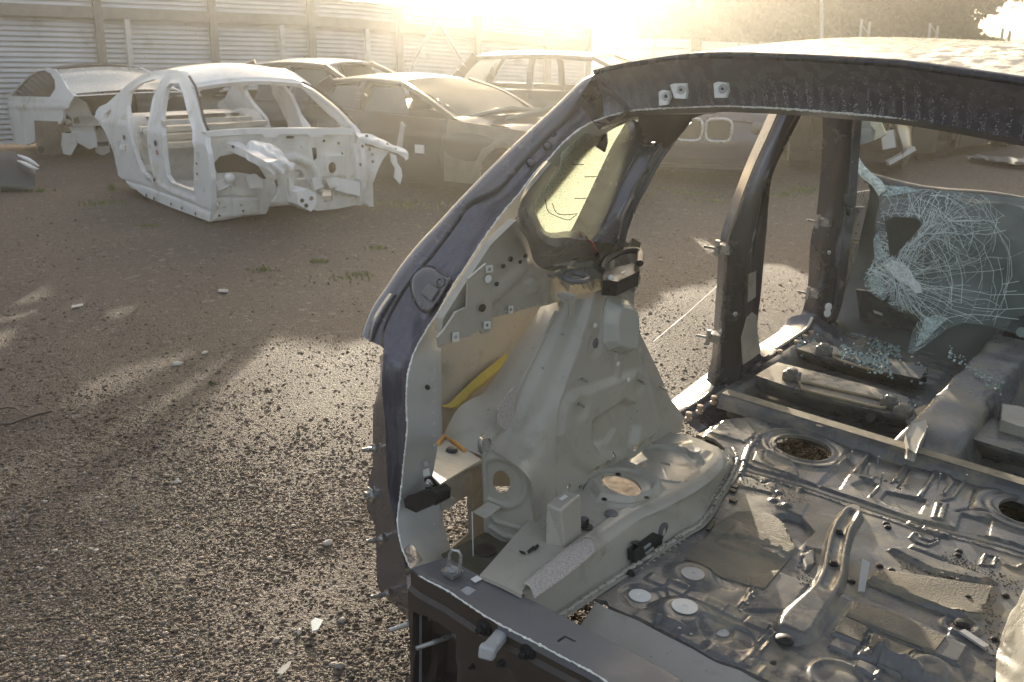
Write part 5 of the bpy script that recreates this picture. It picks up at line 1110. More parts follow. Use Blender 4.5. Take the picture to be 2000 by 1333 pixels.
# ---- inner quarter: wheel house, belt panel, quarter window
w1 = lambda d, *q: [CF.on(x, y, (1, 0, .1), d) for x, y in q]
R2 = w1(-.19, (1165, 578), (1150, 628), (1132, 685), (1105, 754), (1090, 800), (1085, 860), (1084, 902), (1086, 962), (1086, 985))
R1 = CF.A(-.345, (1096, 588), (1074, 633), (1052, 680), (1018, 748), (995, 800), (978, 836), (952, 868))
R1b = CF.A(-.345, (1096, 588), (1074, 633), (1052, 680), (1018, 748), (995, 800), (978, 836), (952, 868), (990, 897), (1022, 922), (1037, 948), (1038, 990), (1040, 1015))
r1, r2 = spline(R1[:7], 60), spline(R2[:7], 60)
low = [CF.on(x, y, (0, 1, 0), .06 + .07 * i / 6) for i, (x, y) in enumerate([(952, 870), (985, 893), (1012, 912), (1032, 935), (1038, 960), (1038, 990), (1040, 1015)])]
right = [CF.on(x, y, (1, 0, .1), -.19) for x, y in [(1085, 870), (1084, 885), (1084, 902), (1084, 925), (1085, 945), (1086, 965), (1088, 990)]]
lo2 = spline(R1[:7] + low[1:], 110); ri2 = spline(R2[:5] + right, 110)
S2 = [lo2, lo2 * .92 + ri2 * .08 + V3(.012, -.014, 0), lo2 * .6 + ri2 * .4 + V3(.0, -.008, 0), lo2 * .22 + ri2 * .78 + V3(.0, -.016, 0), ri2]
loft('wheelhouse_rear_face', S2, primer, shell, 100, 6)
b = MB(); b.tube([p + V3(.004, -.006, 0) for p in r1[4:50]], .0055, 6); b.build('seam_bead', primer, shell, True)
s3o = [(1165, 572), (1200, 560), (1243, 556), (1240, 600), (1243, 632), (1264, 676), (1288, 727), (1309, 778), (1334, 814), (1330, 845), (1300, 852), (1279, 864), (1240, 892), (1195, 912), (1155, 940), (1140, 962), (1090, 972), (1088, 960), (1083, 902), (1085, 860), (1089, 800), (1104, 754), (1131, 685), (1149, 628)]
w_uv = lambda *q: [CF.on(x, y, (1, 0, .1), -.19)[1:] for x, y in q]
hol = [(1114, 952, 6), (1136, 954, 6), (1162, 914, 7), (1179, 902, 7), (1198, 890, 7), (1240, 874, 7), (1261, 860, 6), (1280, 851, 6)]
H3 = [w_uv(*[(x + r * .62 * math.cos(t), y + r * math.sin(t)) for t in np.linspace(0, 6.283, 12, endpoint=False)]) for x, y, r in hol]
s3 = Sheet(w_uv(*s3o), .0058, H3)
bl_o = [(1178, 600), (1184, 583), (1196, 577), (1218, 582), (1232, 594), (1237, 612), (1237, 660), (1231, 688), (1210, 690), (1184, 682), (1176, 668), (1174, 630)]
bs_ = Sheet(w_uv(*bl_o), .004); bs_.pad(w_uv(*[(1206 + (x - 1206) * .8, 635 + (y - 635) * .86) for x, y in bl_o]), .034, .03); bs_.build('blister', lambda u, v, h: np.stack([-.186 - .1 * v + h, u, v], 1), M('glossy_primer', (.5, .5, .46), .15, var=.04), shell, lip=.01)
s3.ridge(w_uv((1176, 590), (1182, 580), (1196, 576), (1224, 582), (1238, 604), (1239, 664), (1230, 692), (1210, 694), (1182, 686), (1173, 668), (1173, 610)), .006, .004, closed=True)
s3.pad(w_uv((1108, 776), (1160, 752), (1255, 722), (1275, 760), (1290, 806), (1280, 850), (1150, 920), (1120, 900), (1092, 850), (1096, 800)), .014, .03)
s3.pad(w_uv((1152, 822), (1210, 784), (1232, 790), (1244, 830), (1232, 880), (1200, 890), (1165, 880), (1152, 855)), -.026, .03)
s3.pad(w_uv((1160, 830), (1196, 806), (1206, 840), (1190, 866), (1160, 872)), -.010, .02)
for q in [(1128, 796), (1244, 748), (1161, 674)]: c = w_uv(q)[0]; s3.disk(c, .045, -.008, .03)
s3.ridge(w_uv((1205, 696), (1206, 725)), .022, .008); s3.ridge(w_uv((1252, 690), (1264, 760), (1284, 830)), .014, .008)
s3.fn(lambda u, v: .004 * np.sin(u * 13 + v * 5))
s3.build('wheelhouse_side', lambda u, v, h: np.stack([-.19 - .1 * v + h, u, v], 1), primer, shell, lip=.008)
for q, L in [((1136, 740), .03), ((1247, 743), .03), ((1130, 788), .025), ((1289, 755), .03)]: b = MB(); p = CF.on(*q, (1, 0, .1), -.185); b.tube([p, p + V3(L, -.012, .0)], .004, 8); b.build('stud', steel, shell, True)
for q in [(1207, 711), (1227, 742), (1162, 636)]: b = MB(); b.disc(CF.on(*q, (1, 0, .1), -.172), (1, -.2, 0), [(.007, 0), (.006, .003), (0, .003)], 10); b.build('screw', tape_w, shell, True)
plug(CF.on(1162, 672, (1, 0, .1), -.196), (1, 0, 0), .014, sill_m, .004)
# curtain of metal that closes the wheel house towards the outer skin
ch_o = CF.A(-.46, (1056, 600), (1020, 655), (988, 703), (950, 762), (920, 780), (897, 796), (880, 822), (866, 850))
ch_m = [p * .5 + q * .5 + V3(0, -.01, 0) for p, q in zip(spline(ch_o, 60), spline(CF.A(-.345, (1096, 588), (1074, 633), (1052, 680), (1018, 748), (995, 800), (978, 836), (952, 868), (940, 890)), 60))]
loft('wheelarch_slope', [ch_o, ch_m, CF.A(-.345, (1096, 588), (1074, 633), (1052, 680), (1018, 748), (995, 800), (978, 836), (952, 868), (940, 890))], primer, shell, 60, 5)
b = MB(); P = [CF.on(x, y, (1, 0, 0), -.325) for x, y in [(992, 766), (1006, 752), (1004, 790), (1010, 822), (998, 848), (985, 838), (970, 826), (970, 800), (980, 784)]]; b.prism(P, (.006, -.004, 0)); b.build('felt_patch', foam, shell)
# outer skin seen from inside with the yellow wax streak
qs = [CF.A(-.56, (850, 640), (940, 575), (1080, 560), (1200, 560)), CF.A(-.56, (845, 700), (940, 700), (1060, 690), (1180, 690)), CF.A(-.56, (846, 820), (930, 820), (1000, 820), (1100, 820))]
loft('outer_skin', [qs[0], qs[1], qs[2], CF.A(-.56, (848, 945), (930, 950), (1000, 950), (1100, 950))], primer, shell, 30, 5)
yl = CF.A(-.545, (990, 690), (962, 712), (925, 742), (880, 785), (862, 792)); yr = CF.A(-.54, (978, 722), (950, 748), (920, 772), (895, 796), (862, 795))
loft('wax_strip', [yl, [p * .5 + q * .5 + V3(.012, 0, 0) for p, q in zip(yl, yr)], yr], yellow_p, shell, 30, 4)
# rear corner box behind the lamp
lw = lambda *q: [CF.on(x, y, (1, 0, 0), -.45) for x, y in q]
luv = lambda *q: [p[1:] for p in lw(*q)]
lwS = Sheet(luv((845, 850), (945, 895), (951, 1038), (900, 1066), (876, 1080), (845, 1060)), .006, [luv((862, 1000), (914, 968), (918, 1040), (905, 1052), (878, 1074), (862, 1060), (850, 1030))])
lwS.ridge(luv((858, 945), (905, 915), (938, 905)), .012, .010); lwS.ridge(luv((918, 960), (922, 1050)), .010, .006); lwS.disk(luv((909, 943))[0], .03, .006, .01)
lwS.build('corner_outer_wall', lambda u, v, h: np.stack([-.45 + h, u, v], 1), primer, shell, lip=.006)
sh_ = CF.Cp(.30, (846, 905), (858, 868), (876, 858), (935, 900)); b = MB(); b.prism([CF.on(*q, (0, .35, 1), .33) for q in [(845, 930), (856, 866), (872, 852), (940, 898), (905, 918), (860, 945)]], (0, 0, -.004)); b.build('corner_ledge', primer, shell)
b = MB(); b.tube([CF.on(x, y, (0, .35, 1), .335) for x, y in [(856, 866), (868, 852), (885, 862), (908, 880)]], .005, 6); b.build('orange_sealer', orange_s, shell, True)
plug(CF.on(883, 880, (0, .35, 1), .336), (0, 0, 1), .013, black_pl, .006)
bwm = lambda *q: [CF.on(x, y, (-.25, 1, 0), .175) for x, y in q]
B0 = bwm((948, 868))[0]; bu = np.array([1, .25, 0]) / math.hypot(1, .25)
buv = lambda *q: [np.array([(p - B0) @ bu, p[2] - B0[2]]) for p in bwm(*q)]
bkS = Sheet(buv((942, 862), (990, 892), (1028, 918), (1044, 945), (1046, 1012), (1022, 1040), (985, 1062), (951, 1040), (946, 900)), .0055, [buv(*[(979 + 17 * math.cos(t) - 3 * math.sin(t), 942 + 22 * math.sin(t) + 6 * math.cos(t)) for t in np.linspace(0, 6.283, 26, endpoint=False)])])
bkS.ring(buv((979, 942))[0], .068, .012, .006); bkS.ridge(buv((957, 1005), (970, 1020), (1015, 1032)), .008, .005); bkS.ridge(buv((955, 1028), (985, 1048), (1005, 1050)), .008, .005)
bkS.build('corner_back_wall', lambda u, v, h: B0 + np.outer(u, bu) + np.outer(v, [0, 0, 1]) + np.outer(h, [.25, -1, 0]), primer, shell, lip=.006)
P = bwm((950, 985), (962, 975), (988, 985), (974, 998)); b = MB(); b.prism([p + V3(.0, -.035, 0) * (i in (0, 3)) + V3(0, -.02, 0) for i, p in enumerate(P)], (0, 0, -.003)); b.build('bracket_tab', primer, shell)
b = MB(); b.tube(bwm((946, 872), (948, 940), (951, 1038)), .008, 8); b.build('corner_post', primer, shell, True)
b = MB(); b.tube([CF.on(x, y, (0, 1, 0), .0) for x, y in [(922, 1000), (924, 1080), (925, 1128)]], .0016, 5); b.build('drip_line', tape_w, shell)
tr = CF.Cp(.03, (862, 1082), (905, 1062), (952, 1037), (990, 1050), (1022, 1064), (985, 1100), (940, 1140), (900, 1130)); b = MB(); b.prism(tr, (0, 0, -.004)); b.build('corner_tray', M('wet_tray', (.11, .105, .08), .12, var=.2, scale=8), shell)
b = MB(); b.disc(CF.on(948, 1075, (0, 0, 1), .032), (0, 0, 1), [(.03, 0), (.028, .003), (.02, .002), (0, .001)], 18); b.build('drain_bung', rearp, shell, True)
b = MB(); P = [CF.on(*q, (0, 1, 0), .02) for q in [(858, 985), (868, 968), (884, 976), (880, 992), (862, 998)]]; b.prism(P, (0, .01, 0)); b.build('bracket_tab', primer, shell)
P = [CF.on(*q, (1, .4, 0), -.27) for q in [(932, 862), (936, 852), (948, 848), (954, 860), (945, 874), (934, 880)]]; b = MB(); b.prism(P, (.02, -.01, 0)); o = b.build('crimp', steel, shell); md = o.modifiers.new('round', 'BEVEL'); md.width = .006; md.segments = 2
# belt panel, bracket plate and clips
bp = lambda *q: [CF.on(x, y, (1, 0, -.1), -.43)[1:] for x, y in q]
beS = Sheet(bp((862, 650), (866, 622), (905, 560), (959, 478), (1008, 430), (1024, 440), (1034, 478), (1050, 514), (1085, 532), (1120, 540), (1245, 540), (1243, 560), (1160, 570), (1094, 580), (1080, 592), (1020, 606), (959, 622), (920, 640)), .007)
beS.pad(bp((1024, 556), (1034, 545), (1050, 545), (1050, 570), (1028, 577)), .009, .01); beS.ridge(bp((963, 578), (1000, 545), (1020, 522)), .035, .010, flat=.1); beS.ridge(bp((1066, 545), (1068, 592)), .012, .006)
beS.build('belt_panel', lambda u, v, h: np.stack([-.43 + .1 * v + h, u, v], 1), primer, shell, lip=.02)
bx = lambda d, *q: [CF.on(x, y, (1, 0, -.1), -.43 + d) for x, y in q]
for nm, d, poly in (('bracket_plate', .03, [(915, 545), (950, 515), (960, 520), (962, 640), (954, 650), (942, 652), (938, 646), (918, 655), (898, 620), (888, 612), (913, 600)]), ('clip_bracket', .035, [(855, 660), (868, 645), (890, 612), (900, 615), (917, 650), (920, 658), (900, 662), (858, 680)])):
    b = MB(); b.prism(bx(d, *poly), (-.006, 0, 0)); b.build(nm, primer, shell)
for poly, d in (([(948, 520), (961, 518), (961, 532), (949, 533)], .034), ([(944, 628), (957, 627), (957, 642), (944, 643)], .034), ([(884, 650), (895, 648), (895, 666), (883, 668)], .04), ([(993, 597), (1001, 597), (1000, 612), (993, 613)], .01)): b = MB(); b.prism(bx(d, *poly), (.003, 0, 0)); o = b.build('clip_nut', tape_w, shell); c = np.mean(bx(d + .003, *poly), 0); s_ = MB(); s_.disc(c, (1, 0, 0), [(.004, 0), (.004, .003), (0, .003)], 8); s_.build('screw', steel, o)
for q, r in [((953, 545), .010), ((942, 602), .010), ((983, 520), .006), ((997, 506), .007), ((1016, 512), .005), ((970, 555), .006), ((1026, 500), .006)]: b = MB(); b.disc(CF.on(*q, (1, 0, -.1), -.392 if q[0] < 960 else -.424), (1, -.2, 0), [(r, 0), (r, .002), (0, .002)], 10); b.build('bolt_hole', black_pl if q[0] != 953 else tape_w, shell)
# torn shelf support under the quarter window
def rag(P, th, nm, mat, seed=0): 
    b = MB(); b.prism(P, th); o = b.build(nm, mat, shell); md = o.modifiers.new('round', 'BEVEL'); md.width = .004; md.segments = 2; return o
cz = lambda c, *q: [CF.on(x, y, (.25, .0, 1), c - .08) for x, y in q]
loft('shelf_support', [cz(.70, (1066, 516), (1110, 500), (1160, 498), (1200, 492), (1246, 488)), cz(.685, (1075, 532), (1120, 520), (1165, 515), (1205, 518), (1248, 520)), cz(.68, (1088, 548), (1130, 546), (1170, 545), (1210, 552), (1248, 548)), cz(.64, (1096, 560), (1130, 560), (1170, 565), (1210, 566), (1246, 562))], primer, shell, 50, 5, disp=lambda U, V: .014 * np.sin(U * 23 + 3 * V) * np.sin(V * 9) + .006 * np.sin(U * 61))
rag(cz(.725, (1176, 530), (1205, 522), (1246, 512), (1249, 530), (1206, 550), (1178, 548)), (0, 0, -.04), 'latch_box', black_pl)
b = MB(); b.tube(spline(cz(.74, (1174, 528), (1180, 512), (1196, 500), (1222, 490), (1248, 492), (1250, 515)), 30), .010, 8); b.build('belt_guide', black_pl, shell, True)
b = MB(); b.tube(spline(cz(.72, (1100, 540), (1112, 533), (1130, 535), (1148, 545), (1135, 550), (1112, 548)), 24, True), .008, 7); b.build('cut_loop', sill_m, shell, True)
rag(cz(.70, (1088, 575), (1100, 572), (1126, 578), (1120, 588), (1100, 584)), (0, 0, -.006), 'bracket_tab', primer); P = bx(.16, (1112, 582), (1124, 580), (1122, 612), (1112, 618)); rag(P, (-.004, 0, 0), 'bracket_tab', primer)
b = MB(); b.disc(cz(.73, (1193, 543))[0], (.5, -1, .4), [(.008, 0), (.006, .003), (0, .004)], 10); b.build('screw', tape_w, shell, True); b = MB(); b.prism(cz(.735, (1213, 534), (1222, 531), (1222, 535), (1213, 538)), (0, 0, .004)); b.build('sticker', tape_w, shell)
b = MB(); b.tube(spline(sp(.02, (1132, 456), (1140, 466), (1154, 472), (1160, 482), (1164, 496)), 24), .0028, 6); w_ = b.build('red_wire', M('wire_red', (.35, .06, .05), .5), shell, True); b = MB(); b.tube(sp(.02, (1164, 494), (1167, 502)), .006, 7); b.build('wire_plug', black_pl, w_, True)
# quarter window and the skin under it
qg = bpy.data.materials.new('crazed_glass'); qg.use_nodes = True; _N, _L = qg.node_tree.nodes, qg.node_tree.links; _N.clear(); _o = _N.new('ShaderNodeOutputMaterial')
_tc = _N.new('ShaderNodeTexCoord'); _v = _N.new('ShaderNodeTexVoronoi'); _v.inputs['Scale'].default_value = 130; _v.feature = 'DISTANCE_TO_EDGE'; _L.new(_tc.outputs['Object'], _v.inputs['Vector']); _v2 = _N.new('ShaderNodeTexVoronoi'); _v2.inputs['Scale'].default_value = 130; _L.new(_tc.outputs['Object'], _v2.inputs['Vector'])
_r = _N.new('ShaderNodeMapRange'); _r.inputs[1].default_value, _r.inputs[2].default_value = 0, .12; _L.new(_v.outputs['Distance'], _r.inputs[0])
_c = _N.new('ShaderNodeMix'); _c.data_type = 'RGBA'; _L.new(_r.outputs[0], _c.inputs[0]); _c.inputs[6].default_value = (.36, .37, .31, 1); _c.inputs[7].default_value = (.64, .67, .60, 1)
_t = _N.new('ShaderNodeBsdfTranslucent'); _L.new(_c.outputs[2], _t.inputs[0]); _b = _N.new('ShaderNodeBump'); _b.inputs['Distance'].default_value = .004; _s = _N.new('ShaderNodeSeparateColor'); _L.new(_v2.outputs['Color'], _s.inputs[0]); _L.new(_s.outputs[0], _b.inputs['Height']); _L.new(_b.outputs[0], _t.inputs['Normal'])
_x = _N.new('ShaderNodeBsdfTransparent'); _x.inputs[0].default_value = (.8, .8, .6, 1); _m = _N.new('ShaderNodeMixShader'); _m.inputs[0].default_value = .12; _L.new(_t.outputs[0], _m.inputs[1]); _L.new(_x.outputs[0], _m.inputs[2]); _L.new(_m.outputs[0], _o.inputs[0])
QG = [(1248, 232), (1228, 268), (1200, 325), (1170, 385), (1142, 445), (1134, 456), (1105, 456), (1080, 459), (1066, 456), (1052, 430), (1044, 402), (1050, 384), (1076, 352), (1097, 326), (1098, 300), (1130, 270), (1180, 240), (1220, 225)]
b = MB(); b.prism(sp(-.085, *QG), (-.005, 0, 0)); qw = b.build('quarter_window', qg, shell)
for ln in ([(1065, 390), (1070, 412), (1085, 422), (1110, 430), (1126, 420)], [(1079, 398), (1086, 415), (1100, 420), (1128, 418)], [(1142, 346), (1175, 345)], [(1115, 321), (1140, 322)], [(1122, 388), (1146, 388)]): b = MB(); b.tube(spline(sp(-.081, *ln), 20), .0012, 5); b.build('heating_wire', black_pl, qw)
loft('window_frame', [sp(-.01, (1136, 452), (1105, 452), (1080, 455), (1064, 450), (1050, 425), (1044, 400), (1058, 372), (1090, 330)), sp(.03, (1146, 462), (1110, 466), (1078, 470), (1052, 460), (1034, 432), (1026, 400), (1040, 366), (1078, 320)), sp(.02, (1150, 480), (1110, 486), (1075, 490), (1046, 478), (1030, 450), (1012, 420), (1026, 370), (1070, 315)), sp(-.06, (1180, 520), (1110, 520), (1080, 530), (1046, 515), (1030, 470), (1010, 435), (1020, 380), (1060, 318))], M('inner_skin', (.24, .22, .19), .35, metal=.2, var=.1), shell, 50, 4)
loft('quarter_shelf', [sp(.0, (1128, 456), (1170, 462), (1215, 470), (1250, 470)), sp(-.05, (1110, 488), (1160, 492), (1210, 496), (1246, 492)), sp(-.03, (1080, 518), (1130, 522), (1190, 526), (1240, 530))], primer, shell, 30, 5, disp=lambda U, V: .008 * np.sin(U * 30))
# C pillar: shiny inner skin with two bright edges
C0 = [(1250, 240), (1232, 270), (1215, 300), (1190, 352), (1165, 405), (1142, 452), (1132, 465)]; C1 = [(1264, 276), (1243, 290), (1229, 312), (1208, 355), (1185, 405), (1162, 455), (1152, 470)]; C2 = [(1285, 276), (1278, 285), (1262, 310), (1240, 350), (1222, 388), (1204, 425), (1196, 475)]; C3 = [(1350, 240), (1310, 290), (1290, 320), (1268, 362), (1248, 400), (1230, 445), (1218, 488)]
c0, c1, c2, c3 = [spline(sp(o_, *C), 50) for o_, C in ((-.02, C0), (.02, C1), (.055, C2), (.02, C3))]
loft('rear_side_pillar', [c0 + V3(-.05, .02, 0), c0, c0 * .5 + c1 * .5 + V3(.0, 0, 0), c1 + V3(.012, 0, 0), c1 * .5 + c2 * .5 + V3(.01, -.004, 0), c2 + V3(.014, 0, 0), c2 * .6 + c3 * .4, c3, c3 + V3(-.06, .05, 0)], paint, shell, 60, 4)
for C in (c1, c2): b = MB(); b.tube([p + V3(.012, -.004, 0) for p in C[8:44]], .0025, 6); b.build('pillar_bead', paint, shell, True)
for q in [(1259, 332), (1232, 375)]: plug(CF.on(*q, (1, 0, -.15), -.36), (1, -.4, 0), .010, paint, .008)
loft('rail_gusset', [sp(.04, (1245, 222), (1300, 216), (1360, 214), (1420, 212)), sp(.045, (1248, 240), (1290, 240), (1340, 236), (1352, 228)), sp(.05, (1262, 276), (1285, 278), (1305, 288), (1352, 236))], rearp, shell, 30, 4, curved=False)
# right wheel box at the frame's edge
rb_ = CF.Cp(.0, (2012, 1110), (2002, 1142), (1986, 1180), (1974, 1196), (1961, 1228), (1950, 1262), (1945, 1290), (1946, 1345), (1950, 1400))
rt_ = [p + V3(.035 + .02 * i / 8, 0, .11) for i, p in enumerate(rb_)]
rwm = M('right_box_panel', (.26, .25, .22), .26, metal=.3, var=.15)  # one even metallic grey for the right box alone
loft('wheelbox_wall', [rb_, [p * .75 + q * .25 for p, q in zip(rb_, rt_)], [p * .2 + q * .8 for p, q in zip(rb_, rt_)], rt_, [p + V3(.03, 0, .012) for p in rt_], [p + V3(.24, 0, .012) for p in rt_]], rwm, shell, 40, 4)
# thin thread hanging by the door opening
b = MB(); b.tube([sp(-.05, (1276, 668))[0], sp(-.05, (1345, 610))[0], sp(-.05, (1400, 560))[0]], .0012, 5); b.build('thread', tape_w, shell)
# right side of the body, mirrored from what the left shows
loft('far_pillar', [[mir(p) for p in spline(tg(.045, *O1), 40)], [mir(p) for p in spline(tg(.04, *O2), 40)], [mir(p) for p in spline(Wj3, 40)], [mir(p) for p in spline(ie, 40)]], paint, shell, 40, 3, curved=False)
for Pl, Pr, nm in ((bl, br, 'centre_pillar'), (al, ar, 'front_pillar'), (c1, c3, 'rear_side_pillar')):
    loft(nm, [[mir(p + V3(-.02, .03, 0)) for p in Pl], [mir(p) for p in Pl], [mir(p) for p in Pr]], paint, shell, 30, 3, curved=False)
loft('rocker', [[mir(p) for p in RK(-.15, -.2)], [mir(p) for p in RK(0, 0)], [mir(p) for p in RK(.12, -.08)]], paint, shell, 30, 3)

# spot welds and sealer smears
def welds(lines, n, r=.0042):
    b = MB()
    for pts in lines:
        for p in polyl(pts, max(3, int(np.linalg.norm(np.diff(np.array(pts), axis=0), axis=1).sum() / .024))): b.disc(np.array(p) + rng.normal(0, .0012, 3) * np.array([1, 1, .2]), n, [(r, .0002), (r * .8, .0012), (r * .3, .0004), (0, .0002)], 8)
    return tag(b.build('spot_welds', primer, shell, True), kind='stuff')
welds([CF.Cp(.1115, (1050, 1120), (1110, 1085), (1150, 1058)), CF.Cp(.1115, (1170, 925), (1230, 893), (1275, 866)), CF.Cp(.1115, (1000, 1075), (1060, 1030))], (0, 0, 1))
welds([[fpt(x, y, .0005) for x, y in P] for P in ([(1480, 930), (1560, 955), (1640, 980), (1720, 1008), (1810, 1036), (1900, 1058)], [(1470, 1165), (1436, 1205)], [(1270, 1198), (1330, 1228), (1400, 1262)], [(1255, 1110), (1330, 1060), (1385, 1015)], [(1600, 830), (1700, 866)], [(1840, 1120), (1930, 1155)])], (0, 0, 1))
welds([tg(.066, (846, 720), (846, 800), (848, 870)), tg(.066, (846, 1010), (850, 1040))], (.3, -1, 0))
welds([bx(.006, (975, 612), (1030, 600), (1075, 588)), bx(.006, (1046, 540), (1080, 536))], (1, -.2, 0))
sb = spline([p + V3(.012, -.006, .004) for p in wbx], 240); b = MB(); b.tube(sb + rng.normal(0, .0016, sb.shape), list(.0048 * (1 + .5 * rng.random(240))), 6); b.build('sealer_bead', primer, shell, True, 60)
crumbs('rust_specks', [((1385, 1010), (1418, 930), 90, 4), ((1250, 1095), (1330, 1045), 50, 4), ((1290, 848), (1395, 868), 30, 6)], rust, lambda x, y: CF.on(x, y, (0, 0, 1), .012), .0012, .003)
# ================================================================== scrapped cars across the yard
white_p = M('white_body', (.70, .70, .71), .34, var=.05, scale=2, coat=.3, rvar=.08, dust=(.42, .36, .28), dscale=2.2, damt=.22)
white_in = M('white_inner', (.60, .59, .57), .45, var=.07, scale=3, dust=(.34, .29, .22), dscale=3, damt=.35)
dark_p = M('black_body', (.02, .02, .022), .3, coat=.5, var=.05, rvar=.02)
blue_p = M('blue_body', (.03, .035, .06), .25, coat=.6, var=.05, metal=.3, rvar=.02)
grey_p = M('grey_body', (.075, .07, .068), .35, coat=.4, var=.06, metal=.2, rvar=.03)
silver_p = M('silver_body', (.5, .5, .5), .35, coat=.4, var=.05, metal=.3, rvar=.04)
under_m = M('dark_underbody', (.03, .027, .024), .8)
glass_d = M('tinted_glass', (.02, .02, .02), .08, spec=.8, var=.1)
clear_g = bpy.data.materials.new('dusty_glass'); clear_g.use_nodes = True; _N, _L = clear_g.node_tree.nodes, clear_g.node_tree.links; _N.clear(); _o = _N.new('ShaderNodeOutputMaterial'); _t = _N.new('ShaderNodeBsdfTransparent'); _t.inputs[0].default_value = (.8, .82, .8, 1); _g = _N.new('ShaderNodeBsdfGlossy'); _g.inputs['Roughness'].default_value = .1
_d = _N.new('ShaderNodeBsdfTranslucent'); _d.inputs[0].default_value = (.7, .7, .62, 1); _m = _N.new('ShaderNodeMixShader'); _m.inputs[0].default_value = .4; _L.new(_t.outputs[0], _m.inputs[1]); _L.new(_d.outputs[0], _m.inputs[2]); _m2 = _N.new('ShaderNodeMixShader'); _m2.inputs[0].default_value = .12; _L.new(_m.outputs[0], _m2.inputs[1]); _L.new(_g.outputs[0], _m2.inputs[2]); _L.new(_m2.outputs[0], _o.inputs[0])

# ---- the white sedan shell with its doors and bonnet gone
AF = Frame(ground(410, 434, .03), 144, 0, 1.0)
sed = tag(empty('white_car_shell', AF), 'stripped white sedan body without doors, bonnet or glass, engine bay facing right', 'car shell')
def aside(x, y, off=0.0):
    a = 0.0
    for _ in range(6):
        p = AF.on(x, y, (1, 0, 0), a + off); a = -.38 * max(0, p[2] - .72)
    return p
As = lambda *q: [aside(*p) for p in q]
WID = 1.56
far = lambda p: np.array([-WID - p[0], p[1], p[2]])
outl_a = [(231, 343), (245, 355), (283, 384), (330, 404), (386, 425), (410, 434), (413, 400), (412, 350), (406, 300), (402, 262), (397, 252), (390, 234), (382, 200), (373, 169), (361, 149), (348, 138), (325, 136), (303, 139), (276, 147), (252, 163), (230, 183), (209, 202), (194, 209), (187, 218), (185, 229), (192, 236), (205, 258), (214, 278), (222, 300)]
h_rear = [(253, 181), (275, 164), (300, 156), (317, 156), (309, 172), (300, 192), (295, 221), (289, 250), (290, 274), (293, 302), (298, 330), (303, 345), (293, 347), (281, 335), (269, 312), (259, 278), (252, 240), (249, 208)]
h_front = [(334, 163), (352, 163), (359, 182), (370, 228), (378, 254), (381, 288), (381, 373), (360, 366), (336, 356), (327, 343), (322, 312), (318, 264), (317, 223), (322, 192), (326, 173)]
h_vent = [(199, 238), (203, 224), (216, 213), (217, 218), (206, 238)]
auv = lambda Q: [p[1:] for p in As(*Q)]
for sgn in (0, 1):
    s = Sheet(auv(outl_a), .02, [auv(h_rear), auv(h_front)] + ([auv(h_vent)] if sgn == 0 else []))
    s.ridge(auv([(240, 352), (300, 370), (345, 388), (410, 415)]), .02, -.012); s.ridge(auv([(262, 250), (268, 300), (285, 345), (330, 372), (380, 392)]), .03, .012)
    s.ridge(auv(h_front), .03, .012, closed=True); s.ridge(auv(h_rear), .03, .012, closed=True)
    if sgn == 0: s.build('body_side', lambda u, v, h: np.stack([-.38 * np.maximum(0, v - .72) + h, u, v], 1), white_p, sed, lip=.05)
    else: s.build('body_side', lambda u, v, h: np.stack([-WID + .38 * np.maximum(0, v - .72) - h, u, v], 1), white_p, sed, lip=-.05)
rail = spline(As((214, 202), (230, 184), (252, 164), (276, 148), (303, 140), (325, 137), (348, 139), (362, 150), (374, 168)), 40)
rfar = np.array([far(p) for p in rail])
rows = []
for t in np.linspace(0, 1, 17):
    r_ = rail * (1 - t) + rfar * t; r_[:, 2] += .06 * math.sin(math.pi * t) * np.interp(np.arange(40), [0, 14, 30, 39], [0, 1, 1, .8]); rows.append(r_)
G = np.stack(rows)[:, 14:]; m = G.shape[1]; I = np.arange(17 * m).reshape(17, m)
o = mesh('roof', G.reshape(-1, 3), np.stack([I[:-1, :-1], I[:-1, 1:], I[1:, 1:], I[1:, :-1]], -1).reshape(-1, 4), white_p, sed, True); md = o.modifiers.new('t', 'SOLIDIFY'); md.thickness = .04; md.offset = -1
hx = G[:, -1]; loft('windscreen_header', [hx, [p + V3(0, .03, -.02) for p in hx], [p + V3(0, .0, -.055) for p in hx], [p + V3(0, -.08, -.05) for p in hx]], white_p, sed, 30, 2, curved=False)
rx = np.stack(rows)[:, 8]; loft('parcel_shelf', [[V3(p[0], p[1] + .25, .80) for p in rx], [V3(p[0], p[1] - .35, .80) for p in rx], [V3(p[0], p[1] - .35, .70) for p in rx]], white_in, sed, 20, 2, curved=False)
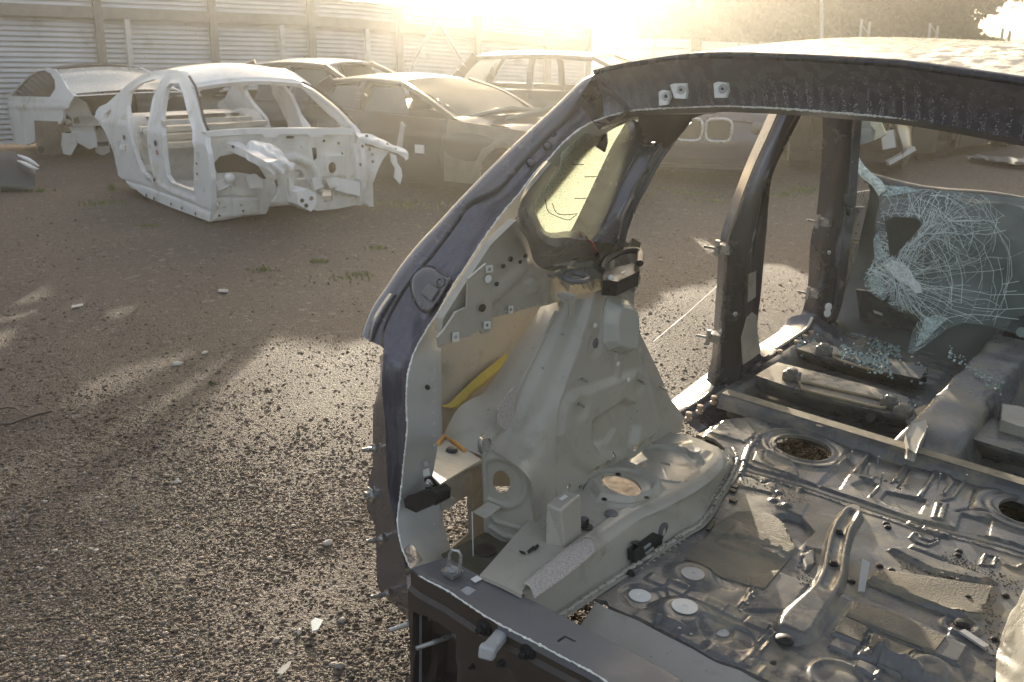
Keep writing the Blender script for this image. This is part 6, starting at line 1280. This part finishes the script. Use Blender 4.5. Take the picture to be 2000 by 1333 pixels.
# dash rail, bulkhead and floor
fb = lambda d, *q: [AF.on(x, y, (0, 1, 0), d) for x, y in q]
P = fb(.02, (402, 258), (480, 252), (560, 251), (690, 251), (702, 256), (700, 264), (560, 263), (480, 263), (404, 268)); b = MB(); b.prism(P, (0, -.12, 0)); b.build('scuttle_panel', white_p, sed)
fuv = lambda *q: [p[[0, 2]] for p in fb(0, *q)]
bh_o = fuv((404, 262), (700, 258), (716, 290), (722, 340), (712, 398), (660, 408), (620, 412), (560, 400), (528, 398), (520, 418), (470, 424), (412, 434))
eh = lambda x, y, rx_, ry_: fuv(*[(x + rx_ * math.cos(t), y + ry_ * math.sin(t)) for t in np.linspace(0, 6.283, 14, endpoint=False)])
bk = Sheet(bh_o, .018, [fuv((604, 289), (620, 289), (621, 311), (613, 315), (604, 306)), eh(647, 328, 9, 12), fuv((575, 332), (588, 332), (600, 350), (603, 372), (578, 374)), eh(661, 281, 4, 4), fuv((676, 292), (690, 296), (690, 299), (677, 297)), eh(435, 366, 4, 4), fuv((416, 322), (430, 306), (455, 300), (482, 308), (506, 326), (522, 350), (506, 352), (488, 340), (455, 336), (420, 338)), fuv((536, 352), (556, 346), (566, 362), (560, 386), (544, 380)), fuv((628, 372), (648, 372), (650, 392), (634, 396)), eh(588, 288, 4, 3), eh(634, 276, 4, 3), eh(668, 300, 3, 3), eh(700, 300, 4, 6)] + [eh(x, y, 3.2, 3.2) for x, y in ((423, 397), (421, 406), (434, 404), (466, 399), (471, 411), (426, 421), (688, 345))])
bk.ridge(fuv((545, 312), (575, 308), (605, 322), (618, 345), (625, 372)), .05, .05); bk.pad(fuv((632, 302), (672, 302), (675, 345), (632, 345)), .03, .03); bk.ridge(fuv((415, 385), (500, 385)), .02, -.02); bk.ridge(fuv((452, 340), (452, 424)), .02, -.015)
bk.pad(fuv((412, 330), (500, 330), (505, 420), (415, 430)), .05, .06); bk.pad(fuv((640, 350), (706, 360), (704, 384), (655, 378)), .04, .02); bk.ridge(fuv((690, 262), (688, 300), (700, 360)), .03, .03)
bk.fn(lambda u, v: .012 * np.sin(u * 17) * np.sin(v * 13))
b = MB(); b.prism(fb(-.14, (408, 300), (530, 300), (575, 350), (570, 395), (520, 360), (410, 345)), (0, -.05, 0)); b.build('cavity_shade_backing', under_m, sed)  # dark sheet added behind the opening to give the cavity its shade
bk.build('bulkhead', lambda u, v, h: np.stack([u, h, v], 1), white_in, sed, lip=.02)
b = MB(); b.box((-WID / 2, -1.15, .10), (WID - .1, 2.2, .05)); b.build('cabin_floor', white_in, sed)
b = MB(); b.box((-WID / 2, -1.2, .20), (.34, 2.1, .18)); o = b.build('tunnel', white_in, sed); md = o.modifiers.new('r', 'BEVEL'); md.width = .05; md.segments = 3
for y_ in (-.75, -1.3): b = MB(); b.box((-WID / 2, y_, .17), (WID - .15, .12, .1)); b.build('seat_cross_member', white_in, sed)
b = MB(); b.box((-WID / 2, -2.15, .40), (WID - .12, .05, .56)); b.box((-WID / 2, -2.1, .70), (WID - .12, .12, .05)); b.build('rear_bulkhead', white_in, sed)
b = MB(); b.box((-WID / 2, -2.75, .52), (WID * .8, 1.15, .06)); b.build('boot_floor', white_in, sed)
for sx in (-.12, -WID + .12):
    w_ = MB(); w_.disc((sx, -2.55, .42), (1, 0, 0), [(.42, -.1), (.42, .08), (.38, .1), (.2, .1)], 22); w_.build('wheelhouse', white_in, sed, True)
b = MB(); b.box((-WID / 2, -3.25, .45), (WID * .9, .05, .5)); b.build('tail_panel', white_in, sed)
# dash beam ends seen through the screen opening, seat-belt pillars
for y0, z0 in ((-.32, .83), (-.40, .76)): b = MB(); b.box((-.5, y0 - .9, z0), (.95, .06, .05)); b.build('cross_tube', white_in, sed)
# wings: crumpled apron strips, strut tower, rails
def strip(nm, px, frm_d, axis, th, mat=white_p, parent=sed):
    b = MB(); b.prism([AF.on(x, y, axis, frm_d) for x, y in px], th); return b.build(nm, mat, parent)
ap = lambda c, *q: [AF.on(x, y, (0, .12, 1), c) for x, y in q]
a1 = ap(.72, (404, 276), (425, 276), (450, 282), (478, 294), (500, 306), (522, 318)); a0 = ap(.72, (412, 268), (440, 274), (470, 280), (495, 292), (515, 303), (545, 314))
loft('wing_apron', [a0, a1, [p + V3(.0, .0, -.07) for p in a1]], white_p, sed, 40, 3, curved=False, disp=lambda U, V: .006 * np.sin(U * 17 + V * 4))
loft('strut_tower', [fb(.25, (476, 298), (488, 276), (520, 280), (545, 290), (556, 312)), fb(.40, (482, 312), (500, 290), (525, 294), (546, 302), (560, 318)), fb(.5, (500, 322), (515, 320), (535, 322), (556, 320), (576, 319)), fb(.5, (520, 334), (530, 340), (548, 340), (562, 335), (574, 330))], white_p, sed, 30, 5, disp=lambda U, V: .02 * np.sin(U * 19) * np.sin(V * 14))
strip('inner_wing', [(540, 335), (566, 333), (572, 360), (578, 390), (566, 398), (534, 394), (548, 372)], .38, (0, 1, 0), (0, -.04, 0), white_in)
P = fb(.62, (580, 376), (600, 369), (618, 378), (619, 396), (608, 414), (582, 400)); b = MB(); b.prism(P, (0, -.45, 0)); lr = b.build('front_rail', white_p, sed)
for q in ((590, 392), (598, 402), (608, 388)): b = MB(); b.disc(fb(.622, q)[0], (0, 1, 0), [(.02, 0), (.02, .003), (0, .003)], 10); b.build('hole', under_m, lr)
strip('rail_brace', [(564, 350), (572, 352), (578, 378), (574, 388), (566, 378)], .5, (0, 1, 0), (0, -.05, 0), white_in)
f1 = fb(.05, (694, 258), (718, 262), (745, 272), (776, 286), (794, 294), (796, 304)); f2 = fb(.12, (696, 276), (720, 282), (744, 290), (770, 298), (788, 308), (792, 314))
loft('wing_apron', [f1, [p * .5 + q * .5 + V3(0, .04, 0) for p, q in zip(f1, f2)], f2], white_p, sed, 40, 4, disp=lambda U, V: .008 * np.sin(U * 17 + 3 * V) * np.sin(5 * V + U * 7))
strip('inner_wing', [(690, 280), (738, 290), (760, 296), (748, 312), (738, 332), (730, 356), (712, 352), (700, 350), (694, 310)], .06, (0, 1, 0), (0, -.04, 0), white_p)
strip('torn_bracket', [(764, 300), (774, 304), (776, 318), (784, 330), (786, 344), (782, 360), (772, 348), (774, 330), (766, 316)], .12, (0, 1, 0), (0, -.03, 0), white_p)
strip('footwell_plate', [(655, 372), (704, 384), (703, 356), (672, 350), (655, 352)], .08, (0, 1, 0), (0, -.02, 0), white_p)
strip('lower_bracket', [(700, 352), (728, 352), (730, 404), (722, 404), (716, 398), (680, 398), (684, 384), (704, 386)], .0, (0, 1, 0), (0, -.05, 0), white_in)
# small holes, brackets and grime on the stripped front
for poly, d in (([(446, 283), (460, 285), (458, 289), (446, 288)], .0), ([(560, 266), (574, 266), (574, 271), (560, 271)], .02), ([(512, 262), (546, 262), (540, 269), (518, 269)], .13), ([(600, 262), (634, 262), (630, 268), (606, 268)], .13)):
    strip('scuttle_tab' if d > .1 else 'slot', poly, d + .012, (0, 1, 0), (0, -.01, 0), white_p if d > .1 else under_m)
for poly in ([(482, 346), (500, 343), (514, 352), (512, 366), (490, 366)], [(424, 356), (446, 350), (450, 362), (428, 370)], [(640, 352), (660, 350), (664, 362), (646, 366)], [(612, 352), (624, 348), (630, 364), (616, 370)]):
    o = strip('bracket', poly, .09, (0, 1, 0), (0, -.05, 0), white_p); md = o.modifiers.new('r', 'BEVEL'); md.width = .012; md.segments = 2
b = MB(); b.disc(fb(.11, (448, 348))[0], (0, 1, .2), [(.05, 0), (.045, .03), (.02, .05), (0, .05)], 14); b.build('mounting_dome', white_p, sed, True)
for x, y in ((455, 287), (470, 296), (488, 304), (502, 311), (520, 288), (540, 300), (716, 266), (738, 276), (756, 283), (772, 292), (708, 286), (722, 292), (727, 302), (728, 316), (704, 322)):
    b = MB(); b.disc(fb(.14 if x < 600 else .115, (x, y))[0], (0, 1, .4), [(.016, 0), (.016, .004), (0, .004)], 8); b.build('hole', under_m, sed)
for x, y in ((291, 286), (283, 258), (288, 328), (386, 300), (384, 356)):
    b = MB(); b.box(aside(x, y) + V3(-.02, .02, 0), (.06, .07, .05)); b.build('hinge', white_in, sed)
for y0, z0, s_ in ((-1.75, .55, .22), (-1.9, .62, .12)):
    b = MB(); b.box((-WID / 2 + .1, y0, z0), (WID * .7, s_, .06)); b.build('seat_back_frame', white_in, sed)
# far pillar seen through the screen opening
strip('centre_pillar', [(540, 167), (552, 168), (566, 186), (578, 212), (593, 253), (567, 253), (558, 210), (550, 186)], -WID + .22, (1, 0, 0), (-.04, 0, 0), white_p)
fa_ = fb(-.04, (588, 163), (612, 174), (634, 190), (655, 207), (673, 224), (690, 242), (706, 258)); fi_ = fb(-.06, (586, 169), (602, 182), (620, 196), (640, 213), (656, 230), (670, 244), (686, 252))
loft('front_pillar', [fa_, [p * .5 + q * .5 + V3(0, .05, 0) for p, q in zip(fa_, fi_)], fi_], white_p, sed, 30, 3)
b = MB(); b.tube([p + V3(0, .02, .012) for p in fa_], .012, 6); b.build('windscreen_seal', under_m, sed, True)
b = MB(); b.tube([aside(x, y) + V3(-.03, .03, .0) for x, y in ((362, 150), (374, 170), (382, 200), (391, 238), (398, 254))], .013, 6); b.build('windscreen_seal', under_m, sed, True)
for (x, y), r, mt in (((303, 280), .03, under_m), ((242, 269), .03, under_m), ((306, 298), .026, M('red_mark', (.4, .06, .05), .5)), ((301, 352), .02, under_m), ((286, 382), .02, under_m), ((301, 388), .02, under_m), ((334, 399), .016, under_m), ((355, 407), .016, under_m), ((382, 418), .016, under_m), ((384, 320), .014, under_m), ((385, 340), .014, under_m)):
    b = MB(); b.disc(aside(x, y, .014), (1, 0, 0), [(r, 0), (r, .004), (0, .004)], 12); o = b.build('hole' if mt is under_m else 'red_mark', mt, sed)
    if mt is not under_m: b = MB(); b.disc(aside(x, y, .019), (1, 0, 0), [(r * .5, 0), (r * .5, .002), (0, .002)], 10); b.build('mark_centre', white_p, o)
P = As((237, 283), (247, 283), (247, 293), (237, 293)); b = MB(); b.prism([p + V3(.02, 0, 0) for p in P], (-.02, 0, 0)); b.build('sticker', tape_w, sed)

# ---- generic scrapped car: sides with wheel arches, panels, pillars
def wreck(label, pos, yaw, L, W, mat, hood=.78, belt=.80, boot=.85, H=1.25, fr=(.34, .52, .86, .98), roof_m=None, arches=(.18, .80), zb=.12, name='scrapped_car', skip=(), group=None, glass=None, shade_panes=None, hood_m=None, crush=0.0, seed=0, pill=.055, arch_r=.33, wing_m=None):
    """b runs 0 rear .. L front;  fr = rear glass base, roof rear, roof front, screen base as fractions of L"""
    f = Frame((pos[0], pos[1], zb), yaw); root = tag(empty(name, f), label, 'car', group); R_ = np.random.default_rng(seed); roof_m = roof_m or mat; hw = W / 2
    b3, b2, b1, b0 = [(1 - t) * L for t in (1 - fr[0] + 0, 1 - fr[1], 1 - fr[2], 1 - fr[3])] if False else [t * L for t in fr]
    def topc(u): return np.interp(u, [0, .04 * L, b3 * .98, b0, L * .96, L], [boot - .1, boot - .01, boot, belt, hood - .02, hood - .16])
    us = np.linspace(0, L, 40); outl = [(u, topc(u)) for u in us] + [(L, .18), (L * .97, .06), (.03 * L, .06), (0, .2)]
    def bulge(u, v): t = np.clip(v / .8, 0, 1); e = np.clip(np.minimum(u, L - u) / (.14 * L), 0, 1); return hw * (.90 + .10 * np.sin(np.pi * (.18 + .66 * t))) - .13 * (1 - e) ** 2
    for sg in (-1, 1):
        hs = [np.array([(L * ar + arch_r * math.cos(t), max(.02, .22 + arch_r * math.sin(t))) for t in np.linspace(-.5, math.pi + .5, 22)]) for ar in arches]
        s = Sheet(outl, .03, hs); s.ridge([(b0 - .1, topc(b0)), (b0 - .14, .5), (b0 - .18, .08)], .016, -.012); mid = (b1 + b2) / 2; s.ridge([(mid, topc(mid)), (mid - .02, .08)], .016, -.012)
        s.ridge([(.06 * L, .60), (L * .9, .56)], .05, .012); s.ridge([(b2 - .12, topc(b2)), (b2 - .1, .55), (L * arches[0] + arch_r, .35)], .016, -.012)
        s.fn(lambda u, v: crush * np.sin(u * 3.1 + seed) * np.sin(v * 8 + seed * 2))
        s.build('body_side', lambda u, v, h: np.stack([sg * (bulge(u, v) + h), u, v], 1), mat, root, lip=.02 * sg * sg)
        if wing_m is not None:
            us2 = np.linspace(b0 - .05, L - .06, 16); s2_ = Sheet([(u, topc(u) + .005) for u in us2] + [(L - .06, .3), (L * .9, .14), (b0 - .1, .12)], .03, hs); s2_.ridge([(L * arches[1] - arch_r * 1.25, .2), (L * arches[1] - arch_r * .8, .5), (L * arches[1], .62), (L * arches[1] + arch_r * .9, .5)], .05, .02); s2_.build('front_wing', lambda u, v, h: np.stack([sg * (bulge(u, v) + h + .012), u, v], 1), wing_m, root, lip=.02)
        for hh in hs:
            c_ = hh.mean(0); b = MB(); b.disc((sg * (hw - .32), L * arches[hs.index(hh) if False else [id(x) for x in hs].index(id(hh))], .22), (sg, 0, 0), [(arch_r * 1.03, .24), (arch_r * 1.05, .0), (0, -.02)], 18); b.build('wheel_arch', under_m, root, True)
    ed = lambda u: float(bulge(np.array(u), np.array(topc(u))))
    def panel(nm, u0, u1, m_, n=12, crown=.04, wav=0.0):
        rows = []
        for u in np.linspace(u0, u1, n): rows.append([V3(a * ed(u), u, float(topc(u)) + crown * (1 - a * a) + wav * math.sin(u * 9 + a * 4 + seed)) for a in np.linspace(-1, 1, 11)])
        return loft(nm, rows, m_, root, 14, 2, curved=False)
    if 'hood' not in skip: panel('bonnet', b0 + .02, L - .02, hood_m or mat, wav=crush)
    if 'boot' not in skip and b3 > .1: panel('boot_lid', .02, b3 - .02, mat)
    for u, nm in ((L, 'front_panel'), (0, 'tail_panel')):
        if nm in skip: continue
        top = [V3(a * ed(u), u, float(topc(u)) + .04 * (1 - a * a)) for a in np.linspace(-1, 1, 9)]; s_ = 1 if u > 0 else -1
        loft(nm, [top, [V3(p[0] * 1.0, u + s_ * (.10 * (1 - (p[0] / hw) ** 2) + .02), .45) for p in top], [V3(p[0] * .97, u + s_ * .06 * (1 - (p[0] / hw) ** 2), .10) for p in top]], mat, root, 18, 4)
    # roof
    tw = hw * .70; rz = lambda t: H - .035 * (2 * t - 1) ** 2
    rows = [[V3(a * tw * (1 + .04 * math.sin(math.pi * t)), b2 + (b1 - b2) * t, rz(t) + .045 * (1 - a * a)) for a in np.linspace(-1, 1, 11)] for t in np.linspace(0, 1, 9)]
    if 'roof' not in skip:
        o = loft('roof', rows, roof_m, root, 14, 2, curved=False); md = o.modifiers.new('t', 'SOLIDIFY'); md.thickness = .03; md.offset = -1
    for sg in (-1, 1):
        A0, A1 = V3(sg * ed(b0) * .93, b0, topc(b0)), V3(sg * tw, b1, rz(1)); C0, C1 = V3(sg * ed(b3) * .93, b3, topc(b3)), V3(sg * tw, b2, rz(0)); mid = (b1 + b2) / 2
        for nm, p, q, wd in (('front_pillar', A0, A1, pill), ('rear_pillar', C0, C1, pill * 2.6), ('centre_pillar', V3(sg * ed(mid) * .95, mid, topc(mid) - .02), V3(sg * tw, mid, H - .01), pill * 1.5)):
            m_ = (p + q) / 2 + V3(sg * .035, 0, .035); b = MB(); pts = spline([p, m_, q], 7)
            for i in range(6): b.bar(pts[i], pts[i + 1], .05, wd, up=(0, 1, 0) if nm == 'centre_pillar' else (0, .6, 1))
            b.build(nm, mat, root)
        b = MB(); pts = [V3(sg * tw * (1 + .04 * math.sin(math.pi * t)), b2 + (b1 - b2) * t, rz(t) - .02) for t in np.linspace(0, 1, 7)]
        b.tube(pts, .035, 8); b.build('roof_rail', mat, root, True)
        if shade_panes is not None:  # opaque panes added to keep the sun from passing through
            for u0, u1, nm in ((b2 + .06, mid - .06, 'side_window'), (mid + .06, b1 + .0, 'side_window')):
                q = [V3(sg * ed(u0) * .95, u0, topc(u0)), V3(sg * ed(u1) * .95, u1 + (.25 if u1 > mid + .2 else 0), topc(u1)), V3(sg * tw * .99, u1 - .03, H - .06), V3(sg * tw * .99, u0 + .02, H - .06)]
                b = MB(); b.prism(q, (-.006 * sg, 0, 0)); b.build(nm, shade_panes, root)
    if glass is not None:
        for nm, ub, ut, m_ in (('windscreen', b0, b1, glass), ('rear_window', b3, b2, glass)):
            if nm in skip: continue
            loft(nm, [[V3(a * ed(ub) * .88, ub, float(topc(ub)) + .04 * (1 - a * a)) for a in np.linspace(-1, 1, 7)], [V3(a * (ed(ub) * .88 + tw * .96) / 2, (ub + ut) / 2 + (.04 if ub > ut else -.04), (float(topc(ub)) + H) / 2 + .03) for a in np.linspace(-1, 1, 7)], [V3(a * tw * .96, ut, H - .03 + .04 * (1 - a * a)) for a in np.linspace(-1, 1, 7)]], m_, root, 14, 4)
    b = MB(); b.box((0, L / 2, .12), (W * .86, L * .92, .1)); b.build('floor_pan', under_m, root)
    b = MB(); b.box((0, b0 - .08, .42), (W * .8, .1, .6)); b.build('bulkhead', under_m, root)
    return root, f, dict(L=L, W=W, b=(b3, b2, b1, b0), topc=topc, ed=ed, H=H)
def gp(px, D): return ((px - 1000) / FOC * (D * _cp + CAM_H * _sp), D)

# white coupe at the left, tail towards the yard
QF = Frame(ground(128, 311, .02), -42, 0, 1.0); cp_ = tag(empty('white_coupe', QF), 'white coupe body with dark side window, milky rear window and cut open tail', 'car', None)
QW = 1.58
def qside(x, y, off=0.0):
    a = 0.0
    for _ in range(6):
        p = QF.on(x, y, (1, 0, 0), a + off); a = .42 * max(0, p[2] - .80)
    return p
Qs = lambda *q: [qside(*p) for p in q]
quv = lambda *q: [p[1:] for p in Qs(*q)]
q_out = [(18, 189), (27, 177), (44, 159), (61, 145), (79, 136), (93, 132), (106, 136), (118, 147), (128, 167), (137, 181), (146, 188), (138, 199), (134, 211), (124, 216), (123, 233), (117, 243), (81, 244), (76, 236), (69, 238), (67, 278), (48, 285), (12, 275), (10, 204), (14, 194)]
q_win = [(21, 188), (37, 169), (54, 152), (71, 141), (86, 138), (98, 143), (107, 158), (108, 174), (97, 190), (60, 189)]
for sg in (0, 1):
    s = Sheet(quv(*q_out), .022, [quv(*q_win)]); s.ridge(quv((61, 189), (50, 215), (48, 240), (52, 283)), .02, -.016); s.ridge(quv((12, 206), (60, 210), (128, 208)), .05, .016); s.pad(quv((88, 198), (100, 197), (101, 205), (89, 206)), .01, .01)
    if sg == 0: s.build('body_side', lambda u, v, h: np.stack([.42 * np.maximum(0, v - .80) - h, u, v], 1), white_p, cp_, lip=.04)
    else: s.build('body_side', lambda u, v, h: np.stack([QW - .42 * np.maximum(0, v - .80) + h, u, v], 1), white_p, cp_, lip=-.04)
P = [qside(x, y, .02) for x, y in q_win]; b = MB(); b.prism(P, (.006, 0, 0)); b.build('side_window', glass_d, cp_)
b = MB(); b.prism([p + V3(QW - 2 * p[0], 0, 0) for p in P], (-.006, 0, 0)); b.build('side_window', glass_d, cp_)
mq = lambda p: V3(QW - p[0], p[1], p[2])
def across(nm, px, m_, crown, n=11, off=0.0):
    near = spline(Qs(*px), 24); return loft(nm, [np.array([p * (1 - t) + mq(p) * t + V3(0, -off * math.sin(math.pi * t), crown * math.sin(math.pi * t)) for p in near]) for t in np.linspace(0, 1, n)], m_, cp_, 24, 2, curved=False)
across('roof', [(27, 177), (44, 159), (61, 145), (79, 136), (93, 132), (104, 135)], grey_p, .04)
across('rear_window', [(106, 137), (118, 148), (128, 168), (140, 184)], M('milky_glass', (.42, .42, .40), .2, var=.05, spec=.8), .035, off=.16)
across('boot_sill', [(143, 187), (146, 189)], white_p, .02, off=.16)
qb = lambda d, *q: [QF.on(x, y, (0, 1, 0), d) for x, y in q]
b = MB(); b.prism(qb(.12, (69, 236), (118, 238), (128, 250), (130, 300), (100, 306), (74, 300)), (0, .05, 0)); b.build('wheelhouse', M('dirty_wheelhouse', (.13, .11, .09), .8, var=.25), cp_)
b = MB(); b.disc(qb(.115, (80, 293))[0], (0, -1, 0), [(.05, 0), (.05, .004), (0, .004)], 14); b.build('hole', under_m, cp_)
for poly, d_, m_, nm in (([(134, 200), (150, 191), (168, 200), (176, 218), (187, 236), (176, 240), (160, 238), (140, 232), (126, 220)], .02, white_p, 'tail_corner'), ([(126, 232), (150, 240), (182, 242), (186, 262), (160, 264), (140, 258)], .05, white_in, 'tail_panel'), ([(142, 258), (186, 256), (190, 286), (176, 290), (150, 278)], .03, white_p, 'tail_panel'), ([(124, 262), (146, 262), (150, 282), (138, 302), (126, 300), (122, 284)], .0, white_in, 'chassis_leg'), ([(188, 240), (206, 246), (214, 270), (214, 296), (200, 304), (190, 298)], .3, white_in, 'chassis_leg'), ([(146, 232), (152, 230), (154, 240), (146, 240)], -.01, grey_p, 'lamp_socket')):
    b = MB(); b.prism(qb(d_, *poly), (0, .05, 0)); o = b.build(nm, m_, cp_); md = o.modifiers.new('r', 'BEVEL'); md.width = .012; md.segments = 2
b = MB(); b.box((QW / 2, .06, .50), (QW * .8, .08, .14)); b.build('tail_beam', white_in, cp_)
b = MB(); b.box((QW / 2, .45, .46), (QW * .86, .8, .05)); b.build('boot_floor', under_m, cp_)
b = MB(); b.box((QW / 2, .9, .62), (QW * .86, .04, .4)); b.build('rear_bulkhead', under_m, cp_)
b = MB(); b.box((QW / 2, 1.3, .14), (QW * .9, 2.0, .06)); b.build('floor_pan', under_m, cp_)
# dark saloon behind the white shell
dk, dkf, dki = wreck('dark saloon with arched roof standing behind the white sedan shell', gp(395, 15.2), 112, 4.4, 1.7, dark_p, H=1.30, fr=(.16, .34, .58, .76), name='dark_saloon', glass=None, shade_panes=glass_d, zb=.05, seed=3, roof_m=silver_p)  # dark side panes added to block sunlight
# pale estate by the fence
es, esf, esi = wreck('pale hatchback with open side windows close to the corrugated fence', gp(615, 16.9), 62, 3.4, 1.5, silver_p, hood=.66, belt=.66, boot=.66, H=1.02, fr=(.06, .2, .52, .72), name='pale_hatchback', zb=.02, seed=4)
# dark crashed car in the middle
cr, crf, cri = wreck('dark crumpled car with missing doors and folded bonnet, front wheel arch empty', gp(674, 13.6), 130, 4.3, 1.6, dark_p, hood=.72, belt=.78, boot=.84, H=1.17, fr=(.02, .12, .40, .62), name='crashed_car', glass=clear_g, shade_panes=glass_d, zb=.04, crush=.03, seed=5, hood_m=grey_p, skip=('rear_window',), wing_m=M('primer_wing', (.16, .145, .12), .5))  # dark side panes added against sun streaks, standing for the dim cabin
for P in ([(.55, 2.7, .80), (.3, 3.1, .90), (-.1, 3.2, .86), (-.3, 2.9, .82), (.1, 2.7, .84)], [(.5, 3.2, .8), (.2, 3.6, .92), (-.4, 3.7, .84), (-.2, 3.3, .8)]): b = MB(); b.prism([V3(*p) for p in P], (0, .02, .03)); b.build('folded_panel', silver_p, cr)
b = MB(); b.prism([V3(.86, 1.9, .42), V3(.88, 2.0, .40), V3(.90, 2.1, .70), V3(.88, 2.02, .74)], (.02, 0, 0)); b.build('torn_trim', silver_p, cr)
b = MB(); b.box((.9, 2.3, .46), (.02, .13, .09)); b.build('label', tape_w, cr)
# tall grey car nearest the glare
sv, svf, svi = wreck('tall grey car with see-through side windows in front of the bright fence', gp(905, 15.8), 110, 3.3, 1.7, grey_p, hood=.92, belt=.92, boot=.95, H=1.40, fr=(.03, .14, .66, .92), name='tall_grey_car', glass=clear_g, zb=.03, seed=6, roof_m=silver_p)
wreck('grey car whose roof shows between the tall grey car and the trailer', gp(1215, 20), 95, 4.3, 1.7, grey_p, H=1.28, fr=(.16, .34, .58, .76), name='grey_saloon', zb=.02, seed=7, roof_m=silver_p)
# row on the right, seen through the door openings
bm, bmf, bmi = wreck('dark blue car with twin chrome grille facing the yard, seen through the rear door opening', gp(1428, 16.5), 196, 4.4, 1.6, blue_p, hood=.80, belt=.86, boot=.86, H=1.28, fr=(.18, .34, .58, .74), name='blue_saloon', glass=glass_d, zb=.06, seed=8)
Lb = bmi['L']
for sx in (-.17, .17):
    b = MB(); ring_ = [V3(sx + .15 * math.copysign(abs(math.cos(t)) ** .5, math.cos(t)), Lb + .13, .58 + .13 * math.copysign(abs(math.sin(t)) ** .5, math.sin(t))) for t in np.linspace(0, 6.283, 21)]
    b.tube(ring_, .018, 6); g_ = b.build('grille_ring', steel, bm, True); b = MB(); b.box((sx, Lb + .10, .58), (.26, .02, .22)); b.build('grille_mesh', under_m, g_)
for sx in (-.6, .6): b = MB(); b.disc((sx, Lb + .02, .60), (.35 * sx, 1, .1), [(.08, 0), (.07, .02), (0, .03)], 16); b.build('headlight', glass_d, bm, True)
b = MB(); b.box((0, Lb + .10, .30), (1.5, .05, .10)); b.build('bumper_beam', blue_p, bm)
b = MB(); b.box((0, Lb + .06, .16), (1.6, .16, .04)); b.build('splitter', grey_p, bm)
wr, wrf, wri = wreck('smashed dark car with torn front end, seen between the centre and front pillars', gp(1670, 17.2), 200, 4.2, 1.6, dark_p, hood=.76, belt=.84, H=1.26, fr=(.18, .34, .58, .74), name='smashed_car', glass=glass_d, zb=.05, crush=.06, seed=11, hood_m=silver_p, skip=('front_panel',))
for k in range(9): b = MB(); c = V3(random.uniform(-.7, .7), 4.2 + random.uniform(-.15, .12), random.uniform(.15, .6)); q = np.linalg.qr(rng.normal(0, 1, (3, 3)))[0]; b.box(c, (random.uniform(.1, .4), random.uniform(.03, .1), random.uniform(.05, .2)), q); b.build('torn_piece', (silver_p, under_m, grey_p)[k % 3], wr)
wreck('dark car beyond the hanging windscreen strip, right of the front pillar', gp(1925, 17.6), 226, 4.2, 1.6, dark_p, hood=.74, belt=.82, H=1.24, fr=(.18, .34, .58, .74), name='dark_hatchback', glass=glass_d, zb=.06, seed=13)
# low dark trailer with a pale bar, sunlight put in its colour
P0 = at(1792, 17.2, 0); tr_ = tag(empty('low_trailer', loc=P0), 'low dark trailer with one pale bar at its end, beyond the windscreen opening', 'trailer')
for c, s_, m_, nm in (((.35, .3, .42), (1.0, 1.8, .5), under_m, 'body'), ((.28, -.64, .46), (.62, .06, .16), dust_glint, 'end_bar'), ((.30, -.62, .26), (.8, .08, .14), under_m, 'bumper')): b = MB(); b.box(c, s_); o = b.build(nm, m_, tr_); md = o.modifiers.new('r', 'BEVEL'); md.width = .02; md.segments = 2
# torn sheet on the ground at the right edge
xs = np.linspace(0, 1, 16); Q = [(1888, 312), (1920, 310), (1960, 314), (2030, 318)]; Q2 = [(1896, 316), (1930, 322), (1965, 328), (2030, 332)]
o = loft('torn_sheet', [[ground(x, y) + V3(0, 0, .05) for x, y in Q], [(ground(*p) + ground(*q)) / 2 + V3(0, 0, .02) for p, q in zip(Q, Q2)], [ground(x, y) + V3(0, 0, .06) for x, y in Q2]], grey_p, None, 30, 4, disp=lambda U, V: .012 * np.sin(U * 23) * np.sin(U * 7)); tag(o, 'crumpled grey sheet lying flat on the dirt at the right edge', 'scrap sheet')
b = MB(); b.prism([ground(x, y) + V3(0, 0, .012) for x, y in ((1925, 314), (1965, 317), (2030, 322), (2030, 330), (1975, 327), (1940, 322))], (0, 0, .01)); tag(b.build('rubber_mat', under_m), 'black piece lying inside the crumpled grey sheet at the right edge', 'mat')
# bumper scraps at the left edge
P0 = ground(20, 372); bs = tag(empty('bumper_scrap', loc=P0), 'dark crumpled bumper with pale arched strips at the left edge of the yard', 'bumper')
lc = lambda x, y, d: np.array([(x - 1000) / FOC * (P0[1] + d) * .97 - P0[0], d, 0]) + np.array([0, 0, 1.0]) * (CAM_H + (60 - y) / FOC * (P0[1] + d) * 1.0)
loft('bumper_skin', [[lc(x, y, .25) for x, y in ((-30, 286), (0, 284), (25, 292), (46, 312))], [lc(x, y, .1) for x, y in ((-30, 310), (0, 306), (20, 316), (44, 330))], [lc(x, y, .0) for x, y in ((-30, 345), (0, 345), (22, 350), (40, 352))], [lc(x, y, .0) for x, y in ((-30, 378), (0, 378), (10, 378), (22, 370))]], dark_p, bs, 24, 5)
for pts in ([(14, 290), (30, 297), (44, 305), (54, 312)], [(12, 301), (25, 306), (40, 314), (52, 317)]): b = MB(); b.tube(spline([lc(x, y, .02) for x, y in pts], 16), [.006 + .016 * math.sin(math.pi * t) for t in np.linspace(0, 1, 16)], 7); b.build('trim_strip', white_p, bs, True)
